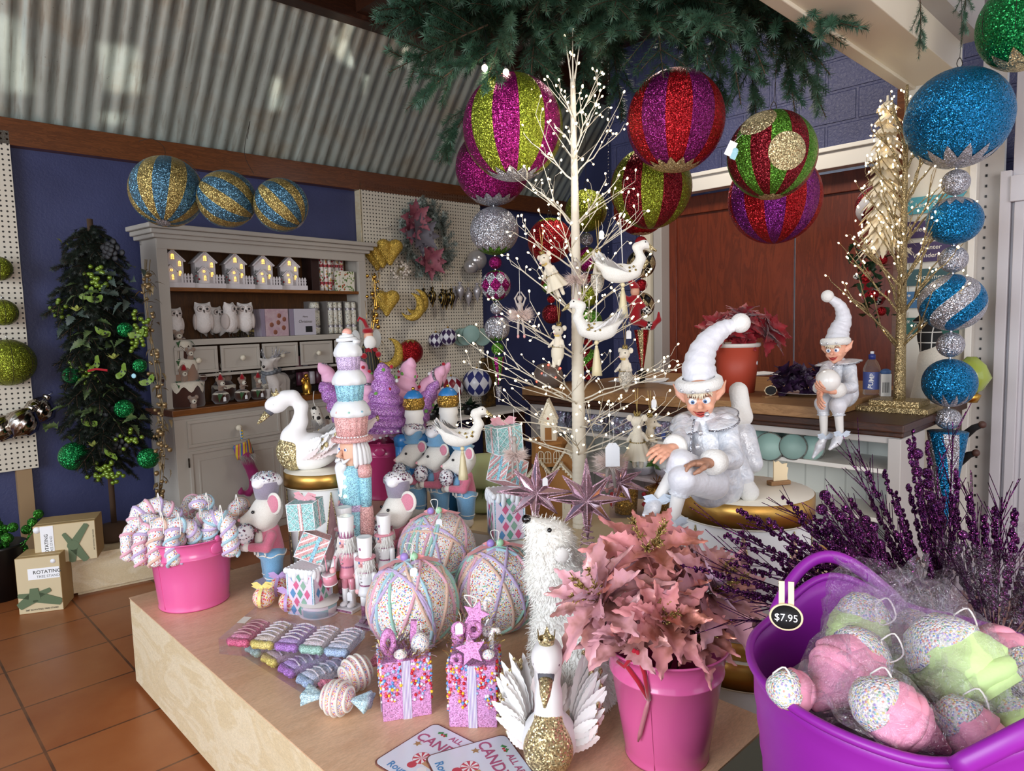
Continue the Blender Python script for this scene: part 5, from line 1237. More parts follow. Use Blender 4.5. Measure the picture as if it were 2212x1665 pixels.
def nut_big():
 p=Wz(776,1268,PZ);k=KX(p);t=thing('nutcracker','tall pastel nutcracker wearing a tower of three cupcakes, beside the left drum','nutcracker',p,-.75)
 u=k*415/415
 Z=lambda y:(1268-y)*k*1.01
 r=.063
 m=MB();m.lathe([(.085,0),(.085,.03),(.07,.035),(.05,.05),(.055,Z(1172)),(.05,Z(1165))],0,32);m.build('legs',mat('dusty_rose_resin','#cf8e95',.45),t)
 m=MB();m.lathe([(.071,Z(1168)),(.070,Z(1150)),(.062,Z(1110)),(.057,Z(1090)),(.06,Z(1060)),(.062,Z(1010)),(.05,Z(1000))],0,36);m.build('coat',PALEB,t)
 m=MB()
 for q in range(30):a=q*2*pi/30;m.tube([(.072*cos(a),.072*sin(a),Z(1168)),(.074*cos(a+.16),.074*sin(a+.16),Z(1162))],.0065,0,6)
 m.build('rope_hem',WICE,t)
 m=MB();m.lathe([(.0615,Z(1096)),(.0625,Z(1094)),(.0625,Z(1084)),(.0615,Z(1082))],0,36,cap=(False,False));bl=m.build('belt',LILP,t)
 m=MB();m.lathe([(.016,0),(.022,.002),(.022,.006),(.016,.008)],0,20,T(0,-.062,Z(1089))@RX(pi/2),(False,False));m.build('buckle',mat('mauve_resin','#b594b8',.4),bl)
 for s_ in(-1,1):
  x=s_*.078;m=MB();m.lathe([(.02,Z(1085)),(.024,Z(1060)),(.025,Z(1005)),(.015,Z(1000)),(0,Z(999))],0,18,T(x,0,0));a=m.build('arm',PALEB,t)
  m=MB();m.lathe([(.0265,Z(1022)),(.029,Z(1008)),(.024,Z(998)),(0,Z(997))],0,18,T(x,0,0));m.build('epaulette',ROSEP,a)
  m=MB();m.lathe([(.02,Z(1150)),(.031,Z(1140)),(.026,Z(1088)),(.025,Z(1084))],0,18,T(x,0,0));m.build('cuff',ROSEP,a)
  m=MB();m.sph((x,-.01,Z(1155)),(.017,.02,.024),0,12,8);m.build('hand',SKIN,a)
 m=MB()
 for i,y in enumerate((1022,1042,1062,1118)):
  for x in(-.012,.02):m.sph((x,-.061,Z(y)),.0055,0,10,6)
 m.build('button_light',LEDW,t)
 m=MB()
 for y in(1020,1040,1060):m.tube([(-.012,-.062,Z(y)),(.004,-.066,Z(y+9)),(.02,-.062,Z(y))],.0014,0,5)
 m.build('frogging',WICE,t)
 m=MB();m.lathe([(.04,Z(1005)),(.05,Z(992)),(.051,Z(960)),(.046,Z(948))],0,32);hd=m.build('head',SKIN,t)
 m=MB();m.tube([(0,-.05,Z(968)),(0,-.068,Z(978)),(0,-.052,Z(982))],[.006,.012,.008],0,10);m.build('nose',SKIN,hd)
 for s_ in(-1,1):
  m=MB();m.sph((s_*.02,-.046,Z(966)),(.008,.004,.008),0,12,8);m.sph((s_*.02,-.0495,Z(966)),(.005,.002,.005),1,10,6);m.build('eye',[WGLOSS,BLUEEYE],hd)
  m=MB();m.tube([(s_*.006,-.056,Z(985)),(s_*.025,-.06,Z(991)),(s_*.045,-.045,Z(983))],[.005,.009,.002],0,8);m.build('moustache',WICE,hd)
  m=MB()
  for q in range(6):a=s_*(1.15+q*.3);m.tube([(.050*sin(a),-.050*cos(a),Z(952)),(.060*sin(a),-.060*cos(a),Z(970)),(.066*sin(a),-.066*cos(a),Z(994)),(.058*sin(a),-.058*cos(a),Z(1004))],[.007,.011,.011,.006],0,8)
  m.build('hair',WICE,hd)
 soft('beard',[('e',(0,-.058,Z(1000)),(.03,.016,.02)),('c',(0,-.062,Z(1005)),(0,-.066,Z(1060)),.022,.005)],WICE,hd,.01,.004)
 m=MB();m.lathe([(.05,Z(953)),(.082,Z(950)),(.084,Z(944)),(.07,Z(941)),(.05,Z(940))],0,40);m.build('hat_brim',ROSEP,t)
 y=942
 for(h_,r0,r1,mt,ic)in((44,.058,.068,ROSEP,34),(34,.050,.058,PALEB,32),(28,.043,.048,LILP,30)):
  m=MB();m.lathe([(r0,Z(y)),(r1,Z(y-h_))],0,64,wob=lambda a,j:1+.03*cos(16*a));c=m.build('cupcake',mt,t)
  m=MB();N=40;pr=[(r1*.9,Z(y-h_+2)),(r1*1.14,Z(y-h_-1)),(r1*1.17,Z(y-h_-8)),(r1*1.10,Z(y-h_-16)),(r1*.92,Z(y-h_-ic+7)),(r0*.8,Z(y-h_-ic))]
  m.lathe(pr,0,N,wob=lambda a,j:1+(.035*cos(9*a)if j<3 else 0));m.build('icing',WICE,c)
  if mt is ROSEP:
   m=MB()
   for q in range(9):a=q*.7;m.sph((r1*1.1*cos(a),r1*1.1*sin(a),Z(y-h_-10)),.007,q%3,8,6)
   m.build('sweets',[PALEB,ROSEP,mat('mint_resin','#9fd0c0',.4)],c)
   m=MB()
   for q in range(30):a=q*2*pi/30;m.sph((r0*1.03*cos(a),r0*1.03*sin(a),Z(y-1)),.0052,0,8,6)
   m.build('pearl_trim',WICE,c)
  y=y-h_-ic+2
 m=MB();m.tube([((.046-.038*f)*cos(a),(.046-.038*f)*sin(a),Z(y-2)+.034*f)for a,f in((i*.45,i/42)for i in range(43))],.0085,0,8);m.build('icing_swirl',WICE,t)
 m=MB();m.sph((0,0,Z(y-22)),(.019,.019,.016),0,14,10);m.build('cherry',mat('peach_resin','#efad9d',.35),t)
nut_big()
def nut(lab,px,py,rz,H,style,group='small pink and white nutcrackers'):
 p=Wz(px,py,PZ)if not isinstance(px,Vector)else px;t=thing('nutcracker',lab,'nutcracker',p,rz,group);s_=H
 q=lambda r,z:(r*s_,z*s_)
 legc,coatc,cuffc=(PGLOSS,PGLOSS,WGLOSS)if style=='pink' else(WGLOSS,WGLOSS,MAUVE)
 m=MB();m.box((0,0,.02*s_),(.22*s_,.2*s_,.04*s_));b=m.build('base',WGLOSS,t,bevel=.002)
 m=MB();m.box((0,-.1*s_,.02*s_),(.2*s_,.004,.02*s_));m.build('glitter_band',MAUVE,b)
 for x in(-.045,.045):
  m=MB();m.lathe([q(.036,.05),q(.034,.22),q(.037,.23)],0,16,T(x*s_,0,0));m.sph((x*s_,-.03*s_,.065*s_),(.04*s_,.055*s_,.028*s_),0,14,8);m.build('boot',WGLOSS if style=='pink' else MAUVE,t)
  m=MB();m.lathe([q(.034,.22),q(.044,.38)],0,16,T(x*s_,0,0));m.build('leg',legc,t)
 m=MB();m.lathe([q(.095,.36),q(.09,.40),q(.07,.47),q(.085,.56),q(.09,.62),q(.05,.64)],0,24);m.build('coat',coatc,t)
 m=MB();m.lathe([q(.0725,.465),q(.076,.475),q(.0765,.485)],0,24,cap=(False,False));m.build('belt',MAUVE,t);m=MB();m.lathe([q(.088,.615),q(.093,.62),q(.088,.632)],0,24,cap=(False,False));m.build('collar',MAUVE,t)
 m=MB()
 for i in range(3):m.sph((.0,-.088*s_,(.60-.04*i)*s_),.009*s_,0,8,6)
 props(m.build('buttons',SILVERM,t),kind='stuff')
 for sx in(-1,1):
  x=sx*.118
  if style=='pink' and sx<0:
   m=MB();m.tube([(x*s_,0,.62*s_),(x*1.15*s_,-.05*s_,.5*s_),(x*.7*s_,-.13*s_,.46*s_)],.03*s_,0,10);a=m.build('arm',WGLOSS,t);hp=(x*.6,-.15,.46)
  else:
   m=MB();m.lathe([q(.03,.40),q(.03,.61),q(.02,.625)],0,14,T(x*s_,0,0));a=m.build('arm',WGLOSS,t);hp=(x,-.005,.375)
  m=MB();m.sph([c*s_ for c in hp],.035*s_,0,12,8);m.build('hand',SKINP,a)
 if style=='pink':
  m=MB();X=T(-.10*s_,-.17*s_,.38*s_)@RX(.2);m.lathe([q(.07,-.06),q(.07,.06)],0,20,X);d=m.build('drum',PGLOSS,t)
  m=MB();m.lathe([q(.073,-.06),q(.075,-.05)],0,20,X);m.lathe([q(.073,.05),q(.075,.06)],0,20,X);m.build('rim',WGLOSS,d)
  m=MB()
  for sx in(-.13,-.03):m.cyl((sx*s_,-.17*s_,.45*s_),(sx*s_*1.3,-.15*s_,.6*s_),.006*s_,None,0,6);m.sph((sx*s_*1.3,-.15*s_,.6*s_),.018*s_,0,8,6)
  m.build('drumsticks',PGLOSS,t)
 m=MB();m.lathe([q(.06,.635),q(.072,.65),q(.072,.75),q(.066,.77)],0,24);hd=m.build('head',SKINP,t)
 m=MB();m.sph((0,-.085*s_,.705*s_),(.016*s_,.03*s_,.018*s_),0,10,8);m.build('nose',SKINP,hd)
 for sx in(-1,1):m=MB();m.sph((sx*.03*s_,-.067*s_,.725*s_),(.011*s_,.008*s_,.014*s_),0,10,6);m.build('eye',BLUEEYE,hd)
 m=MB();ring=[]
 for i in range(60):
  a=(.55+i/60*(2*pi-1.1))-pi/2;ring+=[((.072*cos(a))*s_,(.072*sin(a))*s_,z*s_)for z in(.77,.74,.71,.68)]
 fringe(m,[(r_,(r_[0]*6,r_[1]*6,-1.6))for r_ in ring],.12*s_,0,3,.3,3,.0022);m.build('fur_hair',FURW,hd)
 m=MB();fringe(m,[((x*s_,-.07*s_,.67*s_),(0,-.3,-1))for x in np.linspace(-.04,.04,9)],.1*s_,0,6,.2,4,.002);m.build('fur_beard',FURW,hd)
 m=MB();m.lathe([q(.078,.765),q(.078,.775),q(.072,.78),q(.085,.995),q(.080,1.0),q(.06,.997),q(0,.995)],0,32);ht=m.build('hat',WGLOSS,t)
 if style=='pink':
  m=MB();N=14;vs=[];fs=[]
  for i in range(N*2):
   a=2*pi*i/(N*2);z=.86 if i%2 else .775;vs+=[(.0765*s_*cos(a),.0765*s_*sin(a),.772*s_),((.0745+(z-.78)*.06)*1.02*s_*cos(a),(.0745+(z-.78)*.06)*1.02*s_*sin(a),z*s_)]
  for i in range(N*2):j=(i+1)%(N*2);fs.append((2*i,2*j,2*j+1,2*i+1))
  m.raw(vs,fs,0);m.build('zigzag_band',MAUVE,ht)
 else:
  m=MB();m.lathe([q(.07,.762),q(.105,.764),q(.105,.774),q(.07,.782)],0,28,S(1,1.2,1));m.build('brim',PGLOSS,ht)
  m=MB();m.box((0,-.0785*s_,.88*s_),(.026*s_,.005*s_,.026*s_),0,M=None);m.build('diamond_badge',MAUVE,ht)
 if style!='plain':tag(t,(.06*s_+.01,-.10*s_,.19*s_),.02,.034,.2)
nut('small nutcracker with pink coat and drum, zigzag hat band, frontmost by the presents',756,1316,-.45,.365,'pink')
nut('white-coated small nutcracker with a pink brim, half behind the front sprinkle ball',796,1352,-.5,.33,'white')
nut('white-coated small nutcracker behind the other one, standing between the two sprinkle balls',836,1290,-.6,.335,'white')
nut('small nutcracker hidden behind the pink drummer, only its tall white hat showing',752,1288,-.45,.365,'plain')
# blue nutcrackers at the back
RBLUE=mat('royal_blue_resin','#2c7cc0',.35,coat=.2);GGOLD=glitter('antique_gold_glitter','#b08a3c',300)
def nut_blue(lab,px,py):
 p=Wz(px,py,TZ);k=KX(p);t=thing('nutcracker',lab,'nutcracker',p,.35,'blue nutcrackers seen from behind');Z=lambda y:y*k
 m=MB();m.lathe([(20*k,0),(22*k,Z(60)),(30*k,Z(80)),(28*k,Z(110)),(24*k,Z(130)),(30*k,Z(165)),(18*k,Z(176))],0,28);m.build('coat',RBLUE,t)
 for s_ in(-1,1):
  m=MB();m.lathe([(9*k,Z(80)),(11*k,Z(160)),(0,Z(166))],0,14,T(s_*33*k,0,0));a=m.build('arm',RBLUE,t)
  m=MB();m.lathe([(14*k,Z(150)),(15*k,Z(168)),(8*k,Z(174)),(0,Z(175))],0,20,T(s_*30*k,0,0),wob=lambda a_,j:1+.08*cos(14*a_));m.build('epaulette',RBLUE,a)
  m=MB();m.lathe([(12*k,Z(92)),(12*k,Z(108))],0,14,T(s_*33*k,0,0));m.build('cuff',GGOLD,a)
 m=MB();m.lathe([(14*k,Z(172)),(19*k,Z(180)),(17*k,Z(190)),(20*k,Z(196)),(18*k,Z(206)),(21*k,Z(212)),(19*k,Z(224)),(12*k,Z(228))],0,26);m.build('fur_collar',FURW,t)
 m=MB();m.lathe([(20*k,Z(226)),(24*k,Z(236)),(21*k,Z(250)),(17*k,Z(252))],0,26);m.build('crown',GGOLD,t)
 m=MB();m.lathe([(19.5*k,Z(242)),(20*k,Z(254)),(12*k,Z(264)),(0,Z(268))],0,30,wob=lambda a,j:1+.04*cos(10*a));m.sph((0,0,Z(270)),4*k,1,8,6);m.build('crown_dome',[RBLUE,GOLDM],t)
 m=MB();bow(m,(24*k,-18*k,Z(120)),10*k);m.build('gold_tassel',GGOLD,t)
nut_blue('blue-coated nutcracker with a gold crown, seen from behind, left one above the blue hats',903,1108);nut_blue('blue-coated nutcracker with a gold crown, seen from behind, right one behind the feathered bird',976,1102)
# ---- swans
FEAW=mat('white_feather','#f0eeec',.85,sss=.08);FEAP=mat('blush_feather','#f1e0de',.85,sss=.08);WCLOTH=mat('white_velvet','#f0efef',.8,sheen=.4)
def swan(lab,loc,rz,neck,body,headr,L,seed,scale=1.0,front=False):
 """neck: list of (x, z, r) in the local front(-Y)/up plane given as (y, z, r)"""
 R=random.Random(seed);t=thing('swan',lab,'swan',loc,rz)
 pr=[('e',(0,0,body[2]*.95),(body[0],body[1],body[2]))]
 nk=[Vector((0,y,z))for y,z,r in neck]
 prn=[('c',tuple(nk[i]),tuple(nk[i+1]),neck[i][2],neck[i+1][2])for i in range(len(nk)-1)]
 h=nk[-1];hd=(nk[-1]-nk[-2]).normalized();fw=Vector((0,-1,-1.0 if not front else-.7)).normalized()
 prn+=[('e',tuple(h+fw*headr*.3),(headr*.82,headr*1.15,headr*.9))]
 soft('body',pr+prn,WCLOTH,t,.02*scale,.0055*scale)
 m=MB();vs,fs=blob([('e',(0,-body[1]*.55,body[2]*.95),(body[0]*.88,body[1]*.52,body[2]*.98)),('c',tuple(nk[0]),tuple(nk[0].lerp(nk[1],.75)),neck[0][2]*1.06,neck[1][2]*1.05)],.02*scale,.006*scale);m.raw(vs,fs);m.build('gold_breast',G_PGOLD,t)
 tip=h+fw*headr*1.0;m=MB();m.tube([tip,tip+fw*headr*.5],[headr*.52,headr*.46],0,12);m.build('bill_base',mat('slate_felt','#5a5a62',.8),t)
 m=MB();m.tube([tip+fw*headr*.45,tip+fw*headr*1.4,tip+fw*headr*2.1],[headr*.44,headr*.3,headr*.08],0,12);m.build('bill',G_PGOLD,t)
 for s_ in(-1,1):m=MB();m.sph(tuple(h+fw*headr*(.8 if front else .55)+Vector((s_*headr*(.6 if front else .72),0,headr*.3))),headr*(.21 if front else .17),0,12,8);m.build('eye',EYE,t)
 m=MB();N=16;c=h+Vector((0,-headr*.05,headr*.8));vs=[];fs=[]
 for i in range(N):a=2*pi*i/N;vs+=[c+Vector((headr*.42*cos(a),headr*.42*sin(a),0)),c+Vector((headr*.52*cos(a),headr*.52*sin(a),headr*(.9 if i%4==0 else .35)))]
 for i in range(N):j=(i+1)%N;fs.append((2*i,2*j,2*j+1,2*i+1))
 m.raw(vs,fs,0);m.build('crown',G_PGOLD,t,solid=.002)
 for s_ in(-1,1):
  m=MB();gm=MB()
  for q in range(L[0]):
   f=q/(L[0]-1);row=q%3;ln=L[1]*(.55+.6*f)*R.uniform(.85,1.1)
   base=Vector((s_*body[0]*(.72+.2*sin(f*3)),-body[1]*.35+body[1]*1.2*f,body[2]*(.75+.5*(row/2)+.15*f)))
   X=T(*base)@RZ(pi/2-s_*(.25+.25*R.random()+L[2]*(1-f)))@RY(-(.25+.55*f*L[3]+R.uniform(-.15,.2)))@RX(s_*(.9+R.uniform(-.35,.35)))
   plume(ln,L[4]*R.uniform(.8,1.15),m,X,0 if row else 1,14,R.uniform(-.25,.1))
   if row==1 or R.random()<.35:gm.sph(tuple(X@Vector((ln*.97,0,0))),(.007*scale,.007*scale,.011*scale),0,8,6)
  wg=m.build('wing',[FEAW,FEAP],t);gm.build('gold_tips',G_PGOLD,wg)
 m=MB()
 for q in range(14):
  X=T(R.uniform(-.5,.5)*body[0],body[1]*.75,body[2]*(1+.3*R.random()))@RZ(pi/2+R.uniform(-.6,.6))@RY(-R.uniform(.2,1.0));plume(L[1]*R.uniform(.6,1),L[4],m,X,q%2,12,-.15)
 m.build('tail',[FEAW,FEAP],t)
 return t
p=Wd(672,1036,2.93);p.z=D2TOP;s_=KX(p)
swan('big white swan with a gold crown and gold glitter breast, on the smaller drum',p,-1.25,[(-36*s_,46*s_,27*s_),(-33*s_,72*s_,22*s_),(-16*s_,104*s_,14*s_),(-12*s_,136*s_,12*s_),(-28*s_,157*s_,12.5*s_),(-46*s_,156*s_,13*s_),(-60*s_,146*s_,14*s_)],(34*s_,62*s_,40*s_),19*s_,(34,100*s_,.1,1.0,15*s_),4,1.2)
p=Wz(1188,1646,PZ);s_=KX(p);SWF=p
swan('white swan with gold glitter breast and feather wings, at the front of the plinth',p,-.12,[(-18*s_,85*s_,36*s_),(0,150*s_,26*s_),(14*s_,205*s_,25*s_),(8*s_,246*s_,27*s_),(-18*s_,248*s_,31*s_)],(60*s_,72*s_,58*s_),35*s_,(46,118*s_,.75,1.15,13*s_),7,.8,True)
# ---- polar bear of glossy white bristles
pb=Wz(1225,1490,PZ);k=KX(pb)
def B(x,y,d=0):return tuple(Wd(x,y,pb.y+d)-pb)
t=thing('polar_bear','white bristle polar bear sitting with its black nose raised, behind the front swan','bear',pb)
prim=[('c',B(1262,1420,.02),B(1200,1240,0),92*k,58*k),('c',B(1200,1240),B(1190,1180),58*k,46*k),('e',B(1190,1172),(46*k,48*k,44*k)),('c',B(1180,1160,-.0),B(1148,1130,-.01),33*k,15*k),('c',B(1262,1440,.05),B(1255,1475,.02),96*k,90*k),('c',B(1190,1350,-.05),B(1180,1480,-.07),40*k,38*k),('c',B(1270,1400,-.06),B(1275,1485,-.1),46*k,44*k)]
vs,fs=blob(prim,.03,.008);V=np.array(vs);Fq=np.array(fs)
N_=np.zeros_like(V);fn_=np.cross(V[Fq[:,2]]-V[Fq[:,0]],V[Fq[:,3]]-V[Fq[:,1]])
for c_ in range(4):np.add.at(N_,Fq[:,c_],fn_)
N_/=np.linalg.norm(N_,axis=1)[:,None]+1e-9
m=MB();m.raw(vs,fs);bb=m.build('body',mat('white_bristle_base','#fbfaf5',.6),t)
BRI=mat('white_plastic_bristle','#fffdf6',.22,spec=.7)
m=MB();R=np.random.RandomState(2);bv=[];bf=[]
for q in range(15000):
 i=R.randint(len(V));n=N_[i];d=n*.7+np.array([0,0,-.75])+R.normal(0,.3,3);d/=np.linalg.norm(d);p0=V[i]+R.normal(0,.002,3);L_=.018*(.7+.5*R.rand())
 x=np.cross(d,n);x=x/(np.linalg.norm(x)+1e-9)*.0011;b=len(bv);e=p0+d*L_*.5+n*.003;g=p0+d*L_
 bv+=[p0-x,p0+x,e+x*.9,e-x*.9,g];bf+=[(b,b+1,b+2,b+3),(b+3,b+2,b+4)]
m.raw(bv,bf);props(m.build('bristle_coat',BRI,t),kind='stuff')
m=MB();m.sph(B(1137,1121,-.02),10*k,0,14,10);m.build('nose',EYE,t)
m=MB();m.sph(B(1187,1145,-.06),5*k,0,12,8);m.build('eye',EYE,t)
m=MB();c=B(1213,1198,-.07);m.sph(c,(17*k,10*k,17*k),0,14,10);fringe(m,[((c[0]+15*k*cos(a),c[1]-.004,c[2]+15*k*sin(a)),(cos(a),-.5,sin(a)))for a in np.linspace(0,2*pi,30)],.012,0,5,.5,4,.0015);m.build('ear',FURW,t)
# ---- front pink bucket with leaf flowers
p=Wz(1440,1622,PZ);B2=p;k=KX(p)
b2=bucket('pink_bucket','hot pink bucket with a red cord, overflowing with pink leaf flowers, at the front',p,.100,.146,.292,PINKB,lug=False)
m=MB();RC=mat('red_chenille','#b0102c',.9,sheen=.5)
def onb(x,y,d=.004): # point just in front of the bucket wall
 c=p+Vector((0,0,0));best=None
 for Y in np.linspace(p.y-.2,p.y,120):
  w_=Wd(x,y,Y);r=lerp(.100,.146,(w_.z-PZ)/.292)
  if(w_.xy-p.xy).length<r+d+.004:return w_-p
 return Wd(x,y,p.y-.15)-p
m.tube([onb(1372,1402),onb(1360,1425),onb(1350,1440),onb(1334,1428)],.0052,0,8);m.tube([onb(1376,1404),onb(1392,1455),onb(1402,1512)],.0052,0,8);m.tube([onb(1352,1436),onb(1378,1472),onb(1400,1510)],.0052,0,8);m.build('red_cord',RC,b2)
m=MB();a,b=onb(1401,1512,.008),onb(1378,1602,.008);m.ribbon([a,a.lerp(b,.2),a.lerp(b,.8),b],[.006,.010,.010,.004],0,up=(.5,1,.5));m.build('gift_tag',mat('dusky_pink_card','#c47a86',.5),b2,solid=.001)
def leafmat(name,a,b,under,patch=9):
 t=NT(name);co=t.co();g=t.n('ShaderNodeNewGeometry');n=t.noise(co,patch,4,.6);v=t.vor(co,420);sp=t.n('ShaderNodeSeparateColor');t.l(v.outputs['Color'],sp.inputs[0])
 c=t.ramp(n,[(.42,srgb(a)),(.62,srgb(b))]);met=t.ramp(n,[(.5,(0,0,0,1)),(.62,(.7,.7,.7,1))]);c=t.mix(g.outputs['Backfacing'],c,srgb(under))
 t.set(Base_Color=c,Roughness=.42,Metallic=met,Normal=t.bump(t.noise(co,60,3),.25,.004));return t.m
LEAFP=leafmat('rose_pink_leaf','#dea2ae','#d3988f','#d3b3c6');LEAFC=leafmat('coral_pink_leaf','#dd8f95','#d48a78','#d6aebb')
VEIN=mat('brown_vein','#7a4a4a',.7)
LOUT=[(0,.01),(.06,.10),(.12,.30),(.17,.22),(.24,.46),(.31,.30),(.37,.34),(.43,.24),(.50,.40),(.58,.25),(.66,.29),(.72,.16),(.80,.17),(.87,.07),(.93,.08),(1,0)]
def leaf(m,L,W,X,bend=.3,fold=.35,mi=0,wav=0):
 vs=[];n=len(LOUT);fs=[]
 for x,y in LOUT:
  z=-bend*L*x*x
  for s_ in(-1,-.5,0,.5,1):vs.append((L*x,s_*y*W,z+abs(s_)*y*W*fold+wav*L*sin(9*x+3*s_)*.03))
 for i in range(n-1):
  for j in range(4):b=i*5+j;fs.append((b,b+5,b+6,b+1))
 m.add(vs,fs,mi,True,X)
def leaf_flower(lab,c,axis,R0,seed,mt,group,wf=.62,gold=True,n=(7,7,6),open_=(.15,.55,.95),stem=.25,name='leaf_flower',cat='artificial flower'):
 R=random.Random(seed);t=thing(name,lab,cat,c,group=group);X0=look(axis)
 for ring in range(3):
  m=MB()
  for q in range(n[ring]):
   a=2*pi*q/n[ring]+ring*.5+R.uniform(-.2,.2);L=R0*(1-.18*ring)*R.uniform(.85,1.1)
   leaf(m,L,L*wf,X0@RZ(a)@T(.008,0,.012*ring)@RY(-(open_[ring]+R.uniform(-.15,.15)))@RX(R.uniform(-.4,.4)),R.uniform(.0,.4),R.uniform(.2,.45),0,1)
  m.build('petals',mt,t)
 if gold:
  m=MB()
  for q in range(5):
   a=R.uniform(0,6.28);d=(X0@Vector((cos(a)*.5,sin(a)*.5,1))).to_3d().normalized();b=d*R0*R.uniform(.35,.6)
   m.tube([(0,0,0),b*.5,b],.0012,0,4)
   for w_ in range(26):
    f=R.uniform(.35,1);pp=b*f;e=(d+Vector((R.uniform(-1,1),R.uniform(-1,1),R.uniform(-1,1)))).normalized()*R0*.09*R.uniform(.6,1.2);m.tube([pp,pp+e*.6,pp+e],[.0012,.0024,.001],0,4)
  m.build('gold_sprig',G_GOLD,t)
 if stem:m=MB();d=X0.to_3x3()@Vector((0,0,-1));m.tube([(0,0,0),d*stem*.5,d*stem*.7+Vector((0,0,-stem*.3))],.003,0,6);m.build('stem',VEIN,t)
 return t
GLF='pink leaf flowers in the front bucket'
bc=p+Vector((0,0,.30))
for(x,y,dY,ax,R0,mt,lab,op)in(
 (1300,1300,-.02,(-.75,-.35,.85),.175,LEAFP,'pink leaf flower spreading out to the left of the bucket, over the bear',(.1,.45,.9)),
 (1432,1340,-.08,(-.05,-.7,.85),.14,LEAFC,'coral pink leaf flower frontmost, drooping over the bucket rim',(.15,.6,1.0)),
 (1530,1280,.0,(.55,-.4,.85),.175,LEAFP,'pink leaf flower leaning out to the right, towards the purple tub',(.1,.5,.95)),
 (1400,1200,.06,(-.05,-.25,.5),.20,LEAFC,'coral and copper leaf flower standing highest, flat and wide open',(-.25,.05,.4)),
 (1500,1265,.10,(.3,.1,1),.16,LEAFP,'pink leaf flower at the back of the bucket, upright',(.5,.8,1.1)),(1352,1372,-.06,(-.4,-.6,1),.12,LEAFP,'small pink leaf flower low at the left of the bucket rim',(.4,.8,1.1)),(1500,1375,-.06,(.35,-.7,.9),.12,LEAFC,'small coral pink leaf flower low at the right of the bucket rim',(.3,.7,1.1)),(1430,1290,.0,(.0,-.4,1),.14,LEAFC,'coral pink leaf flower in the middle of the bouquet',(.4,.8,1.1))):
 leaf_flower(lab,Wd(x,y,p.y+dY),ax,R0,int(x),mt,GLF,open_=op)
# ---- rose mirror star toppers
MIRP=[mat('rose_mirror','#e3c6d0',.10,.9),G_ROSE]
def star_topper(lab,px,py,r0,Y,rz,base=True,ph=0,tagged=False):
 c=Wd(px,py,Y);k=KX(c);t=thing('star_tree_topper',lab,'star',c,rz,'rose mirror star tree toppers');n=8;R_=r0*k
 m=MB();e=MB();dpt=R_*.2
 for i in range(n):
  a0=ph+2*pi*i/n;L=R_*(1.0 if i%2==0 else .82);tip=Vector((L*sin(a0),0,L*cos(a0)))
  for s_ in(-1,1):
   a1=a0+s_*pi/n;inn=Vector((R_*.33*sin(a1),0,R_*.33*cos(a1)))
   for f in(-1,1):
    ce=Vector((0,f*dpt,0));m.raw([ce,inn,tip],[(0,1,2)if f*s_>0 else(0,2,1)],0,False)
    e.tube([ce,inn],.0022,0,5);
   e.tube([inn,tip],.0024,0,5)
  for f in(-1,1):e.tube([(0,f*dpt,0),tip],.0026,0,5)
 m.build('mirror_facets',MIRP[0],t);e.build('glitter_edges',G_ROSE,t)
 if base:
  z0=-R_*.85;m=MB();m.lathe([(.012,z0+.05),(.004,z0+.1)],0,10);N=90
  m.tube([((.012+.022*f)*cos(f*38),(.012+.022*f)*sin(f*38),z0+.05-.13*f)for f in np.linspace(0,1,N)],.0024,0,6);m.build('coil_base',G_ROSE,t)
 if tagged:tag(t,(.03,-.04,.045),.02,.03,.2)
star_topper('rose mirror star tree topper at the left, in front of the gingerbread house',1157,1062,84,2.5,.1,True,.05,True)
star_topper('rose mirror star tree topper at the right, on a coiled glitter base',1268,1078,90,2.45,-.1,True,0)
star_topper('rose mirror star lying behind the others, by the clear tinsel box',1340,1040,62,2.8,-.3,False,.3)
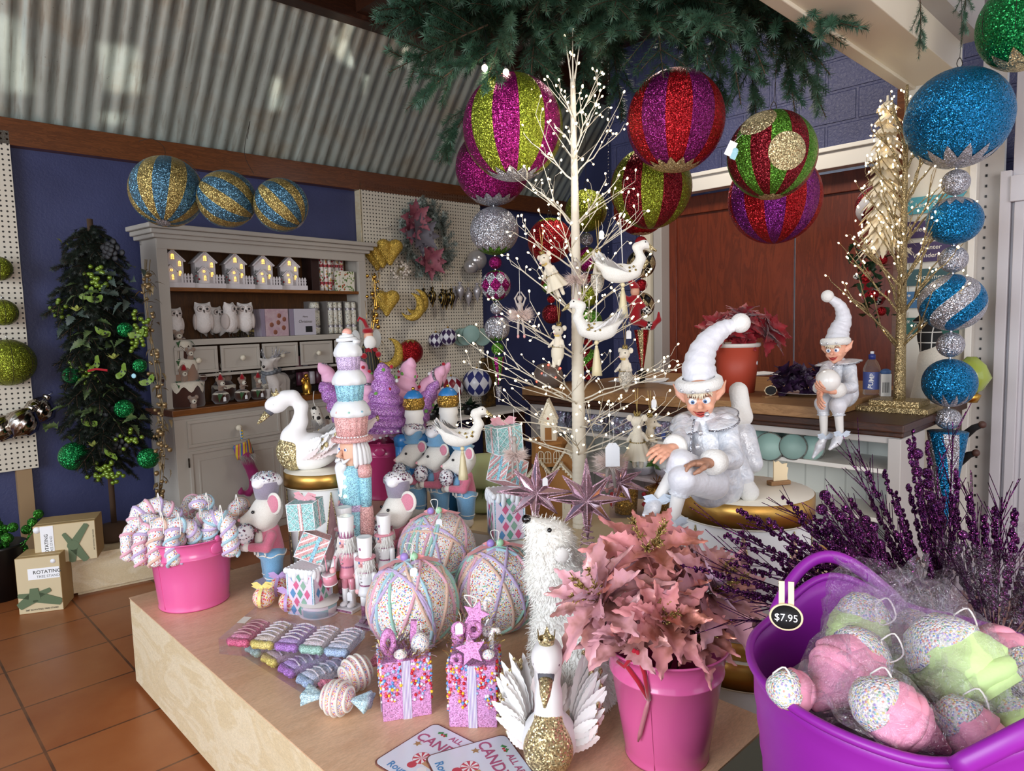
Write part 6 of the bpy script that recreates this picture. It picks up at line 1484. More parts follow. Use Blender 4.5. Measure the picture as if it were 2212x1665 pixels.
# ---- bucket of glitter cone trees at the back
p=Wz(836,1068,TZ);B3=p;k=KX(p)
bucket('magenta_bucket','dark magenta bucket of glitter cone trees, behind the tall nutcracker',p,.125,.150,.30,PINKD,lug=True)
FROSTP=mat('frosted_pink_foam','#eab0cc',.7,bump=.3,bscale=140)
POM=[felt('red_pompom','#b3142e'),felt('green_pompom','#6fa84a'),felt('white_pompom','#efeeee')]
G_MIX=glitter('grey_tinsel_glitter','#8d8792',300)
def cone_tree(lab,bx,by,tx,ty,Y,r,mt,pink,seed):
 R=random.Random(seed);a=Wd(bx,by,Y);b=Wd(tx,ty,Y-.02);d=b-a;L=d.length;t=thing('cone_tree',lab,'cone tree',a,group='glitter cone trees in the magenta bucket');X=look(d)
 n=60;m=MB();pr=[]
 for i in range(n+1):f=i/n;pr.append((r*(1-.86*f)*(1+.10*abs(sin(f*pi*6))),L*f))
 vs=[];fs=[];N=28
 for i in range(n+1):
  f=i/n
  for j in range(N):
   an=2*pi*j/N;rr=r*1.38*(1-.80*f)*(1+.34*(abs(sin(pi*(f*6+j/N)))**.6-.62))*(1 if f<.88 else sqrt(max(0,1-((f-.88)/.12)**2)));rr=max(rr,.002);vs.append((rr*cos(an)+.02*f*f*sin(seed),rr*sin(an),L*f))
 for i in range(n):
  for j in range(N):q=(j+1)%N;fs.append((i*N+j,i*N+q,(i+1)*N+q,(i+1)*N+j))
 m.add(vs,fs,0,True,X);m.add([],[]);m.build('cone',mt,t)
 m=MB()
 if pink:
  m.tube([(r*1.3*(1-.80*f)*cos(-f*19),r*1.3*(1-.80*f)*sin(-f*19),L*f)for f in np.linspace(.04,.97,70)],.007,0,6,M=X);m.build('tinsel_spiral',G_MIX,t)
 for q in range(16):
  f=R.uniform(.08,.95);an=R.uniform(0,6.28);rr=r*1.38*(1-.80*f)*1.0;m=MB();m.sph(tuple(X@Vector((rr*cos(an),rr*sin(an),L*f))),.010,0,9,6);m.build('pompom',POM[q%3],t)
 m=MB()
 for q in range(22):an=q*2*pi/22;m.sph(tuple(X@Vector((r*1.3*cos(an),r*1.3*sin(an),.006))),.008,0,8,6)
 m.build('pearl_trim',WICE,t)
CT=((790,935,693,825,3.42,.085,G_LILAC,0,'purple glitter cone tree leaning farthest left'),(800,930,690,783,3.5,.075,FROSTP,1,'pink frosted cone tree leaning left, behind the purple one'),(815,930,738,790,3.6,.075,G_LILAC,0,'purple glitter cone tree second from left, behind'),(822,940,768,768,3.45,.085,FROSTP,1,'pink frosted cone tree with a purple tip, upright left of centre'),(836,925,833,782,3.36,.088,G_LILAC,0,'purple glitter cone tree frontmost, in the centre of the bucket'),(850,930,890,772,3.5,.085,FROSTP,1,'pink frosted cone tree right of centre with rounded top'),(862,935,958,790,3.55,.08,FROSTP,1,'pink frosted cone tree leaning right, tip by the red ball'),(868,940,970,783,3.65,.065,FROSTP,1,'pink frosted cone tree leaning farthest right, behind'),(870,950,945,822,3.48,.065,G_LILAC,0,'small purple glitter cone tree at the right side of the bucket'))
for i,(bx,by,tx,ty,Y,r,mt,pk,lab)in enumerate(CT):cone_tree(lab,bx,by,tx,ty,Y,r,mt,pk,i+1)
# ---------------------------------------------------------------- gingerbread house, macaron, tinsel boxes, hanging felt ornaments
GING=mat('gingerbread','#a8743a',.7,bump=.2,bscale=150);ICEP=mat('cream_icing','#efe6cf',.5)
p=Wz(1192,1108,TZ);k=KX(p);gh=thing('gingerbread_house','tall gingerbread house with white icing and a steep tower, behind the left star','gingerbread house',p,-.15)
def house_block(w,d,h,X,roof,mt=GING):
 m=MB();m.add([(-w/2,-d/2,0),(w/2,-d/2,0),(w/2,-d/2,h),(0,-d/2,h+roof),(-w/2,-d/2,h),(-w/2,d/2,0),(w/2,d/2,0),(w/2,d/2,h),(0,d/2,h+roof),(-w/2,d/2,h)],[(0,1,2,3,4),(9,8,7,6,5),(0,5,6,1),(1,6,7,2),(4,9,5,0),(2,7,8,3),(3,8,9,4)],0,False,X);b=m.build('block',mt,gh)
 m=MB();sl=sqrt((w/2)**2+roof**2);a=atan2(roof,w/2)
 for s_ in(-1,1):m.box((s_*w*.27,0,h+roof*.5+.004),(sl*1.18,d*1.12,.006),0,M=X@T(s_*w*.27,0,h+roof*.5+.004)@RY(s_*a)@T(-s_*w*.27,0,-h-roof*.5-.004))
 for s_ in(-1,1):
  for q in range(12):f=q/11;m.sph((s_*w*.56*(1-f),-d*.56,h-.01+(roof+.012)*f),.0055,0,7,5,M=X)
 m.build('icing_roof',ICEP,b)
 return b
def win(b,X,x,z,w,h,arch=True):
 m=MB();n=8;out=[(x-w/2,z),(x+w/2,z),(x+w/2,z+h)]+[(x+w/2*cos(a),z+h+w/2*sin(a))for a in np.linspace(0,pi,n)]+[(x-w/2,z+h)]
 m.tube([(a,-.002,c)for a,c in out+[out[0]]],.0022,0,5,M=X);m.tube([(x,-.002,z),(x,-.002,z+h+w*.45)],.0016,0,5,M=X);m.tube([(x-w/2,-.002,z+h*.5),(x+w/2,-.002,z+h*.5)],.0016,0,5,M=X);m.build('icing_window',ICEP,b)
u=k
b=house_block(100*u,75*u,55*u,T(25*u,0,0),55*u)
for x in(45,66):win(b,T(0,-38*u,0),x*u-8*u,20*u,12*u,16*u)
b=house_block(66*u,70*u,75*u,T(-20*u,12*u,0),40*u);win(b,T(-20*u,-24*u,0),-8*u,30*u,14*u,18*u);win(b,T(-20*u,-24*u,0),14*u,30*u,14*u,18*u)
m=MB();m.b2((26*u,-39.5*u,0),(44*u,-38*u,40*u));m.build('icing_door',ICEP,gh)
b=house_block(54*u,60*u,30*u,T(35*u,14*u,70*u),42*u);win(b,T(35*u,-17*u,70*u),-8*u,8*u,9*u,14*u);win(b,T(35*u,-17*u,70*u),6*u,8*u,9*u,14*u)
m=MB();m.lathe([(40*u,105*u),(38*u,150*u),(42*u,152*u),(41*u,158*u)],0,8,T(-4*u,20*u,0),sm=False);tw_=m.build('tower',GING,gh)
for a in(-1.95,-1.57,-1.1):win(tw_,T(-4*u,20*u,0)@RZ(a+pi/2)@T(0,-39*u,0),0,114*u,13*u,18*u)
b=house_block(34*u,34*u,45*u,T(-4*u,18*u,158*u),38*u,ICEP);m=MB();m.b2((-11*u,0,160*u),(3*u,.6*u,186*u));m.build('door',GING,gh,loc=None)
m=MB();m.sph((-4*u,1.5*u,206*u),(4*u,1*u,4*u),0,8,6);m.build('heart',mat('heart_red','#a8402c',.5),gh)
m=MB()
for q in range(12):a=q*2*pi/12;m.tube([(62*u,-42*u,14*u),(62*u+11*u*cos(a),-42*u,14*u+11*u*sin(a))],.002,0,5)
m.build('glitter_snowflake',G_GOLD,gh)
# green macaron cushion
p=Wz(1052,1098,TZ);k=KX(p);t=thing('macaron_cushion','giant pale green macaron decoration with a tinsel filling, behind the stacked presents','macaron',p)
GMAC=mat('pale_pistachio','#c3cf9a',.6,bump=.1,bscale=40)
for z0,z1 in((2,40),(54,116)):m=MB();m.lathe([(0,z0*k),(48*k,z0*k),(56*k,(z0+6)*k),(58*k,lerp(z0,z1,.4)*k),(50*k,lerp(z0,z1,.8)*k),(30*k,z1*k),(0,(z1+2)*k)],0,40);m.build('shell',GMAC,t)
m=MB();R=random.Random(4)
for q in range(300):a=R.uniform(0,6.28);z=R.uniform(38,56)*k;d=Vector((cos(a),sin(a),R.uniform(-.6,.6)));m.ribbon([Vector((cos(a)*48*k,sin(a)*48*k,z)),Vector((cos(a)*62*k,sin(a)*62*k,z+R.uniform(-6,6)*k))],.002,0,up=(0,0,1))
props(m.build('tinsel_filling',mat('green_tinsel','#3d7a35',.3,.6),t),kind='stuff')
# clear boxes with gold tinsel bells
for(x,lab)in((1352,'clear acetate box of gold fringed ornaments, left one behind the right star'),(1420,'clear acetate box of gold fringed ornaments, right one beside the seated elf legs')):
 p=Wz(x,1112,TZ);k=KX(p);t=thing('ornament_box',lab,'clear box',p,-.2,'clear boxes of gold fringed ornaments')
 m=MB();m.box((0,0,48*k),(66*k,60*k,94*k));m.build('box',CLEAR,t);R=random.Random(x)
 m=MB();m.lathe([(22*k,6*k),(26*k,60*k),(10*k,66*k)],0,24,wob=lambda a,j:1+.06*cos(24*a));m.build('gold_fringe',glitter('old_gold_glitter','#a8842e',260),t)
 m=MB()
 for q in range(90):d=Vector((R.gauss(0,1),R.gauss(0,1),R.gauss(0,1))).normalized()*18*k;m.ribbon([(0,-6*k,72*k),Vector((0,-6*k,72*k))+d],.003,0,up=(.3,.5,1))
 m.build('tinsel_bow',GOLDM,t)
 m=MB();m.sph((-28*k,-20*k,50*k),5*k,0,8,6);m.sph((-28*k,-20*k,28*k),5*k,0,8,6);m.build('red_beads',mat('red_bead','#b0202a',.2),t)
# hanging felt mice, swans and dancers on the white tree
CRF=felt('cream_felt','#ece3cf','#dccfb8');TULLE=mat('cream_tulle','#f0e6cf',.8,alpha=.75);SHIM=glitter('shimmer_silver_cloth','#b9b3a6',300,.5,.5,.3)
def hang(t,z0,z1,x=0):
 m=MB();m.tube([(x,0,z0),(x*.5,0,z1)],.0011,0,4);m.tube([(x,0,z0),(x*.5+.006,0,z1)],.0011,0,4);m.build('hanging_loop',mat('gold_thread','#cdb06a',.5),t)
def felt_orn(lab,x0,y0,x1,y1,Y,rz,kind,loop=None,tagged=False,prone=False):
 """mouse from crown (x0,y0) to toes (x1,y1)"""
 a=Wd(x0,y0,Y);b=Wd(x1,y1,Y);H=(a-b).length;t=thing('felt_mouse_ornament',lab,'felt ornament',b,group='cream felt mice hanging in the white tree');d=(a-b).normalized()
 up=d;fwd=Vector((sin(rz),-cos(rz),0));fwd=(fwd-up*fwd.dot(up)).normalized();rt=up.cross(fwd)
 M3=Matrix((rt,-fwd,up)).transposed().to_4x4();s_=H
 def sf(n,pr,mt,k=.03,h=.016,par=t):vs,fs=blob(pr,k,h);m=MB();m.raw([Vector(v)*s_ for v in vs],fs,0,True,M3);return m.build(n,mt,par)
 if kind=='skirt':body=[('c',(-.055,0,.04),(-.06,0,.3),.035,.045),('c',(.055,0,.04),(.06,0,.3),.035,.045),('c',(0,0,.34),(0,0,.6),.11,.075)]
 elif kind=='sack':body=[('c',(0,.02,.05),(0,.02,.3),.03,.10),('c',(0,0,.34),(0,0,.6),.115,.075)]
 else:body=[('c',(-.06,-.02,.05),(-.06,0,.3),.04,.06),('c',(.06,-.05,.1),(.06,0,.3),.04,.06),('c',(0,0,.32),(0,0,.6),.115,.075)]
 body+=[('c',(-.09,0,.57),(-.15,-.06,.46),.032,.026),('c',(-.15,-.06,.46),(-.13,-.16,.44),.026,.024),('c',(.09,0,.57),(.15,-.06,.46),.032,.026),('c',(.15,-.06,.46),(.13,-.17,.46),.026,.024),('c',(0,-.01,.62),(0,-.02,.68),.06,.06),('e',(0,-.02,.77),(.105,.105,.10)),('c',(0,-.07,.75),(0,-.19,.72),.06,.024)]
 sf('body',body,CRF)
 for sx in(-1,1):
  sf('ear',[('e',(sx*.115,.02,.83),(.055,.02,.06))],CRF,.01,.014)
  m=MB();m.sph((sx*.058*s_,-.10*s_,.79*s_),.014*s_,0,8,6,M=M3);m.build('eye',EYE,t)
 m=MB();m.sph((0,-.215*s_,.72*s_),.014*s_,0,8,6,M=M3);m.build('nose',mat('nose_pink','#e6a3ac',.6),t)
 m=MB();N=12;c=[(.045*cos(2*pi*i/N),.045*sin(2*pi*i/N))for i in range(N)]
 m.raw([Vector((x*s_,y*s_,.86*s_))for x,y in c]+[Vector((x*1.2*s_,y*1.2*s_,(.95 if i%2 else .9)*s_))for i,(x,y)in enumerate(c)],[(i,(i+1)%N,N+(i+1)%N,N+i)for i in range(N)],0,True,M3);m.build('crown',G_GOLD,t,solid=.001)
 m=MB()
 if kind=='skirt':m.lathe([(.115*s_,.44*s_),(.17*s_,.3*s_),(.23*s_,.16*s_)],0,40,M3,(False,False),wob=lambda a,j:1+.07*j*cos(9*a));m.build('skirt',TULLE,t)
 else:m.lathe([(.118*s_,.44*s_),(.135*s_,.36*s_),(.125*s_,.24*s_),(.05*s_,.08*s_)],0,24,M3,(False,False));m.build('skirt',SHIM,t)if kind=='sack' else m.build('skirt',TULLE,t)
 m=MB()
 for q in range(22):a_=q*2*pi/22;m.sph((.122*s_*cos(a_),.122*s_*sin(a_),.44*s_),.011*s_,0,6,5,M=M3)
 m.build('bead_belt',G_GOLD,t)
 m=MB();bow(m,(0,-.09*s_,.66*s_),.07*s_,M=M3);m.build('neck_bow',mat('gold_thread','#cdb06a',.5),t)
 tp=M3@Vector((0,0,.9*s_));m=MB();L=loop or .09;m.tube([tp,tp+Vector((.004,0,L))],.001,0,4);m.tube([tp,tp+Vector((-.008,0,L))],.001,0,4);m.build('hanging_loop',mat('gold_thread','#cdb06a',.5),t)
 if tagged:tag(t,tuple(tp+Vector((.012,-.02,L*.5))),.02,.034,0)
felt_orn('felt mouse in a feathery skirt, hanging highest left of the trunk',1166,535,1214,640,2.9,-.7,'skirt',.1)
felt_orn('felt mouse with a grey tail skirt, hanging just right of the trunk above the swan',1292,530,1290,642,2.85,.9,'sack',.12,True)
felt_orn('felt mouse hanging low left of the trunk, above the gingerbread tower',1208,690,1203,796,2.85,-.5,'legs',.1)
felt_orn('felt mouse with gold bow tie and shimmering sack, hanging right by the counter edge',1350,738,1352,850,2.8,-.7,'sack',.1,True)
felt_orn('felt mouse in a gold-dotted tulle skirt, seen from behind near the elf',1376,880,1378,1012,2.7,2.9,'skirt',.1)
felt_orn('felt mouse facing right, hanging behind the tulle-skirted one',1404,885,1404,1002,2.78,1.1,'sack',.1,True)
def orn_swan(lab,px,py,s_,Y,sgn,tasl=True):
 c=Wd(px,py,Y);k=KX(c)*s_;t=thing('felt_swan_ornament',lab,'felt ornament',c,sgn*pi/2,'white felt swans hanging in the tree')
 # local front is -Y
 soft('body',[('e',(0,6*k,0),(18*k,36*k,20*k)),('c',(0,-24*k,4*k),(0,-38*k,28*k),15*k,9*k),('c',(0,-38*k,28*k),(0,-30*k,52*k),9*k,8*k),('c',(0,-30*k,52*k),(0,-44*k,58*k),9*k,9*k),('c',(0,-48*k,56*k),(0,-62*k,48*k),6*k,2.5*k),('c',(0,30*k,8*k),(0,52*k,22*k),14*k,5*k)],felt('swan_felt','#efede6','#e0dcd2'),t,6*k,2.4*k)
 m=MB();m.tube([(0,-52*k,55*k),(0,-70*k,43*k)],[5.5*k,2*k],0,8);m.build('bill',G_PGOLD,t)
 m=MB();R=random.Random(px)
 for sx in(-1,1):
  for q in range(13):f=q/12;plume(R.uniform(26,42)*k,6*k,m,T(sx*15*k,(-12+42*f)*k,(2+12*f)*k)@RZ(pi/2-sx*.35)@RY(-.35-.5*f)@RX(sx*.7),0,8,-.15)
 for q in range(10):plume(36*k,7*k,m,T(0,38*k,14*k)@RZ(pi/2+R.uniform(-.7,.7))@RY(-R.uniform(.3,1.2)),0,8,-.1)
 m.build('feathers',FEAW,t)
 m=MB()
 for q in range(30):m.sph((R.choice((-1,1))*R.uniform(10,18)*k,R.uniform(-26,14)*k,R.uniform(0,16)*k),2.6*k,0,6,4)
 props(m.build('gold_sequins',G_GOLD,t),kind='stuff')
 for sx in(-1,1):m=MB();m.sph((sx*7*k,-46*k,61*k),2*k,0,8,6);m.build('eye',EYE,t)
 m=MB();m.tube([(0,0,20*k),(0,3*k,110*k)],1.1*k,0,4);m.build('hanging_loop',STRING,t)
 if tasl:
  m=MB();m.sph((0,0,-24*k),5*k,0,10,7);m.sph((0,0,-32*k),3.5*k,0,10,7);m.lathe([(3*k,-34*k),(5*k,-44*k),(9*k,-80*k),(10*k,-92*k)],0,28,wob=lambda a,j:1+.12*cos(14*a));m.build('tassel',mat('champagne_tassel','#d8cba4',.4),t)
orn_swan('white felt swan facing right with a gold tassel, hanging before the door post',1345,590,1.05,2.75,1)
orn_swan('white felt swan facing left with a long gold tassel, in front of the trunk',1288,715,1.05,2.66,-1)
# feathered white bird hanging low left by the blue hats
orn_swan('white feathered bird hanging at the left end of a low branch, above the blue-hatted mice',998,945,1.0,2.72,1,True)
def dancer(lab,px,py,s_,Y,head=True,tagged=False):
 c=Wd(px,py,Y);k=KX(c)*s_;t=thing('feather_dancer',lab,'dancer ornament',c,group='feather-skirted dancers hanging in the tree');DG_=mat('dancer_grey','#a59b94',.5)
 m=MB();fringe(m,[((10*k*cos(a),10*k*sin(a),z*k),(cos(a),sin(a),.1))for a in np.linspace(0,6.28,26)for z in(-4,2,8)],30*k,0,8,.5,px,.0010);m.build('feather_skirt',mat('blush_fluff','#ead6cf',.9,sss=.05),t)
 pr=[('c',(-5*k,0,-8*k),(-7*k,0,-48*k),4*k,2.5*k),('c',(5*k,0,-8*k),(9*k,0,-50*k),4*k,2.5*k),('c',(0,0,0),(0,0,26*k),6*k,7*k)]
 if head:pr+=[('e',(0,0,44*k),(7*k,7*k,8*k)),('c',(0,0,26*k),(0,0,38*k),3.5*k,3*k),('c',(-7*k,0,26*k),(-13*k,0,44*k),2.6*k,2*k),('c',(-13*k,0,44*k),(-3*k,0,60*k),2*k,1.8*k),('c',(7*k,0,26*k),(14*k,0,44*k),2.6*k,2*k),('c',(14*k,0,44*k),(3*k,0,60*k),2*k,1.8*k)]
 soft('body',pr,DG_,t,3*k,1.3*k)
 m=MB()
 for x in(-7,9):m.sph((x*k,-2*k,-52*k),(3.4*k,5*k,5*k),0,8,6)
 m.build('ballet_shoes',mat('ballet_pink','#d89a9a',.5),t)
 m=MB();m.tube([(0,0,26*k),(0,0,120*k)],.0009,0,4);m.build('hanging_loop',STRING,t)
 if tagged:tag(t,(0,-32*k,22*k),26*k,44*k,0)
dancer('feather-skirted dancer ornament hanging far left of the white tree with pink shoes',1124,682,.85,2.85)
dancer('grey feather-skirted dancer ornament against the upper white trunk',1243,606,.8,2.88)
dancer('feather-skirted dancer ornament hanging in front of the stacked presents',1112,985,.85,2.6)
dancer('feather-skirted dancer with a big price tag, hanging low between the two stars',1318,1000,1.15,2.62,False,True)
# ---- enamel signs on the plinth
def sign(lab,c4,z,seed):
 a,d=[Wz(x,y,z)for x,y in c4];t=thing('candy_lane_sign',lab,'metal sign',a,group='pastel enamel signs at the plinth front')
 ey=(d-a);h=ey.length;ey.normalize();ex=Vector((ey.y,-ey.x,0));w=1.35*h;X=Matrix((ex,ey,Vector((0,0,1)))).transposed().to_4x4()
 def rr(w_,h_,r,off):return[(off+cx+r*cos(q),off+cy+r*sin(q))for cx,cy,a0 in((w_-r,h_-r,0),(r,h_-r,pi/2),(r,r,pi),(w_-r,r,1.5*pi))for q in np.linspace(a0,a0+pi/2,6)]
 m=MB();m.prism(rr(w,h,.02,0),.003,0,X);m.build('rusty_edge',mat('rusty_edge','#5c2a24',.6,col2='#8a5a4c',nscale=80),t)
 m=MB();m.prism(rr(w-.008,h-.008,.018,.004),.0006,0,X@T(0,0,.003));m.build('enamel_face',mat('pale_blue_enamel','#dfe6f2',.22,coat=.4),t)
 def put(txt,size,x,y,rot,col,bold=True):
  v,f=text_mesh(txt,size,.0002,bold);m=MB();m.raw(v,f,0,False,X@T(x,y,.0040)@RZ(rot));m.build('lettering',mat('sign_'+col[1:],col,.4),t)
 put('CANDY LANE',.15*w,w*.5,h*.62,0,'#b0567a');put('ALL ABOARD',.085*w,w*.55,h*.84,0,'#b0567a');put('Round Trip',.1*w,w*.36,h*.07,0,'#4d8cc0')
 m=MB();m.prism([(.012*(1 if i%2==0 else .45)*sin(i*pi/5),.012*(1 if i%2==0 else .45)*cos(i*pi/5))for i in range(10)],.0004,0,X@T(w*.12,h*.56,.0038));m.build('star_print',mat('sign_gold','#a8824a',.4),t)
 m=MB()
 for q in range(2):m.prism([(.011*cos(i*pi/4)*(1 if i%2 else .6),.006*sin(i*pi/4)*(1 if i%2 else .6))for i in range(8)],.0003,0,X@T(w*(.17+q*.06),h*.88,.0038)@RZ(.6-q*1.4));m.prism([(.004*cos(i),.004*sin(i))for i in range(6)],.0004,1,X@T(w*(.2+q*.03),h*.86,.0039))
 m.build('holly_print',[mat('holly_green','#3f8a4a',.4),mat('holly_red','#c03038',.4)],t)
 m=MB();cols=4
 def disc(x,y,r,mi,z_=.0037):m.prism([(r*cos(i*pi/8),r*sin(i*pi/8))for i in range(16)],.0003,mi,X@T(x,y,z_))
 disc(w*.30,h*.40,.023,0)
 for q in range(8):m.raw([(0,0,0),(.022*cos(q*pi/4),.022*sin(q*pi/4),0),(.022*cos(q*pi/4+.39),.022*sin(q*pi/4+.39),0)],[(0,1,2)],1,False,X@T(w*.30,h*.40,.00405))
 m.prism([(-.03,-.016),(.03,-.018),(.034,.01),(.01,.022),(-.028,.018)],.0003,2,X@T(w*.46,h*.40,.0038));m.prism([(-.006,0),(.006,0),(.004,.03),(-.004,.03)],.0003,2,X@T(w*.46,h*.48,.0038))
 for q in range(4):disc(w*(.3+.12*q),h*.25,.012,q%2,.0039)
 m.build('train_print',[mat('print_red','#c84450',.4),WGLOSS,mat('print_tan','#c89a70',.4)],t)
sign('pastel enamel CANDY LANE sign, rear left of the two overlapping',((803,1648),(940,1562)),PZ+.0005,1)
sign('pastel enamel CANDY LANE sign, front right of the two overlapping',((916,1636),(1092,1586)),PZ+.005,2)
# ---------------------------------------------------------------- the two seated elves
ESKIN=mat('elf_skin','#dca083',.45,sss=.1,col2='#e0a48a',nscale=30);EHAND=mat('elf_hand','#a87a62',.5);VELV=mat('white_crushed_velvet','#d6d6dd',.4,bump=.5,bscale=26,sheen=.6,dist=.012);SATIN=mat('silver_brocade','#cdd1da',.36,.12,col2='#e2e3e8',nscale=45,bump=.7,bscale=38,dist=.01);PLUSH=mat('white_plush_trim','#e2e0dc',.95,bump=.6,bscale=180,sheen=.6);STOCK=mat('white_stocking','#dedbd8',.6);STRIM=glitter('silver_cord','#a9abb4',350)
def frame3(fwd,up):
 fwd=Vector(fwd).normalized();up=Vector(up);up=(up-fwd*up.dot(fwd)).normalized();rt=up.cross(fwd);return Matrix((rt,-fwd,up)).transposed().to_4x4()
def hand(name,w,fd,pn,s_,par,mt,thumb,curl=.55):
 """wrist w, finger direction fd, palm normal pn; thumb=+1/-1 picks the side"""
 M=T(*w)@frame3(Vector(pn),Vector(fd))@S(s_) # local -Y = palm side, +Z along the fingers
 pr=[('e',(0,0,.42),(.36,.16,.42)),('c',(0,0,-.15),(0,0,.15),.2,.24)]
 for i,(x,L)in enumerate(((-.27,.62),(-.09,.74),(.09,.70),(.26,.52))):
  a=Vector((x,0,.74));d=Vector((x*.5,-.1,1)).normalized();p=[a]
  for j in range(3):
   d=(d+Vector((0,-curl*(.55+.5*j),-.1*curl))).normalized();p.append(p[-1]+d*L*(.42,.33,.25)[j])
  for j in range(3):pr.append(('c',tuple(p[j]),tuple(p[j+1]),.098-.012*j,.088-.012*j,.05))
 p=[Vector((thumb*.22,-.05,.18)),Vector((thumb*.5,-.16,.42)),Vector((thumb*.56,-.3,.68)),Vector((thumb*.5,-.4,.86))]
 for j in range(3):pr.append(('c',tuple(p[j]),tuple(p[j+1]),.125-.015*j,.11-.018*j,.06))
 vs,fs=blob(pr,.07,.042);m=MB();m.raw(vs,fs,0,True,M);return m.build(name,mt,par)
def elf(lab,o,s_,Q,hat,hd_fwd,hd_up,arms,legs,torso,group='white elves',flip=1):
 """Q maps (px, py, dY) to a point relative to o; s_ is head radius"""
 t=thing('elf_doll',lab,'elf',o,group=group)
 hc=Vector(Q(*Q.head));M=T(*hc)@frame3(hd_fwd,hd_up)@S(s_)
 vs,fs=blob([('e',(0,.08,.12),(.82,.86,.88)),('e',(0,-.25,-.45),(.6,.52,.5)),('c',(0,-.55,-.78),(0,-.5,-.7),.22,.25),('e',(.36,-.5,-.28),(.3,.28,.26)),('e',(-.36,-.5,-.28),(.3,.28,.26)),('c',(0,-.74,.06),(0,-1.0,-.12),.09,.15),('c',(0,.1,-.7),(0,.2,-1.35),.3,.3),
  ('c',(-.36,-.72,.36),(.36,-.72,.36),.1,.1)],.12,.07,sub=[('e',(.32,-.92,.1),(.2,.18,.17)),('e',(-.32,-.92,.1),(.2,.18,.17)),('e',(0,-.92,-.5),(.26,.2,.1))])
 m=MB();m.raw(vs,fs,0,True,M);hd=m.build('head',ESKIN,t)
 for x in(-1,1):
  vs,fs=blob([('c',(x*.72,0,.0),(x*1.0,.16,.22),.24,.2),('c',(x*1.0,.16,.22),(x*1.3,.3,.72),.18,.03)],.1,.055,sub=[('c',(x*.86,-.22,.06),(x*1.12,-.02,.4),.12,.06)]);m=MB();m.raw(vs,fs,0,True,M);m.build('ear',ESKIN,hd)
  m=MB();m.sph((x*.32,-.73,.12),(.215,.16,.19),0,16,12,M=M);m.sph((x*.30-.02*flip,-.862,.12),(.1,.04,.1),1,14,8,M=M);m.sph((x*.30-.02*flip,-.893,.12),(.045,.02,.045),2,10,6,M=M);m.build('eye',[WGLOSS,mat('grey_blue_iris','#4a6fa0',.2),EYE],hd)
  m=MB();m.tube([(x*.14,-.86,.33),(x*.34,-.88,.4),(x*.56,-.74,.33)],[.02,.035,.012],0,6,M=M);m.build('eyebrow',mat('brown_brow','#5a3a28',.7),hd)
 m=MB();m.tube([(-.36,-.76,-.40),(-.18,-.87,-.49),(0,-.91,-.52),(.18,-.87,-.49),(.36,-.76,-.40)],[.012,.03,.035,.03,.012],0,8,M=M);m.tube([(-.33,-.75,-.42),(-.16,-.83,-.62),(0,-.85,-.68),(.16,-.83,-.62),(.33,-.75,-.42)],[.012,.04,.05,.04,.012],0,8,M=M);m.build('lips',mat('red_lip','#b8443c',.35),hd)
 m=MB();m.sph((0,-.80,-.53),(.22,.1,.09),0,12,8,M=M);m.build('open_mouth',mat('mouth_red','#6e1c1c',.5),hd)
 m=MB();R=random.Random(2)
 for q in range(46):
  a=R.uniform(-.9,.9);p0=M@Vector((.7*sin(a),-.78*cos(a),.62));e=M@Vector((.72*sin(a)+R.uniform(-.1,.1),-.95*cos(a),.3+R.uniform(-.06,.16)));m.tube([p0,p0.lerp(e,.5)+(M.to_3x3()@Vector((0,-.12,.02))),e],s_*.022,0,4)
 m.build('hair',mat('blond_hair','#e3d6bd',.7),hd)
 # hat: plush band, long folded cone, pompom
 hp=[Vector(Q(*p))for p in hat];cv=[]
 for i in range(len(hp)-1):
  a=hp[max(i-1,0)];b=hp[i];c=hp[i+1];d=hp[min(i+2,len(hp)-1)]
  for q in range(8):u_=q/8;cv.append(.5*((2*b)+(c-a)*u_+(2*a-5*b+4*c-d)*u_**2+(3*b-a-3*c+d)*u_**3))
 cv.append(hp[-1]);n=len(cv);R=random.Random(8)
 rs=[s_*lerp(1.04,.30,(i/(n-1))**.85)*(1+.05*sin(i*1.9)+R.uniform(-.02,.02))for i in range(n)]
 m=MB();m.tube(cv,rs,0,26);ht=m.build('hat',VELV,t)
 m=MB();m.lathe([(.8,-.1),(1.08,-.04),(1.18,.16),(1.14,.42),(1.0,.52),(.8,.5)],0,30,M@T(0,.05,.52)@RX(-.12),(False,False));m.build('plush_band',PLUSH,ht)
 m=MB()
 for a in(-.75,-.2,.4):m.sph((1.17*sin(a),.05-1.17*cos(a),.74),.085,0,12,8,M=M)
 m.build('jewels',mat('crystal','#e3e6ee',.08,.7),ht)
 m=MB();m.sph(tuple(cv[-1]+(cv[-1]-cv[-3]).normalized()*s_*.35),s_*.50,0,18,12);m.build('pompom',PLUSH,ht)
 # body
 soft('jacket',[('c',Q(*a),Q(*b),ra*s_,rb*s_)for a,b,ra,rb in torso],SATIN,t,.5*s_,.14*s_)
 nk=Vector(Q(*torso[-1][1]));up_=(hc-nk).normalized();X=T(*nk)@frame3(hd_fwd,up_)
 for x,y in((-1,-.5),(1,-.5),(-1,.6),(1,.6)):
  m=MB();N=14
  def pet(u_,v_,x=x,y=y):a=(u_-.5)*1.7;r=.25+v_*1.55*(1-.55*abs(u_-.5)**2*4*.6);d=Vector((x*.9,y,0)).normalized();e=Vector((-d.y,d.x,0));p=(d*cos(a)+e*sin(a))*r;return X@(Vector((p.x,p.y,.38-.32*v_*v_+.1*v_))*s_)
  m.grid(pet,N,8);cl=m.build('collar_petal',SATIN,t,solid=.004)
  m=MB();m.tube([pet(u_/N,1)for u_ in range(N+1)],s_*.05,0,6);m.build('silver_cord_edge',STRIM,cl)
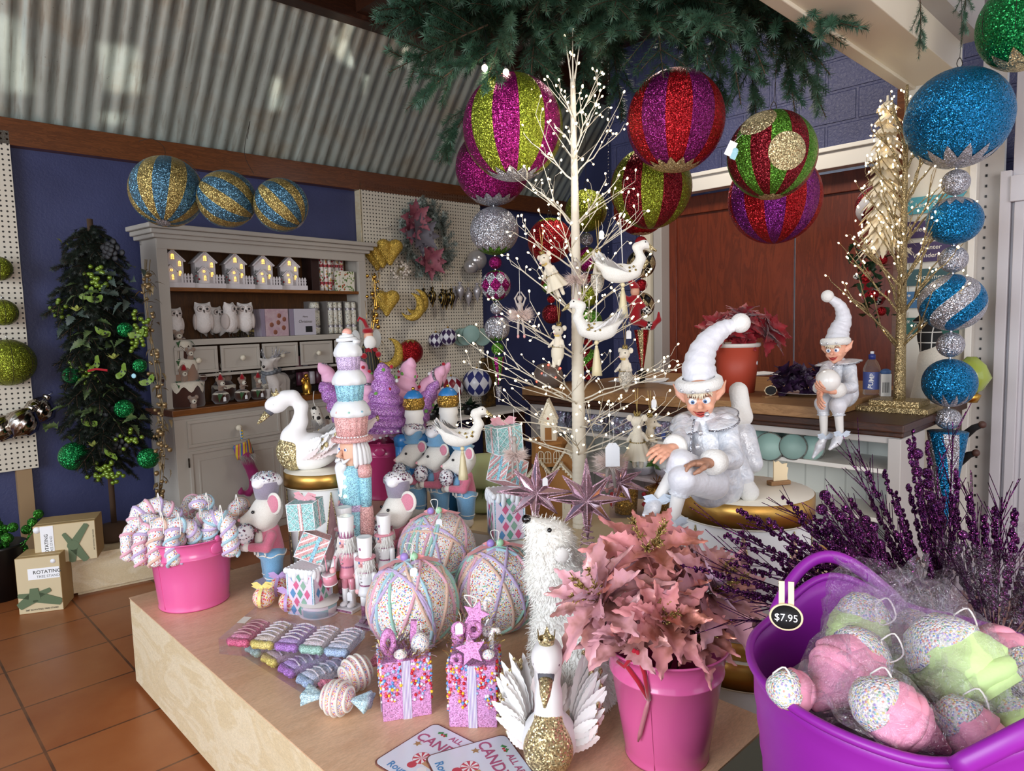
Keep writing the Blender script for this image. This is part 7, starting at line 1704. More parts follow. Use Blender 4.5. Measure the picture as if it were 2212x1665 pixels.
 m=MB();fr=[Vector(Q(*p))for p in Q.front];m.tube(fr,s_*.05,0,6);m.build('silver_cord_edge',STRIM,t)
 for p in Q.buttons:m=MB();m.sph(Q(*p),s_*.13,0,12,8);m.build('button',mat('crystal','#e3e6ee',.08,.7),t)
 for i,(sh,el,wr,fd,pn,th,cu)in enumerate(arms):
  sh,el,wr=Q(*sh),Q(*el),Q(*wr);a=soft('sleeve',[('c',sh,el,.55*s_,.5*s_),('c',el,tuple(Vector(el).lerp(Vector(wr),.62)),.5*s_,.42*s_)],SATIN,t,.25*s_,.12*s_)
  c0,c1=Vector(el).lerp(Vector(wr),.55),Vector(el).lerp(Vector(wr),.98);m=MB();m.lathe([(.36,0),(.56,.12),(.62,.5),(.58,.88),(.34,1.0)],0,22,T(*c0)@look(c1-c0)@S(s_,s_,(c1-c0).length));m.build('plush_cuff',PLUSH,a)
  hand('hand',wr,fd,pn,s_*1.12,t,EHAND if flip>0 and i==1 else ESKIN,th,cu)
 for i,lg in enumerate(legs):
  hip,kn,an,toe=[Q(*p)for p in lg];kv,av=Vector(kn),Vector(an)
  a=soft('breeches',[('c',hip,kn,.78*s_,.62*s_),('c',kn,tuple(kv.lerp(av,.22)),.60*s_,.40*s_)],VELV,t,.3*s_,.13*s_)
  m=MB();q0=kv.lerp(av,.2);q1=kv.lerp(av,.3);m.lathe([(.40,0),(.46,.3),(.40,.6),(.50,1)],0,22,T(*q0)@look(q1-q0)@S(s_,s_,(q1-q0).length*1.3),wob=lambda a_,j:1+.06*cos(11*a_));m.build('silver_knee_band',SATIN,a)
  soft('stocking',[('c',tuple(kv.lerp(av,.25)),tuple(av),.36*s_,.26*s_)],STOCK,t,.1*s_,.09*s_)
  tv=Vector(toe);d=tv-av;sh=soft('shoe',[('c',an,tuple(av+d*.35+Vector((0,0,-.12*s_))),.30*s_,.34*s_),('c',tuple(av+d*.35+Vector((0,0,-.12*s_))),tuple(tv),.34*s_,.12*s_)],SATIN,t,.2*s_,.08*s_)
  m=MB();bow(m,tuple(av+Vector((0,-.3*s_,0))),.75*s_);m.build('shoe_bow',mat('ice_satin','#cdd8e6',.3),sh)
 return t
def mkQ(o,head,front,buttons):
 def q(x,y,dY=0):return tuple((Wn(x,y,UV_u,dY)if dY>2 else Wd(x,y,q.Y+dY))-o)
 q.Y=o.y;q.head=head;q.front=front;q.buttons=buttons;return q
o=Wz(1555,1075,DTOP);o.y=o.y
Q=mkQ(o,(1513,858,-.03),((1500,905,-.14),(1492,960,-.16),(1500,1020,-.17)),((1527,895,-.16),(1513,935,-.17),(1507,965,-.17)))
s1=42*KX(o)
e1=elf('big white velvet elf seated on the gold-banded drum, hands reaching forward, hat bent right',o,s1,Q,((1515,838,.0),(1510,790,.01),(1525,745,.02),(1560,712,.03),(1585,702,.03)),(-.32,-1,-.30),(-.12,-.1,1),
 (((1478,915,.0),(1470,955,-.08),(1455,968,-.14),(-.8,-.5,-.35),(-.3,.4,-1),-1,.35),((1570,915,-.06),(1582,990,-.12),(1530,1000,-.21),(-1,-.15,.12),(.0,-.2,-1),1,.45)),
 (((1530,1030,-.08),(1470,1000,-.18),(1418,1082,-.18),(1392,1112,-.24)),((1540,1045,-.12),(1474,1035,-.22),(1452,1130,-.20),(1428,1160,-.27))),
 (((1545,1040,0),(1535,990,-.02),1.45,1.2),((1580,1020,.06),(1560,960,.02),1.0,.9),((1535,985,-.03),(1522,915,-.03),1.15,.75)))
m=MB();fringe(m,[],.01)
soft('jacket_tail',[('c',Q(1600,940,.1),Q(1625,1000,.06),.8*s1,.55*s1),('c',Q(1585,990,.0),Q(1605,1030,-.02),.6*s1,.55*s1)],SATIN,e1,.3*s1,.13*s1)
soft('plush_hem',[('c',Q(1603,1035,-.02),Q(1618,1062,-.03),.42*s1,.5*s1)],PLUSH,e1,.2*s1,.12*s1)
soft('back_wing',[('c',Q(1565,905,.08),Q(1605,900,.1),.5*s1,.45*s1),('c',Q(1605,900,.1),Q(1595,845,.1),.45*s1,.5*s1)],PLUSH,e1,.3*s1,.13*s1)
# second elf, on the counter edge, holding a white ball
o=Wn(1812,848,UV_u,3.07);o.z=1.045;Q=mkQ(o,(1806,757,-.02),((1800,790,-.10),(1795,815,-.11)),((1800,792,-.10),));s2=26*KX(o)
elf('white velvet elf sitting on the counter edge with dangling legs, holding a pearly ball',o,s2,Q,((1808,742,.0),(1812,715,.01),(1822,690,.01),(1815,662,.0),(1795,645,-.0)),(-.75,-.75,-.1),(-.1,0,1),
 (((1790,793,-.02),(1778,815,-.10),(1772,845,-.14),(-.35,-.5,-.6),(.6,-.1,-.2),-1,.4),((1835,795,-.05),(1838,835,-.10),(1800,845,-.17),(-1,-.25,-.1),(.15,.5,.8),1,.5)),
 (((1806,848,3.06),(1778,872,2.96),(1780,945,2.965),(1756,988,2.93)),((1824,852,3.06),(1810,876,2.95),(1815,940,2.955),(1792,970,2.90))),
 (((1818,848,0),(1818,820,0),1.3,1.15),((1816,822,0),(1812,788,-.01),1.1,.7)),flip=-1)
c=Wd(1789,822,o.y-.16);t=thing('pearl_ball','pearly white ball held in the arms of the elf on the counter','ball',c);m=MB();m.sph((0,0,0),25*KX(c),0,28,18);m.build('body',mat('pearl_white','#e9e6e2',.25,bump=.15,bscale=30,coat=.4),t)
# small wooden card holder on the drum
p=Wz(1682,1046,DTOP);t=thing('card_stand','small blank wooden card with jagged edge in a wooden foot, on the big drum','card stand',p,.25);m=MB();m.box((0,0,.007),(.075,.03,.014));m.build('foot',OAK,t,bevel=.002)
m=MB();m.prism([(-.022,.012),(.032,.012),(.03,.03),(.034,.055),(.028,.06),(.03,.072),(.01,.07),(-.004,.082),(-.016,.078),(-.022,.084)],.004,0,FACE);m.build('card',mat('pale_plywood','#e6d3ae',.6),t)
# ---------------------------------------------------------------- purple tub of iced cones, purple glitter sprays
TUBM=mat('purple_rubber','#8c1f9c',.38,bump=.04,bscale=30)
tc_=Wz(1990,1450,.93);a=Wz(1624,1420,.93);RT=(a.xy-tc_.xy).length;RBt=RT*.80;TH=.93-TUBZ
h1=Wz(1800,1290,.95);HA=atan2((h1-tc_).y,(h1-tc_).x)
TC=Vector((tc_.x,tc_.y,TUBZ));t=thing('rubber_tub','purple flexible tub with two loop handles, full of cellophane-wrapped iced cones, at the near right','tub',TC,HA)
def rimz(a):return TH+.055*max(0,cos(2*a))**3
m=MB();N=96;K=18;vs=[];fs=[]
for side in(0,1):
 for k in range(K+1):
  f=k/K
  for i in range(N):
   an=2*pi*i/N;r=lerp(RBt,RT,f**.8)-(.006 if side else 0)+(.0018*(k%2)if not side and k<K-2 else 0)+(.006*(k==K));vs.append((r*cos(an),r*sin(an),lerp(.004 if not side else .012,rimz(an),f)))
for side in(0,1):
 b=side*(K+1)*N
 for k in range(K):
  for i in range(N):j=(i+1)%N;q=(b+k*N+i,b+k*N+j,b+(k+1)*N+j,b+(k+1)*N+i);fs.append(q if not side else q[::-1])
for i in range(N):j=(i+1)%N;fs.append((K*N+i,K*N+j,(2*K+1)*N+j,(2*K+1)*N+i))
fs.append(tuple(range(N-1,-1,-1)));fs.append(tuple((K+1)*N+i for i in range(N)));m.add(vs,fs);m.build('body',TUBM,t)
m=MB();m.tube([((RT+.002)*cos(2*pi*i/N),(RT+.002)*sin(2*pi*i/N),rimz(2*pi*i/N))for i in range(N+1)],.0065,0,8,cap=False);m.build('rim',TUBM,t)
for s_ in(0,pi):
 m=MB();m.tube([((RT+.008+.01*sin(q*pi))*cos(s_+w_),(RT+.008+.01*sin(q*pi))*sin(s_+w_),rimz(s_+w_)+.034*sin(q*pi)**.75-.004)for q,w_ in((i/24,-.50+1.0*i/24)for i in range(25))],.0125,0,12,flat=.75);m.build('handle',TUBM,t)
# price disc clipped to the rim
p=Wd(1698,1332,TC.y+.02);t=thing('price_disc','oval chalkboard price disc reading $7.95, pegged to the purple tub','price disc',p,rot=(-.25,0,-.35));m=MB();m.lathe([(0,0),(.0225,0),(.0235,.002),(.0225,.004),(0,.004)],0,32,RX(pi/2)@S(1,.82,1));m.build('wooden_rim',mat('pale_plywood','#e6d3ae',.6),t)
m=MB();m.lathe([(0,.0042),(.0205,.0042),(0,.0046)],0,32,RX(pi/2)@S(1,.82,1));m.build('slate',mat('chalk_black','#17171a',.7),t)
v,f=text_mesh('$7.95',.0145,.0002);m=MB();m.raw(v,f,0,False,T(0,-.0049,-.0055)@FACE);m.build('price_lettering',PAPER,t)
m=MB()
for x in(-.006,.007):m.b2((x-.004,.002,.008),(x+.004,.008,.05))
m.build('peg',mat('pale_plywood','#e6d3ae',.6),t)
# iced cones
PCONE=mat('pink_foam_cone','#f2a3bd',.6,bump=.3,bscale=90);GCONE=mat('green_foam_cone','#cdeba2',.6,bump=.3,bscale=90);PASTS=sprinkled('pastel_cone_sprinkles','#e6e6e0',['#8fb4e0','#f0e6a0','#efece6','#a6d6b8','#f0a898','#b6a4e0','#dfe6ee'],330,.95)
CELLO=film('cellophane','#fdfbff',.86,.035,1.0,60)
def cone_orn(lab,tx,ty,bx,by,Y0,Y1,r,mt,seed,wrap=True):
 """sprinkled top centred at (tx,ty), cone tip at (bx,by)"""
 a=Wd(tx,ty,Y0);b=Wd(bx,by,Y1);d=b-a;L=d.length;t=thing('iced_cone',lab,'iced cone',a,group='cellophane-wrapped iced cones in the purple tub');X=look(d);R=random.Random(seed);r=r*1.22*KX(a)
 m=MB();m.lathe([(r*.84,r*.75),(r*.82,r*1.1),(r*.55,L*.62),(r*.12,L),(0,L*1.01)],0,24,X,(True,False),wob=lambda q,j:1+.02*cos(8*q));m.build('cone',mt,t)
 m=MB();m.tube([(r*.72*cos(q),r*.72*sin(q),r*.72+.02*r*sin(5*q))for q in np.linspace(0,6.28,26)],r*.26,0,10,M=X);m.build('icing_frill',mt,t)
 m=MB();m.lathe([(0,-r*.95),(r*.45,-r*.84),(r*.76,-r*.5),(r*.9,-.12*r),(r*.82,-.02*r)],0,32,X,(False,False),wob=lambda q,j:1+.06*sin(3*q+j));m.build('sprinkled_top',PASTS,t);m=MB();m.lathe([(r*.8,-.2*r),(r*.92,r*.15),(r*.98,r*.5),(r*.72,r*.85)],0,40,X,(False,False),wob=lambda q,j:1+.07*sin(5*q+1.2*j));m.build('swirl',mt,t)
 m=MB();o_=X@Vector((r*.5,r*.5,-r*.6));m.tube([o_,o_+Vector((.012,-.012,.014)),o_+Vector((.02,-.02,-.012)),o_+Vector((.0,-.016,-.024)),o_],.0013,0,5);m.build('string_loop',STRING,t)
 if wrap:
  m=MB();N=22;K=12;vs=[];fs=[]
  for k in range(K+1):
   f=k/K;z=lerp(-r*1.9,L*1.08,f)
   for i in range(N):
    q=2*pi*i/N;rr=(r*1.12 if f<.55 else lerp(r*1.12,r*.5,(f-.55)/.45))*(1.0 if f>.15 else lerp(.35,1,f/.15)if f>.06 else 1.1)*(1+.16*R.uniform(-1,1)+.08*cos(5*q));vs.append((rr*cos(q)*1.1,rr*sin(q)*.9,z+R.uniform(-.006,.006)))
  for k in range(K):
   for i in range(N):j=(i+1)%N;fs.append((k*N+i,k*N+j,(k+1)*N+j,(k+1)*N+i))
  m.add(vs,fs,0,False,X);m.build('cellophane_wrapper',CELLO,t)
Yc=TC.y
cone_orn('pink iced cone frontmost in the tub, tip pointing to the near right',1905,1525,2050,1625,Yc-.13,Yc-.15,58,PCONE,1)
cone_orn('green iced cone lying in the middle right of the tub, tip down right',2050,1415,2190,1570,Yc-.03,Yc-.10,78,GCONE,2)
cone_orn('pink iced cone lying at the left of the tub beneath cellophane',1850,1425,1755,1530,Yc-.01,Yc-.06,62,PCONE,3)
cone_orn('pale green iced cone at the back left of the tub, top up',1860,1340,1830,1480,Yc+.06,Yc+.03,52,GCONE,4)
cone_orn('pink iced cone at the right edge of the photo, in the tub',2180,1440,2110,1375,Yc+.02,Yc+.08,55,PCONE,5)
cone_orn('iced cone low at the left rim of the tub with speckled top',1700,1490,1760,1500,Yc-.06,Yc-.03,38,PCONE,6,False)
cone_orn('green iced cone low at the right photo edge, in the tub',2190,1560,2240,1640,Yc-.10,Yc-.14,50,GCONE,7)
cone_orn('pink iced cone at the back right of the tub, beneath crinkled cellophane',1975,1370,1935,1490,Yc+.1,Yc+.07,46,PCONE,8)
cone_orn('green iced cone deep in the middle of the tub, mostly hidden',1960,1450,1900,1560,Yc+.02,Yc-.02,52,GCONE,9)
cone_orn('pink iced cone lying low at the near right of the tub',2080,1560,2170,1660,Yc-.12,Yc-.15,50,PCONE,10)
m=MB();m.lathe([(0,0),(RT*.86,0),(RT*.86,.004)],0,40);
for q in range(26):
 R=random.Random(q);x,y=R.uniform(-.7,.7)*RT,R.uniform(-.7,.7)*RT
 if hypot(x,y)<RT*.8:m.sph((x,y,.0),.04,0,10,6)
o=m.build('packing_paper',mat('grey_tissue','#a9a4ae',.8,bump=.4,bscale=20),loc=(TC.x,TC.y,TUBZ+TH-.10));props(o,'crumpled pale packing paper deep inside the purple tub','packing paper',kind='stuff')
# purple glitter sprays in cellophane sleeves, standing in a pot behind the tub
def spray(lab,bx,by,Y,fan,seed,n,Lp,berries,cx,sleeve,lean=0):
 R=random.Random(seed);b=Wd(bx,by,Y);k=KX(b);t=thing('glitter_spray',lab,'glitter spray',b,group='purple glitter sprays in cellophane')
 for q in range(n):
  a=fan[0]+(fan[1]-fan[0])*(q+R.random())/n;L=Lp*k*R.uniform(.65,1.08)*(1.25 if a<-.75 else 1);dy=R.uniform(-.35,.35);d=Vector((sin(a),dy,cos(a))).normalized();e=d*L+Vector((0,0,-.12*L*abs(sin(a))))
  ps=[d*L*w_/10+(e-d*L)*(w_/10)**2 for w_ in range(11)];m=MB();m.tube(ps,.0016,0,4)
  for w_ in range(64 if q%3 else 22):
   f=R.uniform(.35,1);i=min(int(f*10),9);p=ps[i].lerp(ps[i+1],f*10-i);tt=(ps[i+1]-ps[i]).normalized();x=tt.orthogonal().normalized();y=tt.cross(x);an=R.uniform(0,6.28)
   if q%3:m.sph(tuple(p+(x*cos(an)+y*sin(an))*.0035),(.0042,.0042,.0055),0,5,4)
   else:
    g=(tt*1.5+(x*cos(an)+y*sin(an))*.6).normalized()*R.uniform(.03,.09);m.tube([p,p+g],.0009,0,3)
  m.build('stem',G_PLUM,t)
 for(x,y,r)in berries:m=MB();c=Wd(x,y,Y+R.uniform(-.04,.04))-b;m.sph(tuple(c),r*k,0,16,10);m.tube([c,c*.75,c*.3],.0012,0,4);m.build('berry',G_PLUM,t)
 if sleeve:
  m=MB();N=26;K=10;vs=[];fs=[]
  for kk in range(K+1):
   f=kk/K
   for i in range(N):a=2*pi*i/N;rr=lerp(sleeve[0],sleeve[1],f)*k*(1+.10*sin(7*a+kk)+R.uniform(-.06,.06));vs.append((rr*cos(a)+lean*f*k,rr*.75*sin(a),(sleeve[2]+f*sleeve[3])*k))
  for kk in range(K):
   for i in range(N):j=(i+1)%N;fs.append((kk*N+i,kk*N+j,(kk+1)*N+j,(kk+1)*N+i))
  m.add(vs,fs,0,False);m.build('cellophane_sleeve',CELLO,t)
YS=Yc+.42
spray('purple glitter twig spray fanning far to the left behind the tub',2000,1400,YS,(-1.25,-.45),3,46,420,((1782,1070,12),(1775,1100,12),(1815,1115,12),(1832,1190,12),(1845,1200,11),(1870,1122,10),(1886,1138,11),(1900,1175,11)),0,(70,150,-20,180),-90)
spray('tall purple glitter twig spray with round berries in front of the turquoise cone',2040,1400,YS+.06,(-.75,.08),5,38,450,((1981,980,12),(1981,1018,11),(2003,1022,12),(2005,1045,12),(2010,1072,12),(2024,1092,12),(2032,1120,12)),0,(70,130,-20,230),-40)
spray('purple glitter twig spray at the right photo edge in a cellophane sleeve',2150,1420,YS-.05,(-.35,.75),7,34,370,((2080,1155,10),(2098,1160,9),(2066,1185,13),(2130,1300,14)),0,(80,150,-20,290),40)
p=Wd(2070,1440,YS);t=thing('spray_pot','dark pot behind the purple tub holding the glitter sprays','pot',(p.x,p.y,TUBZ));p.z=max(p.z-TUBZ,.12);m=MB();m.lathe([(.12,0),(.16,p.z+.02),(.15,p.z+.02),(.11,.02)],0,40);m.build('body',mat('plum_pot','#3a1746',.4),t)
# ---------------------------------------------------------------- on and under the counter, white panel
def CW(px,py,z):return Wz(px,py,z)
CT_=1.045
# terracotta pot of poinsettias
p=Wz(1592,846,CT_);k=KX(p);t=thing('flower_pot','terracotta red pot with a white rim holding dark red poinsettias, behind the big elf','pot',p)
h=105*k;m=MB();m.lathe([(0,0),(36*k,0),(46*k,h*.93),(46*k,h*.93)],0,40,cap=(False,False));m.build('body',mat('terracotta_red','#b0432e',.55),t)
m=MB();m.lathe([(46*k,h*.92),(48.5*k,h*.94),(49*k,h),(45*k,h),(44*k,h*.9)],0,40,cap=(False,False));m.lathe([(0,h*.88),(45*k,h*.88)],0,40,cap=(False,False));m.build('rim',mat('pale_rim','#d8cfca',.5),t)
m=MB();m.lathe([(0,0),(.011,0),(.011,.001)],0,16,T(34*k,-26*k,h*.6)@RZ(.9)@RX(pi/2));m.build('price_sticker',PAPER,t)
PTP=p;PK=k;DRED=mat('dark_red_velvet_leaf','#7a0d1c',.6,col2='#9a1424',nscale=20,sheen=.4)
for(x,y,ax,r,lab)in((1555,710,(-.4,-.3,1),.15,'dark red poinsettia at the left of the terracotta pot'),(1600,690,(.0,-.1,1),.14,'dark red poinsettia upright at the back of the pot'),(1655,715,(.6,-.7,.5),.15,'dark red glittered poinsettia leaning right over the pot rim'),(1600,725,(-.1,-.8,.6),.11,'dark red poinsettia low at the front of the pot')):
 leaf_flower(lab,Wd(x,y,p.y-.02),ax,r,int(x+y),DRED,'dark red poinsettias in the terracotta pot',gold=False,wf=.95,open_=(.05,.4,.8),n=(6,6,5),stem=.18)
# plate of dark petals, chalk card
p=Wz(1742,852,CT_);k=KX(p);t=thing('white_plate','white plate of dark purple petals on the counter, left of the seated elf','plate',p);m=MB();m.lathe([(0,.004),(40*k,.004),(62*k,.016),(64*k,.018),(42*k,.0),(0,0)],0,48,cap=(False,False));m.build('dish',WGLOSS,t)
pd=p+Vector((0,0,.02));R=random.Random(5);AUB=mat('aubergine_petal','#2a1830',.45,col2='#3f2346',nscale=30)
for i,(x,y,ax)in enumerate(((1695,835,(-.5,-.5,.8)),(1730,815,(0,-.6,.8)),(1768,812,(.4,-.3,1)),(1745,838,(.1,-.9,.4)),(1700,812,(-.4,.1,1)))):
 leaf_flower('dark aubergine glitter flower on the white plate, '+('leftmost','centre','right, at the back','frontmost','left, at the back')[i],Wd(x,y,p.y-.01*i),ax,.085,i+60,AUB,'aubergine flowers on the white plate',gold=False,wf=1.0,n=(5,5,4),open_=(.2,.6,1),stem=0,cat='artificial flower')
p=Wz(1664,858,CT_);t=thing('chalk_card','small scalloped chalkboard card on a wooden foot beside the plate','card stand',p,.1);m=MB();m.box((0,0,.004),(.07,.03,.008));m.build('foot',OAK,t);m=MB();m.prism([(.031*cos(a)*(1+.06*cos(8*a)),.034+.024*sin(a)*(1+.06*cos(8*a)))for a in np.linspace(0,6.1,34)],.004,0,FACE);m.build('edge',mat('pale_plywood','#e6d3ae',.6),t);m=MB();m.prism([(.028*cos(a),.034+.021*sin(a))for a in np.linspace(0,6.1,24)],.0055,0,FACE);m.build('slate',mat('chalk_black','#17171a',.7),t)
p=Wz(1700,828,CT_);t=thing('white_tub','small round white pot on the counter behind the purple petals','pot',p+Vector((0,.05,0)));m=MB();m.lathe([(.035,0),(.042,.05),(.038,.05),(.03,.01),(0,.01)],0,28);m.build('body',WGLOSS,t)
# bottle and carton
p=Wz(1882,852,CT_);k=KX(p);t=thing('water_bottle','clear water bottle with a blue cap on the counter right of the seated elf','bottle',p,-.5)
def gl():
 t_=NT('clear_bottle');t_.set(Base_Color=(.92,.94,.97,1),Roughness=.04,Transmission_Weight=.9,IOR=1.2,Alpha=.55);return t_.m
m=MB();m.lathe([(0,0),(15*k,0),(17*k,3*k),(16*k,20*k),(17*k,26*k),(15.5*k,38*k),(17*k,46*k),(17*k,56*k),(12*k,70*k),(6*k,78*k),(6*k,82*k)],0,28,wob=lambda a,j:1+.03*cos(5*a)*(j in(3,5)));m.build('body',gl(),t)
m=MB();m.lathe([(7*k,76*k),(7*k,86*k),(3.5*k,88*k)],0,20);m.build('cap',mat('cap_blue','#2c3a86',.4),t);m=MB();m.lathe([(3.5*k,87*k),(4*k,93*k),(0,94*k)],0,14);m.build('sport_top',WGLOSS,t)
m=MB();m.grid(lambda u_,v_:(17.4*k*sin((u_-.5)*2.6),-17.4*k*cos((u_-.5)*2.6),(12+38*v_)*k),12,2);m.build('label',mat('bottle_label_blue','#4a5a9c',.4),t)
v,f=text_mesh('PUMP',13*k,.0003,True);m=MB();m.raw(v,f,0,False,T(4*k,-17.9*k,30*k)@FACE@RZ(1.45));m.build('lettering',PAPER,t)
p=Wz(1912,855,CT_);k=KX(p);t=thing('white_carton','small white carton with a barcode and blue top, between bottle and gold tree','carton',p,RB+.5);m=MB();m.box((0,0,24*k),(20*k,16*k,48*k));m.build('body',WHITE,t);m=MB();m.sph((0,0,52*k),(11*k,9*k,7*k),0,14,8);m.build('blue_top',mat('lid_blue','#4a6da0',.5),t)
m=MB()
for q in range(9):m.b2((-7*k+q*1.6*k,-8.3*k,8*k),(-7*k+(q*1.6+(.5 if q%3 else 1.0))*k,-8*k,30*k))
m.build('barcode',BLACK,t)
# papers on the counter
for i,(x,y,rz,w_,lab)in enumerate(((1490,828,.3,.3,'loose white paper sheets on the counter beside the elf hat'),(1380,822,-.5,.34,'pile of white papers on the counter behind the felt mouse'),(1640,808,.2,.24,'white paper sheet at the back of the counter, right of the pot'))):
 p=Wz(x,y,CT_);m=MB()
 for q in range(4):m.box((q*.004,0,.001+q*.002),(w_,.21,.0012),rz=q*.06)
 props(m.build('paper_sheets',PAPER,loc=p,rz=rz),lab,'paper')
# a light-up snow globe jar at the counter's left end
p=Wz(1185,836,CT_);k=KX(p);t=thing('red_light_jar','rounded glass jar with small red lights at the left end of the counter','jar',p);m=MB();m.lathe([(20*k,0),(30*k,12*k),(32*k,30*k),(24*k,48*k),(14*k,52*k)],0,28);m.build('body',mat('smoky_jar','#8d7d74',.15,trans=.5),t)
for q in range(5):m=MB();m.sph((30*k*cos(-2.6+q*.5),30*k*sin(-2.6+q*.5),(14+9*(q*2%5))*k),2.2*k,0,8,6);m.build('red_light',mat('red_led','#ff6a5a',.3,emis=4,ecol='#ff4a3a'),t)
# green drum discs leaning on the shelf
GDISC=mat('celadon_card','#86a8a2',.5,col2='#94b3ab',nscale=5);GEDGE=mat('crackled_silver','#8f928d',.5,.3,col2='#5c605c',nscale=60,bump=.3)
def disc(lab,px,py,rp,u_,tilt=.22):
 c=Wn(px,py,UV_u,u_);k=KX(c);r=rp*k;t=thing('disc_bauble',lab,'bauble',c,group='celadon disc baubles',rot=(-tilt,0,RB+.25))
 m=MB();m.lathe([(0,.0),(r*.94,0),(r*.94,-.002)],0,40,RX(pi/2)@T(0,0,.016),(False,False));m.build('face',GDISC,t)
 m=MB();m.lathe([(r*.93,.017),(r,.014),(r,-.014),(r*.93,-.017),(0,-.017)],0,40,RX(pi/2),(False,False));m.build('rim',GEDGE,t)
 m=MB();m.cyl((0,0,r),(0,0,r+.014),.007,None,0,10);m.tube([(0,0,r+.014),(.01,0,r+.022),(.0,-.005,r+.03)],.001,0,4);m.build('gold_cap',GOLDM,t)
disc('celadon disc bauble frontmost left on the counter shelf',1663,965,31,3.075);disc('celadon disc bauble second from the left in front on the counter shelf',1714,965,29,3.10)
disc('celadon disc bauble rightmost on the counter shelf, by the elf shoe',1752,967,29,3.13);disc('celadon disc bauble behind, leftmost beside the elf tail',1632,945,29,3.16);disc('celadon disc bauble behind, in the middle of the row',1678,945,28,3.19)
# green leafy baubles and iridescent packs left under the counter
for x,lab in((1245,'white bauble with green leaves on the lower shelf, behind the white trunk'),(1390,'white bauble with green leaves on the lower shelf, below the felt mice'),(1440,'green leafy bauble on the lower shelf, beside the elf knee')):
 c=Wn(x,985,UV_u,3.15);k=KX(c);m=MB();m.sph((0,0,0),27*k,0,28,18);t=thing('leaf_bauble',lab,'bauble',Vector((c.x,c.y,.58+27*k)),group='leaf baubles under the counter');m.build('body',mat('pale_grey_gloss','#c9cdd0',.3),t)
 m=MB()
 for q in range(5):a=q*1.25;leaf(m,34*k,20*k,RZ(a)@T(24*k,0,-10*k)@RY(-1.3),.5,.1)
 m.build('leaves',mat('apple_leaf','#5d8a3c',.4),t)
IRI=mat('iridescent_shred','#9a88a8',.2,.55,col2='#b9c4d6',nscale=22,bump=.9,bscale=45,dist=.03)
for i,x in enumerate((1205,1285,1360,1440)):
 c=Wn(x,900,UV_u,3.16);t=thing('iridescent_pack',('first','second','third','fourth')[i]+' iridescent tinsel pack from the left in the white frame under the counter','tinsel pack',Vector((c.x,c.y,.797)),RB,'iridescent tinsel packs under the counter')
 m=MB();m.grid(lambda u_,v_:((u_-.5)*.2,-.03+.012*mnoise.noise((u_*7+i,v_*5,0))-.02*sin(pi*v_),.002+v_*.1),16,10);m.box((0,.02,.05),(.2,.07,.095));m.build('pack',IRI,t)
 if i==3:m=MB();m.box((.02,-.062,.03),(.025,.001,.035));m.build('label',mat('bottle_label_blue','#4a5a9c',.4),t)
# ---- hanging wooden signs on the white panel
def wsign(i,z,txt,col,shape,tc='#efe9da',size=.034):
 c=P(PU-.03,1.09,z);t=thing('wooden_sign',('turquoise parallelogram sign reading Let it Snow, topmost on the white panel','purple ribbon sign reading Sleigh Rides, second from the top','purple arrow sign reading Winter Wonderland, third from the top','dark green ribbon sign reading Snowmen, fourth from the top','blue ribbon sign reading Ho Ho Ho, fifth from the top','green sign reading Merry Christmas, lowest on the panel')[i],'sign',c,RB,'hanging signs on the white panel')
 w,h=.27,.085 if i!=2 else .10
 poly={'par':[(-w/2-.015,-h/2),(w/2-.04,-h/2),(w/2+.015,h/2),(-w/2+.04,h/2)],'rib':[(-w/2,-h/2),(w/2,-h/2),(w/2-.035,0),(w/2,h/2),(-w/2,h/2),(-w/2+.035,0)],'rect':[(-w/2,-h/2),(w/2,-h/2),(w/2,h/2),(-w/2,h/2)]}[shape]
 m=MB();m.prism(poly,.012,0,T(0,.006,0)@FACE);m.build('board',wood('sign_wood_'+col[1:],col,col,(1,1,6),.55,20),t)
 ls=txt.split('\n')
 for j,l in enumerate(ls):
  v,f=text_mesh(l,size if len(ls)==1 else size*.95,.0006,False,shear=.1);m=MB();m.raw(v,f,0,False,T(0,-.0072,-.011 if len(ls)==1 else .012-j*.04)@FACE);m.build('lettering',mat('sign_cream',tc,.6),t)
 m=MB()
 for x in(-.1,.1):m.tube([(x,0,h/2),(x*1.0,0,h/2+.03)],.0015,0,4)
 m.build('cord',mat('jute_cord','#9a835c',.8),t)
 m=MB()
 for x in(-.095,.10):
  for q in range(3):a=q*pi/3;m.ribbon([(x-.009*cos(a),-.0065,.022-.009*sin(a)),(x+.009*cos(a),-.0065,.022+.009*sin(a))],.0022,0,up=(0,1,0))
 m.build('snowflake_print',mat('sign_cream',tc,.6),t)
for i,(y,txt,col,shp)in enumerate(((437,'Let it Snow','#4fa3b4','par'),(490,'Sleigh Rides','#41315f','rib'),(541,'Winter\nWonderland','#43345f','rib'),(596,'Snowmen','#31565a','rib'),(645,'Ho Ho Ho','#3a6f9c','rib'),(703,'Christmas','#2f6a63','rect'))):
 c=Wn(2040,y,UV_u,PU-.03);wsign(i,c.z,txt,col,shp)
m=MB();a=Wn(2010,405,UV_u,PU-.012);b=Wn(2040,330,UV_u,PU-.012);m.tube([a,b,Wn(2085,392,UV_u,PU-.012)],.0018,0,5);props(m.build('sign_cord',mat('jute_cord','#9a835c',.8)),'thin cord from which the stack of wooden signs hangs on the panel','cord')
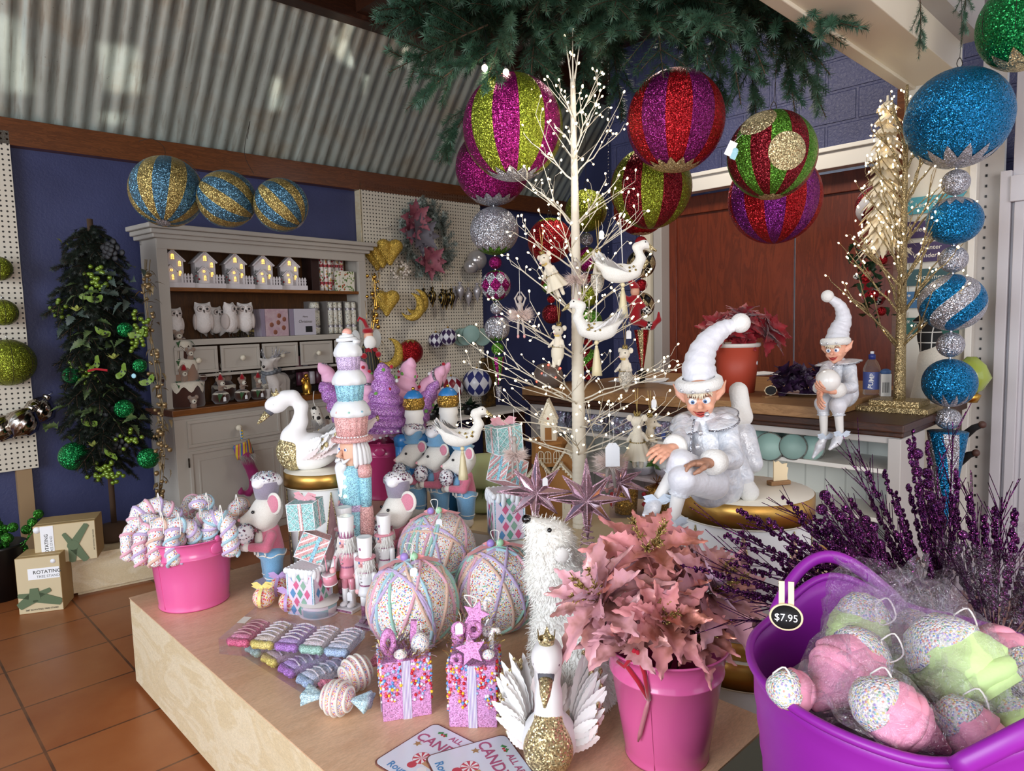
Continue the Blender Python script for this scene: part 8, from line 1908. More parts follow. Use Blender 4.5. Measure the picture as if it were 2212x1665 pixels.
# gnome-like plush with a checked hat, standing by the panel
p=Wz(2000,905,.993);p=P(3.86,1.0,.993);k=KX(p);t=thing('plush_gnome','tall cream plush gnome with a black windowpane-check hat, behind the turquoise string','plush',p,RB);CHK=NT('black_windowpane_check')
def chk():
 sx=CHK.n('ShaderNodeTexBrick',offset=0);sx.inputs['Scale'].default_value=1;sx.inputs['Brick Width'].default_value=.05;sx.inputs['Row Height'].default_value=.05;sx.inputs['Mortar Size'].default_value=.0025;sx.inputs[1].default_value=sx.inputs[2].default_value=srgb('#101012');sx.inputs[3].default_value=srgb('#d8d4cc');CHK.l(CHK.co('Object',None,(pi/2,0,0)),sx.inputs[0]);CHK.set(Base_Color=sx.outputs[0],Roughness=.8)
chk();q=lambda x,y,d=0:Wn(x,y,UV_u,3.84+d)-p
def L2(v):return tuple(Matrix.Rotation(-RB,3,'Z')@v)
soft('body',[('c',L2(q(2010,870)),L2(q(2020,780)),40*k,30*k),('c',L2(q(2020,780)),L2(q(2020,760)),30*k,27*k)],felt('cream_plush','#d5cdbf'),t,.03,.012)
soft('hat',[('c',L2(q(2020,768)),L2(q(2008,725)),28*k,22*k),('c',L2(q(2008,725)),L2(q(1992,690)),22*k,9*k),('c',L2(q(1992,690)),L2(q(1972,694)),8*k,3*k)],CHK.m,t,.02,.008)
for s_,(x0,y0,x1,y1)in enumerate(((2078,945,2122,917),(2070,1000,2108,978))):
 a=Wn(x0,y0,UV_u,3.75);b=Wn(x1,y1,UV_u,3.72);m=MB();o_=a;m.tube([(0,0,0),(b-a)*.6+Vector((0,0,.01)),b-a],[.02,.016,.012],0,10);m.sph(tuple(b-a),.017,1,10,8);props(m.build('black_plush_leg',[mat('black_felt','#111013',.9),mat('brown_tip','#4a2e26',.6)],loc=a),('upper','lower')[s_]+' black plush leg poking out to the right behind the turquoise cone','plush leg')
c=Wn(2098,815,UV_u,3.9);t=thing('lime_ornament','lime green twisted glass ornament peeping out right of the turquoise ball','ornament',c);m=MB();m.lathe([(.001,-.09),(.05,-.06),(.08,0),(.06,.06),(.02,.1)],0,36,wob=lambda a,j:1+.06*cos(6*(a+j*.35)));m.build('body',mat('lime_glass','#9fb04a',.2,coat=.4),t);m=MB();m.lathe([(.03,-.12),(.045,-.085),(.02,-.07)],0,16);m.build('gold_cap',GOLDM,t)
# red jester doll on the door-post string, wreath elf behind the gold tree
RFELT=felt('crimson_felt','#a3101f');
def jester(lab,px,py,Y,s_):
 c=Wd(px,py,Y);k=KX(c)*s_;t=thing('jester_doll',lab,'doll',c)
 soft('body',[('c',(0,0,0),(0,0,45*k),13*k,11*k),('c',(-8*k,0,40*k),(-30*k,-6*k,52*k),7*k,5*k),('c',(8*k,0,40*k),(22*k,-10*k,20*k),7*k,5*k),('c',(6*k,0,-4*k),(34*k,-6*k,-16*k),8*k,7*k),('c',(34*k,-6*k,-16*k),(50*k,-4*k,-2*k),7*k,5*k),('c',(50*k,-4*k,-2*k),(50*k,-4*k,14*k),5*k,2.5*k)],RFELT,t,5*k,2.6*k)
 m=MB();m.sph((0,-2*k,60*k),(10*k,9*k,12*k),0,16,12);m.build('head',ESKIN,t)
 soft('hat',[('c',(0,0,68*k),(-12*k,0,88*k),10*k,5*k),('c',(-12*k,0,88*k),(-26*k,0,82*k),5*k,2.5*k)],RFELT,t,3*k,2.4*k)
 CK=NT('tiny_check_'+str(int(px)));v_=CK.n('ShaderNodeTexChecker');v_.inputs['Scale'].default_value=75;v_.inputs[1].default_value=srgb('#e8e4dc');v_.inputs[2].default_value=srgb('#0d0d0f');CK.l(CK.co(),v_.inputs[0]);CK.set(Base_Color=v_.outputs[0])
 for a_,b_,r0 in(((18,-9,24),(28,-13,12),7.5),((-26,-5,50),(-36,-8,55),6.5),((24,-5,-12),(33,-6,-16),9)):m=MB();m.cyl(Vector(a_)*k,Vector(b_)*k,r0*k,(r0+.8)*k,0,14);m.build('checked_cuff',CK.m,t)
jester('red felt jester doll with checked cuffs and curled boots, hugging the door-post string',1372,690,4.05,1.0)
jester('red jester doll peeping from behind the gold twig tree',1872,640,3.9,.8)
p=Wz(1885,905,.993);c=Wn(1880,600,UV_u,4.0);m=MB()
for q in range(60):
 R=random.Random(q);d=Vector((R.gauss(0,.05),R.gauss(0,.03),R.uniform(-.22,.2)));leaf(m,.06,.05,T(*d)@RZ(R.uniform(0,6.3))@RY(R.uniform(-1,1)))
t=thing('holly_garland','dark holly garland with red balls hanging behind the gold twig tree','garland',c);m.build('leaves',mat('dark_holly','#1d3a24',.4),t)
for q in range(5):m=MB();m.sph((.05*sin(q*2.1),-.04,.18-.09*q),.024,0,14,10);m.build('red_ball',G_RED,t)
# ---------------------------------------------------------------- goods on the dresser
def on_dresser(px,py,z,y=None):return Wz(px,py,z)
HOUSEW=mat('whitewashed_wood','#d9d3d4',.7,bump=.25,bscale=60,col2='#cbc3c4',nscale=12);LITW=mat('lit_window','#ffd889',.4,emis=1.6,ecol='#ffbe55')
proto=None;SH1=1.7245
for i,(px,py)in enumerate(((402,612),(472,615),(540,618),(606,620),(666,622))):
 lab=('white lit wooden house leftmost on the dresser top shelf','second white lit wooden house from the left on the top shelf','white lit wooden house in the middle of the row of five','fourth white lit wooden house from the left on the top shelf','white lit wooden house rightmost of five, before the dark boxes')[i]
 loc=DL(.175+i*.222,HY+.085,SH1)
 if proto:dup(proto,loc,DAZ-.12-.05*i,lab,scale=1.06);continue
 t=proto=thing('lit_house',lab,'decorative house',loc,DAZ-.12,'white lit wooden houses on the top shelf',scale=1.06)
 m=MB();m.box((0,0,.016),(.205,.11,.032));m.build('base',HOUSEW,t,bevel=.002)
 m=MB();w,d,h,r=.125,.08,.135,.06;X=T(-.015,.01,.032)
 m.add([(-w/2,-d/2,0),(w/2,-d/2,0),(w/2,-d/2,h),(0,-d/2,h+r),(-w/2,-d/2,h),(-w/2,d/2,0),(w/2,d/2,0),(w/2,d/2,h),(0,d/2,h+r),(-w/2,d/2,h)],[(0,1,2,3,4),(9,8,7,6,5),(0,5,6,1),(1,6,7,2),(4,9,5,0)],0,False,X);b=m.build('walls',HOUSEW,t)
 m=MB();sl=hypot(w/2,r)*1.22;a=atan2(r,w/2)
 for sg in(-1,1):m.box((sg*w*.28,0,h+r*.45+.004),(sl,d*1.3,.008),0,M=X@T(sg*w*.28,0,h+r*.45+.004)@RY(sg*a)@T(-sg*w*.28,0,-(h+r*.45+.004)))
 m.build('roof',HOUSEW,t)
 m=MB();X2=T(-.035,-.038,.032);w2,h2,r2=.065,.07,.032
 m.add([(-w2/2,-.02,0),(w2/2,-.02,0),(w2/2,-.02,h2),(0,-.02,h2+r2),(-w2/2,-.02,h2),(-w2/2,.02,0),(w2/2,.02,0),(w2/2,.02,h2),(0,.02,h2+r2),(-w2/2,.02,h2)],[(0,1,2,3,4),(9,8,7,6,5),(0,5,6,1),(1,6,7,2)],0,False,X2)
 for sg in(-1,1):m.box((sg*w2*.3,-.004,h2+r2*.42+.003),(hypot(w2/2,r2)*1.25,.05,.006),0,M=X2@T(sg*w2*.3,0,h2+r2*.42)@RY(sg*atan2(r2,w2/2))@T(-sg*w2*.3,0,-h2-r2*.42))
 m.build('porch',HOUSEW,t)
 def wn(x,z,w_,h_,y,rnd__=False):
  m=MB();n=8;pl=[(w_/2*cos(q),h_/2+w_/2*sin(q))for q in np.linspace(0,pi,n)]+[(-w_/2,-h_/2),(w_/2,-h_/2)]if not rnd__ else[(w_/2*cos(q),w_/2*sin(q))for q in np.linspace(0,6,14)]
  m.prism(pl,.002,0,T(x,y,z)@FACE);f=m.build('window',LITW,t);m=MB();m.tube([(x+q,y-.003,z+u_)for q,u_ in pl+[pl[0]]],.0022,0,5);m.tube([(x,y-.003,z-h_/2),(x,y-.003,z+h_/2)],.0014,0,4);m.tube([(x-w_/2,y-.003,z),(x+w_/2,y-.003,z)],.0014,0,4);m.build('glazing_bars',HOUSEW,f)
 wn(-.015,.185,.024,.024,-.031);wn(.025,.145,.02,.026,-.031);wn(.025,.085,.02,.024,-.031);wn(-.035,.105,.022,.02,-.0595,True);wn(-.03,.06,.018,.026,-.0595)
 m=MB()
 for q in range(4):x=.03+q*.019;m.prism([(x-.006,.032),(x+.006,.032),(x+.006,.082),(x,.09),(x-.006,.082)],.004,0,T(0,-.045,0)@FACE)
 m.b2((.02,-.046,.048),(.098,-.044,.054));m.b2((.02,-.046,.068),(.098,-.044,.074));m.build('picket_fence',HOUSEW,t)
 m=MB();ps=[(-.075,-.05,.032),(-.078,-.052,.08),(-.076,-.05,.13)];needles(m,ps,160,.03,1.6,.0009,0,3);m.sph((-.07,-.07,.055),.006,1,8,6);m.sph((-.085,-.065,.075),.005,1,8,6);m.build('small_tree',[FIRG,mat('red_berry','#a01422',.3)],t)
# boxes of crackers and cards
def pbox(lab,x0,w,d,h,z,base,yoff=0,deco=None,cat='box',name='cracker_box',rz=0,group=None):
 t=thing(name,lab,cat,DL(x0+w/2,HY+.04+d/2+yoff,z),DAZ+rz,group);m=MB();m.box((0,0,h/2),(w,d,h));m.build('carton',base,t,bevel=.001)
 if deco:deco(t,w,d,h)
 return t
def printdots(name,base,cols,sc):return sprinkled(name,base,cols,sc,.75)
def tubes_front(n,ma,mb):
 def f(t,w,d,h):
  for q in range(n):m=MB();x=(q+.5-n/2)*w*.9/n;m.lathe([(w*.36/n,.02*h),(w*.42/n,.2*h),(w*.25/n,.24*h),(w*.42/n,.28*h),(w*.42/n,.72*h),(w*.25/n,.76*h),(w*.42/n,.8*h),(w*.36/n,.97*h)],0,14,T(x,-d/2-.004,0),mf=lambda i,j:1 if j in(1,2,4,5)else 0);m.build('cracker',[ma,mb],t)
 return f
CRKR=printdots('red_white_cracker_print','#e2d9d2',['#a8303a','#e2d9d2','#5a7a4a','#c89a5a'],55);CRKS=printdots('silver_cracker_print','#d4d0c4',['#e6e2d6','#8a8a80','#c9c0a0'],120);DARKBOX=mat('dark_gift_box','#2b1a18',.35,coat=.3);SILB=mat('silver_card','#b9b4b8',.3,.4);GREYB=mat('grey_card','#6d6865',.5)
pbox('dark glossy box standing behind the rightmost white house, at its right',1.235,.07,.12,.26,SH1,DARKBOX,.02);pbox('tall box of red and white printed crackers on the top shelf',1.32,.13,.08,.26,SH1,GREYB,.05,tubes_front(3,CRKR,mat('cracker_red','#a8303a',.4)))
pbox('second box of red and white crackers at the back right of the top shelf',1.46,.15,.06,.27,SH1,SILB,.1,tubes_front(3,CRKR,mat('cracker_red','#a8303a',.4)))
pbox('square white box printed with palms and pagodas, foremost at the right of the top shelf',1.47,.165,.05,.16,SH1,printdots('palm_print','#e6e0d0',['#5a7a3c','#e6e0d0','#b0603a','#e6e0d0','#8a9a5a'],60),0)
SH2=1.3845
def baubles_deco(mt):
 def f(t,w,d,h):
  for q,(x,z)in enumerate(((.1,.75),(-.25,.42),(.28,.3),(-.1,.15),(.05,.5),(.32,.62))):m=MB();m.sph((x*w,-d/2,z*h),(.018,.002,.018),0,16,8);m.build('printed_bauble',mt,t)
 return f
STRV=striped('lilac_striped_side',['#8d8296','#c9bfca'],70,1,.5)
for i in range(2):pbox(('rose box printed with copper baubles on the middle shelf','silver box lettered Merry Christmas with a dark label, on the middle shelf')[i],.80+i*.245,.19,.11,.2,SH2,(mat('rose_box_print','#c3aab0',.4,col2='#b596a0',nscale=30),mat('silver_box_print','#c4bfca',.4))[i],.0,baubles_deco(mat('copper_print','#a8705c',.3,.5))if i==0 else None);
for i in range(2):pbox(('striped side box left of the rose bauble box','striped side box between the rose and silver boxes')[i],.765+i*.245,.032,.11,.2,SH2,STRV,.004)
c=DL(1.14,HY+.038,SH2+.11);
for txt,z,s_,mt in(('Merry',.135,.018,GREYB),('Christmas',.095,.03,GREYB)):
 v,f=text_mesh(txt,s_,.0004,shear=.2);m=MB();m.raw(v,f,0,False,T(*DL(1.14,HY+.0385,SH2+z))@RZ(DAZ)@FACE);o=m.build('lettering',mt);o.parent=bpy.data.objects['cracker_box.005'];o.matrix_parent_inverse=(T(*o.parent.location)@RZ(o.parent.rotation_euler.z)).inverted()
m=MB();m.box((.03,-.0565,.045),(.06,.002,.045));child(m.build('label',mat('chalk_black','#17171a',.7)),bpy.data.objects['cracker_box.005'])
pbox('gold-framed dark box behind the rightmost owl',.66,.11,.05,.19,SH2,printdots('gold_dark_print','#3a3026',['#b09a5a','#3a3026','#8a7a4a'],50),.1)
for i in range(3):pbox(('tall silver box of glitter crackers set back on the middle shelf','tall box of silver glitter crackers, left of two at the shelf right','tall box of silver glitter crackers at the right end of the middle shelf')[i],(1.24,1.36,1.53)[i],(.10,.15,.12)[i],.1,.26,SH2,GREYB,(.09,.02,.02)[i],tubes_front((1,3,2)[i],CRKS,SILB))
# dark floral cracker box standing on the worktop
pbox('large black floral box of plum crackers standing on the dresser worktop',.97,.38,.09,.36,.9405,printdots('black_floral_print','#14100f',['#14100f','#2e2a2a','#14100f','#4a4444','#14100f'],38),.05,None)
fb=bpy.data.objects['cracker_box.010' if 'cracker_box.010' in bpy.data.objects else sorted(o.name for o in bpy.data.objects if o.name.startswith('cracker_box'))[-1]]
fb=sorted((o for o in bpy.data.objects if o.name.startswith('cracker_box')and o.get('label','').startswith('large black')),key=lambda o:o.name)[0]
m=MB();m.b2((-.10,-.047,.05),(.19,-.0455,.30));m.build('window',mat('box_window_dark','#1c1214',.2),fb)
for r_ in range(2):
 for q in range(5):m=MB();m.lathe([(.022,0),(.026,.005),(.026,.095),(.022,.1)],0,14,T(-.07+q*.057,-.05,.06+r_*.125));m.build('cracker',[mat('plum_cracker','#5a3040',.3),mat('rose_cracker','#a8727c',.3),mat('silver_cracker','#b9b2b6',.3)][(q+r_)%3],fb)
m=MB();m.lathe([(0,0),(.016,0),(.016,.001)],0,16,T(.03,-.046,.335)@RX(pi/2));m.build('price_sticker',PAPER,fb)
# owls
OWLW=mat('owl_plume','#e3dcd8',.9,bump=.6,bscale=90,sheen=.4,dist=.008);OWLG=mat('owl_wing','#c2b6b0',.9,bump=.5,bscale=70)
proto=None
for i,(x,y,rz,s_,lab)in enumerate(((.16,.09,-.1,.86,'white feathered owl standing farthest left on the middle shelf'),(.335,.05,-.35,1.0,'white feathered owl second from the left, tail to the right'),(.46,.12,.1,.9,'white feathered owl set back in shade between two others'),(.52,.04,.45,1.0,'white feathered owl third in front, turned to the right'),(.645,.05,-.4,1.0,'white feathered owl rightmost, beside the boxes'),(.60,.13,.2,.85,'white feathered owl hidden behind the two right owls'))):
 loc=DL(x,HY+y,SH2)
 if proto:dup(proto,loc,DAZ+rz,lab,scale=s_);continue
 t=proto=thing('feather_owl',lab,'owl',loc,DAZ+rz,'white feathered owls on the middle shelf',scale=s_)
 soft('body',[('e',(0,0,.11),(.055,.05,.075)),('e',(0,-.01,.195),(.052,.045,.042)),('c',(0,.03,.09),(.03,.10,.02),.035,.008),('c',(-.035,0,.22),(-.045,0,.245),.014,.006),('c',(.035,0,.22),(.045,0,.245),.014,.006)],OWLW,t,.03,.0065)
 for sg in(-1,1):
  m=MB();m.sph((sg*.052,.0,.115),(.015,.035,.055),0,14,10);m.build('wing',OWLG,t)
  m=MB();m.lathe([(0,0),(.021,0),(.017,.006),(0,.008)],0,18,T(sg*.021,-.047,.2)@RX(pi/2));m.sph((sg*.021,-.056,.2),.008,1,10,8);m.build('eye_disc',[OWLG,EYE],t)
  m=MB();m.tube([(sg*.02,0,.05),(sg*.02,-.005,.01),(sg*.022,-.025,.004)],.004,0,6);m.build('leg',WIRE,t)
 m=MB();m.tube([(0,-.05,.192),(0,-.062,.182),(0,-.058,.172)],[.006,.005,.001],0,8);m.build('beak',mat('owl_beak','#4a4038',.4),t)
# pudding cake tower, puddings, reindeer
CHOC=felt('chocolate_felt','#4a2a20','#38201a');COCO=felt('cocoa_felt','#a5836f','#8f705e');ICF=felt('cream_icing_felt','#ece4d2');HOLF=felt('holly_felt','#2f5c2e');MUS=felt('mouse_brown_felt','#a08878')
def drip(r,z,h,n=11):return lambda m:m.lathe([(0,z+.004),(r*.9,z+.003),(r*1.03,z-.006),(r*1.04,z-h),(r*1.0,z-h-.002)],0,66,None,(False,False))
def dripmesh(m,r,z,h,n=9,M=None):
 N=n*6;vs=[(0,0,z+.004)];fs=[]
 for rr,zz,dr in((.8,.003,0),(1.02,-.004,0),(1.045,-.4*h,.4),(1.03,-h,1)):
  for i in range(N):a=2*pi*i/N;vs.append((r*rr*cos(a),r*rr*sin(a),z+zz-dr*h*.55*cos(n*a)*(1+.3*cos(2*a))))
 for i in range(N):fs.append((0,1+i,1+(i+1)%N))
 for k_ in range(3):
  for i in range(N):j=(i+1)%N;fs.append((1+k_*N+i,1+(k_+1)*N+i,1+(k_+1)*N+j,1+k_*N+j))
 m.add(vs,fs,0,True,M)
def minimouse(t,c,s_,santa=True):
 m=MB();m.sph(c,.02*s_,0,12,8);m.sph((c[0],c[1]-.018*s_,c[2]-.006*s_),(.013*s_,)*3,1,10,7);m.sph((c[0],c[1]-.031*s_,c[2]-.004*s_),.004*s_,2,6,5)
 for sg in(-1,1):m.sph((c[0]+sg*.017*s_,c[1]+.004,c[2]+.016*s_),(.011*s_,.005*s_,.012*s_),0,10,6)
 m.sph((c[0],c[1]+.004,c[2]-.03*s_),(.017*s_,.015*s_,.022*s_),0,10,8);b=m.build('mouse_figure',[MUS,ICF,EYE],t)
 if santa:m=MB();m.lathe([(.016*s_,0),(.011*s_,.018*s_),(.002*s_,.034*s_)],0,12,T(c[0],c[1],c[2]+.014*s_));m.sph((c[0],c[1],c[2]+.05*s_),.006*s_,1,8,6);m.build('santa_hat',[RFELT,ICF],b)
c=DL(.17,.17,.9405);k=KX(c);t=thing('pudding_cake_tower','three-tier felt pudding cake with icing and mice at the left of the dresser worktop','felt cake',c,DAZ-.3)
z=0
for r,h,mt in((.125,.17,CHOC),(.098,.145,COCO),(.068,.12,CHOC)):
 m=MB();m.lathe([(r*.96,z),(r,z+.012),(r*.98,z+h-.01),(r*.9,z+h)],0,40);b=m.build('tier',mt,t);z+=h;m=MB();dripmesh(m,r*.99,z,.05);m.build('icing',ICF,b);m=MB()
 for q in(-.5,.7):leaf(m,.05,.045,T(r*.75*sin(q),-r*.75*cos(q),z+.006)@RZ(q-1.2),.9)
 m.build('holly',HOLF,b)
minimouse(t,(.03,-.13,.05),1.2,False);minimouse(t,(-.01,-.105,.23),1.2);minimouse(t,(.04,-.075,.36),1.2,False);minimouse(t,(-.015,-.03,.475),1.3,False)
m=MB();m.tube([(-.03,-.075,.32),(-.03,-.078,.385),(-.015,-.078,.40),(0,-.078,.385)],.007,0,8,mf=lambda i,j:j%2);m.build('striped_cane',[ICF,CHOC],t)
for x,y,zz in((-.12,-.06,.19),(.11,-.07,.19),(.01,.01,.44)):m=MB();m.sph((x,y,zz),.024,0,16,10);m.tube([(x+.024*cos(a)*.8,y+.024*sin(a)*.8,zz+.008)for a in np.linspace(0,6.28,16)],.004,1,5);m.build('chocolate_sweet',[CHOC,ICF],t)
proto=None
for x,y,s_,lab in((.385,.10,1.0,'small felt pudding with a santa mouse, left one with a price tag'),(.545,.10,.95,'small felt pudding with a santa mouse, middle one on the worktop'),(.675,.11,.95,'small felt pudding with a santa mouse, right one by the reindeer')):
 loc=DL(x,y,.9405)
 if proto:dup(proto,loc,DAZ,lab,scale=s_);continue
 t=proto=thing('felt_pudding',lab,'felt pudding',loc,DAZ,'small felt puddings with santa mice');m=MB();m.lathe([(0,0),(.04,.002),(.06,.03),(.056,.062),(.03,.085),(0,.09)],0,28);b=m.build('pudding',CHOC,t);m=MB();dripmesh(m,.05,.074,.022,6);m.build('icing',ICF,b);m=MB();leaf(m,.05,.045,T(-.02,-.045,.07)@RZ(-2.4),1);m.build('holly',HOLF,b);minimouse(t,(0,-.01,.145),1.25);m=MB();m.tube([(-.03,-.03,.11),(0,-.035,.12),(.03,-.03,.11)],.005,0,6);m.build('arms',MUS,t)
 tag(t,(-.01,-.066,.035),.02,.03)
c=DL(.50,.26,.9405);t=thing('felt_pudding','big felt pudding with a mouse and spiral chocolate lollies, behind the small puddings','felt pudding',c,DAZ);m=MB();m.lathe([(0,0),(.06,.003),(.085,.05),(.08,.10),(.05,.14),(0,.15)],0,30);b=m.build('pudding',CHOC,t);m=MB();dripmesh(m,.078,.115,.03,7);m.build('icing',ICF,b);minimouse(t,(.02,-.03,.22),1.7,False)
for x,zz in((-.06,.19),(-.02,.25)):m=MB();m.lathe([(0,-.006),(.036,-.006),(.036,.006),(0,.006)],0,24,T(x,-.05,zz)@RX(pi/2));m.tube([(x+.034*(1-f)*cos(f*14),-.058,zz+.034*(1-f)*sin(f*14))for f in np.linspace(0,.95,50)],.004,1,5);m.build('spiral_lolly',[CHOC,ICF],t)
proto=None
for x,y,lab in((.80,.10,'white reindeer with silver antlers and a grey scarf, front one on the worktop'),(.88,.17,'white reindeer with silver antlers and a grey scarf, behind the other')):
 loc=DL(x,y,.9405)
 if proto:dup(proto,loc,DAZ-.95,lab);continue
 t=proto=thing('reindeer',lab,'reindeer',loc,DAZ-.95,'white reindeer on the dresser worktop');W2=felt('reindeer_white','#ddd5cf')
 soft('body',[('c',(0,-.04,.12),(0,.08,.12),.052,.05),('c',(0,-.06,.14),(0,-.09,.22),.042,.032),('e',(0,-.10,.25),(.038,.045,.038)),('c',(0,-.12,.24),(0,-.155,.23),.026,.017)]+[('c',(sx*.03,yy,.10),(sx*.033,yy,.01),.028,.02)for sx in(-1,1)for yy in(-.05,.085)]+[('c',(sx*.03,-.09,.275),(sx*.06,-.085,.29),.014,.006)for sx in(-1,1)],W2,t,.02,.007)
 m=MB();m.sph((0,-.17,.235),.010,0,10,8);m.sph((-.02,-.128,.262),.006,0,8,6);m.sph((.02,-.128,.262),.006,0,8,6);m.build('nose_and_eyes',EYE,t)
 m=MB()
 for sx in(-1,1):
  for q in range(5):m.tube([(sx*.012,-.09,.285),(sx*(.03+.012*q),-.08+.012*q,.315),(sx*(.035+.018*q),-.085+.02*q,.37-.012*q)],.0025,0,5)
 m.build('antlers',G_SILV,t);m=MB();m.tube([(.045*cos(a),-.075+.042*sin(a),.195+.012*sin(a))for a in np.linspace(0,6.28,22)],.014,0,8);m.ribbon([(-.02,-.115,.19),(-.03,-.125,.15),(-.02,-.12,.11)],.03,0,up=(0,1,0));m.build('scarf',mat('grey_tartan','#7e8288',.85,col2='#5c6066',nscale=70),t)
c=DL(.69,.24,.9405);t=thing('felt_mouse_ornament','pale felt mouse with a silver sack hanging from the third small drawer knob','felt ornament',DL(.72,.085,1.06),DAZ);soft('body',[('c',(0,0,0),(0,0,.07),.03,.024),('e',(0,-.005,.105),(.025,.027,.024)),('c',(0,-.02,.1),(0,-.045,.095),.012,.006),('c',(.02,0,.06),(.045,-.01,.03),.01,.008)],CRF,t,.012,.004);m=MB();m.lathe([(.02,-.05),(.034,-.01),(.033,.02)],0,18);m.build('sack',SHIM,t);m=MB();m.tube([(0,0,.12),(0,.005,.185)],.001,0,4);m.build('hanging_loop',STRING,t)
c=DL(1.05,.06,.9405);t=thing('gold_figurine','small gold angel figurine on the worktop before the black floral box','figurine',c,DAZ);m=MB();m.lathe([(.04,0),(.04,.01),(.03,.015),(.036,.06),(.02,.10),(.012,.12)],0,20);m.sph((0,0,.14),.018,0,12,8);m.sph((.02,.01,.1),(.02,.01,.03),0,10,6);m.sph((-.02,.01,.1),(.02,.01,.03),0,10,6);m.build('body',GOLDM,t)
# stocking on the drawer knob
k0=DL(.44,-.028,.775);t=thing('tiny_stocking','striped stocking with fur cuff and curled magenta toe hanging from a drawer knob','stocking',k0,DAZ);MAGF=mat('magenta_velvet','#8a1458',.6,sheen=.8,bump=.3,bscale=60)
soft('foot',[('c',(.02,0,-.2),(.07,0,-.32),.042,.036),('c',(.07,0,-.32),(.075,0,-.42),.034,.03),('c',(.075,0,-.42),(.03,0,-.46),.028,.02),('c',(.03,0,-.46),(-.03,0,-.44),.02,.014),('c',(-.03,0,-.44),(-.02,0,-.41),.013,.006)],MAGF,t,.02,.006)
m=MB();m.grid(lambda u_,v_:(-.07+.125*u_+.03*v_,-.022*sin(pi*u_)-.004,-.085-.10*v_-.03*(1-u_)),10,6);m.build('striped_cuff',striped('candy_stripe_cloth',['#d8b22c','#b03a6a','#d8b22c','#3a7a9a','#8a4a9a','#e0c040'],22,0,.5),t,solid=.006)
m=MB();fringe(m,[((-.03+.01*q,-.03,-.19),(0,-.2,-1))for q in range(11)],.07,0,26,.3,3,.0022);m.build('fur_trim',FURW,t)
m=MB();m.tube([(0,-.0,.0),(-.01,-.01,-.03),(.0,-.01,-.085)],.003,0,5)
for q in range(6):m.sph((.003*(-1)**q,-.012,-.02-.01*q),.007,1+q%2,8,6)
m.build('bead_hanger',[STRING,mat('yellow_bead','#d8b22c',.3),mat('blue_bead','#4a8ac0',.3)],t)
# ---------------------------------------------------------------- pegboard goods, left corner
def PW(px,py,off=.14):return Wn(px,py,UV_v,VA-off)
def hook(px,py,L=.16):
 c=PW(px,py,L);m=MB();b=c+UV_v*(L-.07);m.tube([b-c,(0,0,0),Vector((0,0,.03))-UV_v*.004],.0028,0,6);props(m.build('peg_hook',SILVERM,loc=c),None,'hook','empty wire pegs on the big pegboard')['label']='bare wire peg sticking out of the big white pegboard'
for q in((842,490,.24),(893,592,.2),(978,592,.2),(900,690,.2),(964,690,.2),(1012,680,.16),(1020,522,.2),(1012,790,.14)):hook(*q)
# wreath
c=PW(922,520,.16);k=KX(c);t=thing('frosted_wreath','frosted fir wreath with dusky pink flowers hanging on the big pegboard','wreath',c,RA);FROST=mat('frosted_needle','#46584e',.7,col2='#b9c2bb',nscale=40)
m=MB();ring=[Vector((50*k*cos(a),0,66*k*sin(a)))for a in np.linspace(0,2*pi,41)];m.tube(ring,.012,1,6);R=random.Random(6)
for q in range(120):
 p0=ring[R.randrange(40)];o_=Vector((p0.x,0,p0.z)).normalized();d=(o_*R.uniform(-.3,1)+Vector((R.gauss(0,.5),-R.uniform(0,.7),R.gauss(0,.5)))+Vector((-o_.z,0,o_.x))*.8).normalized();e=p0+d*.12;needles(m,[p0,p0.lerp(e,.5),e],44,.04,.9,.002,0,q)
m.build('fir_ring',[FROST,TWIGB],t)
DUSK=mat('dusky_rose_leaf','#8a4658',.6,col2='#a4606c',nscale=15);SLATEL=mat('slate_grey_leaf','#6b6670',.55)
for x,z,mt,r in((-42,42,DUSK,42),(-30,8,SLATEL,48),(-8,-45,DUSK,44),(-55,15,DUSK,30)):
 m=MB();X=T(x*k,-.05,z*k)@RX(pi/2)
 for q in range(8):leaf(m,r*k,r*k*.8,X@RZ(q*.785)@RY(-.35-.3*(q%2)),.1)
 m.build('flower',mt,t)
m=MB();m.tube([(0,0,66*k),(0,.06,95*k)],.0015,0,4);m.build('hanging_loop',STRING,t)
GOLDH=glitter('sparkling_gold','#c9a544',260,.7,.4,.45)
def heart(lab,px,py,s_,off):
 c=PW(px,py,off);k=KX(c)*s_;t=thing('gold_heart',lab,'heart ornament',c,RA-.3,'gold glitter hearts on the pegboard')
 soft('body',[('c',(-13*k,0,12*k),(0,0,-22*k),15*k,4*k),('c',(13*k,0,12*k),(0,0,-22*k),15*k,4*k)],GOLDH,t,6*k,3.2*k);m=MB();m.tube([(0,0,15*k),(0,0,40*k)],.001,0,4);m.build('thread',STRING,t)
heart('gold heart frontmost of three in the upper row by the dresser',842,545,1.05,.26);heart('gold heart in the middle of three in the upper row',826,552,1.0,.19);heart('gold heart rearmost of three in the upper row',814,560,.9,.12);heart('single gold heart hanging below, beside the crescent moon',835,655,1.05,.2)
def moon(lab,px,py,s_,off):
 c=PW(px,py,off);k=KX(c)*s_;t=thing('gold_moon',lab,'moon ornament',c,RA-.6,'gold glitter moons on the pegboard');m=MB();N=22;pts=[];rs=[]
 for i in range(N+1):a=lerp(-2.6,1.5,i/N);pts.append((22*k*cos(a),0,26*k*sin(a)));rs.append(max(.5*k,10*k*sin(pi*i/N)))
 m.tube(pts,rs,0,14);m.build('body',GOLDH,t);m=MB();m.tube([(0,0,26*k),(0,0,44*k)],.001,0,4);m.build('thread',STRING,t)
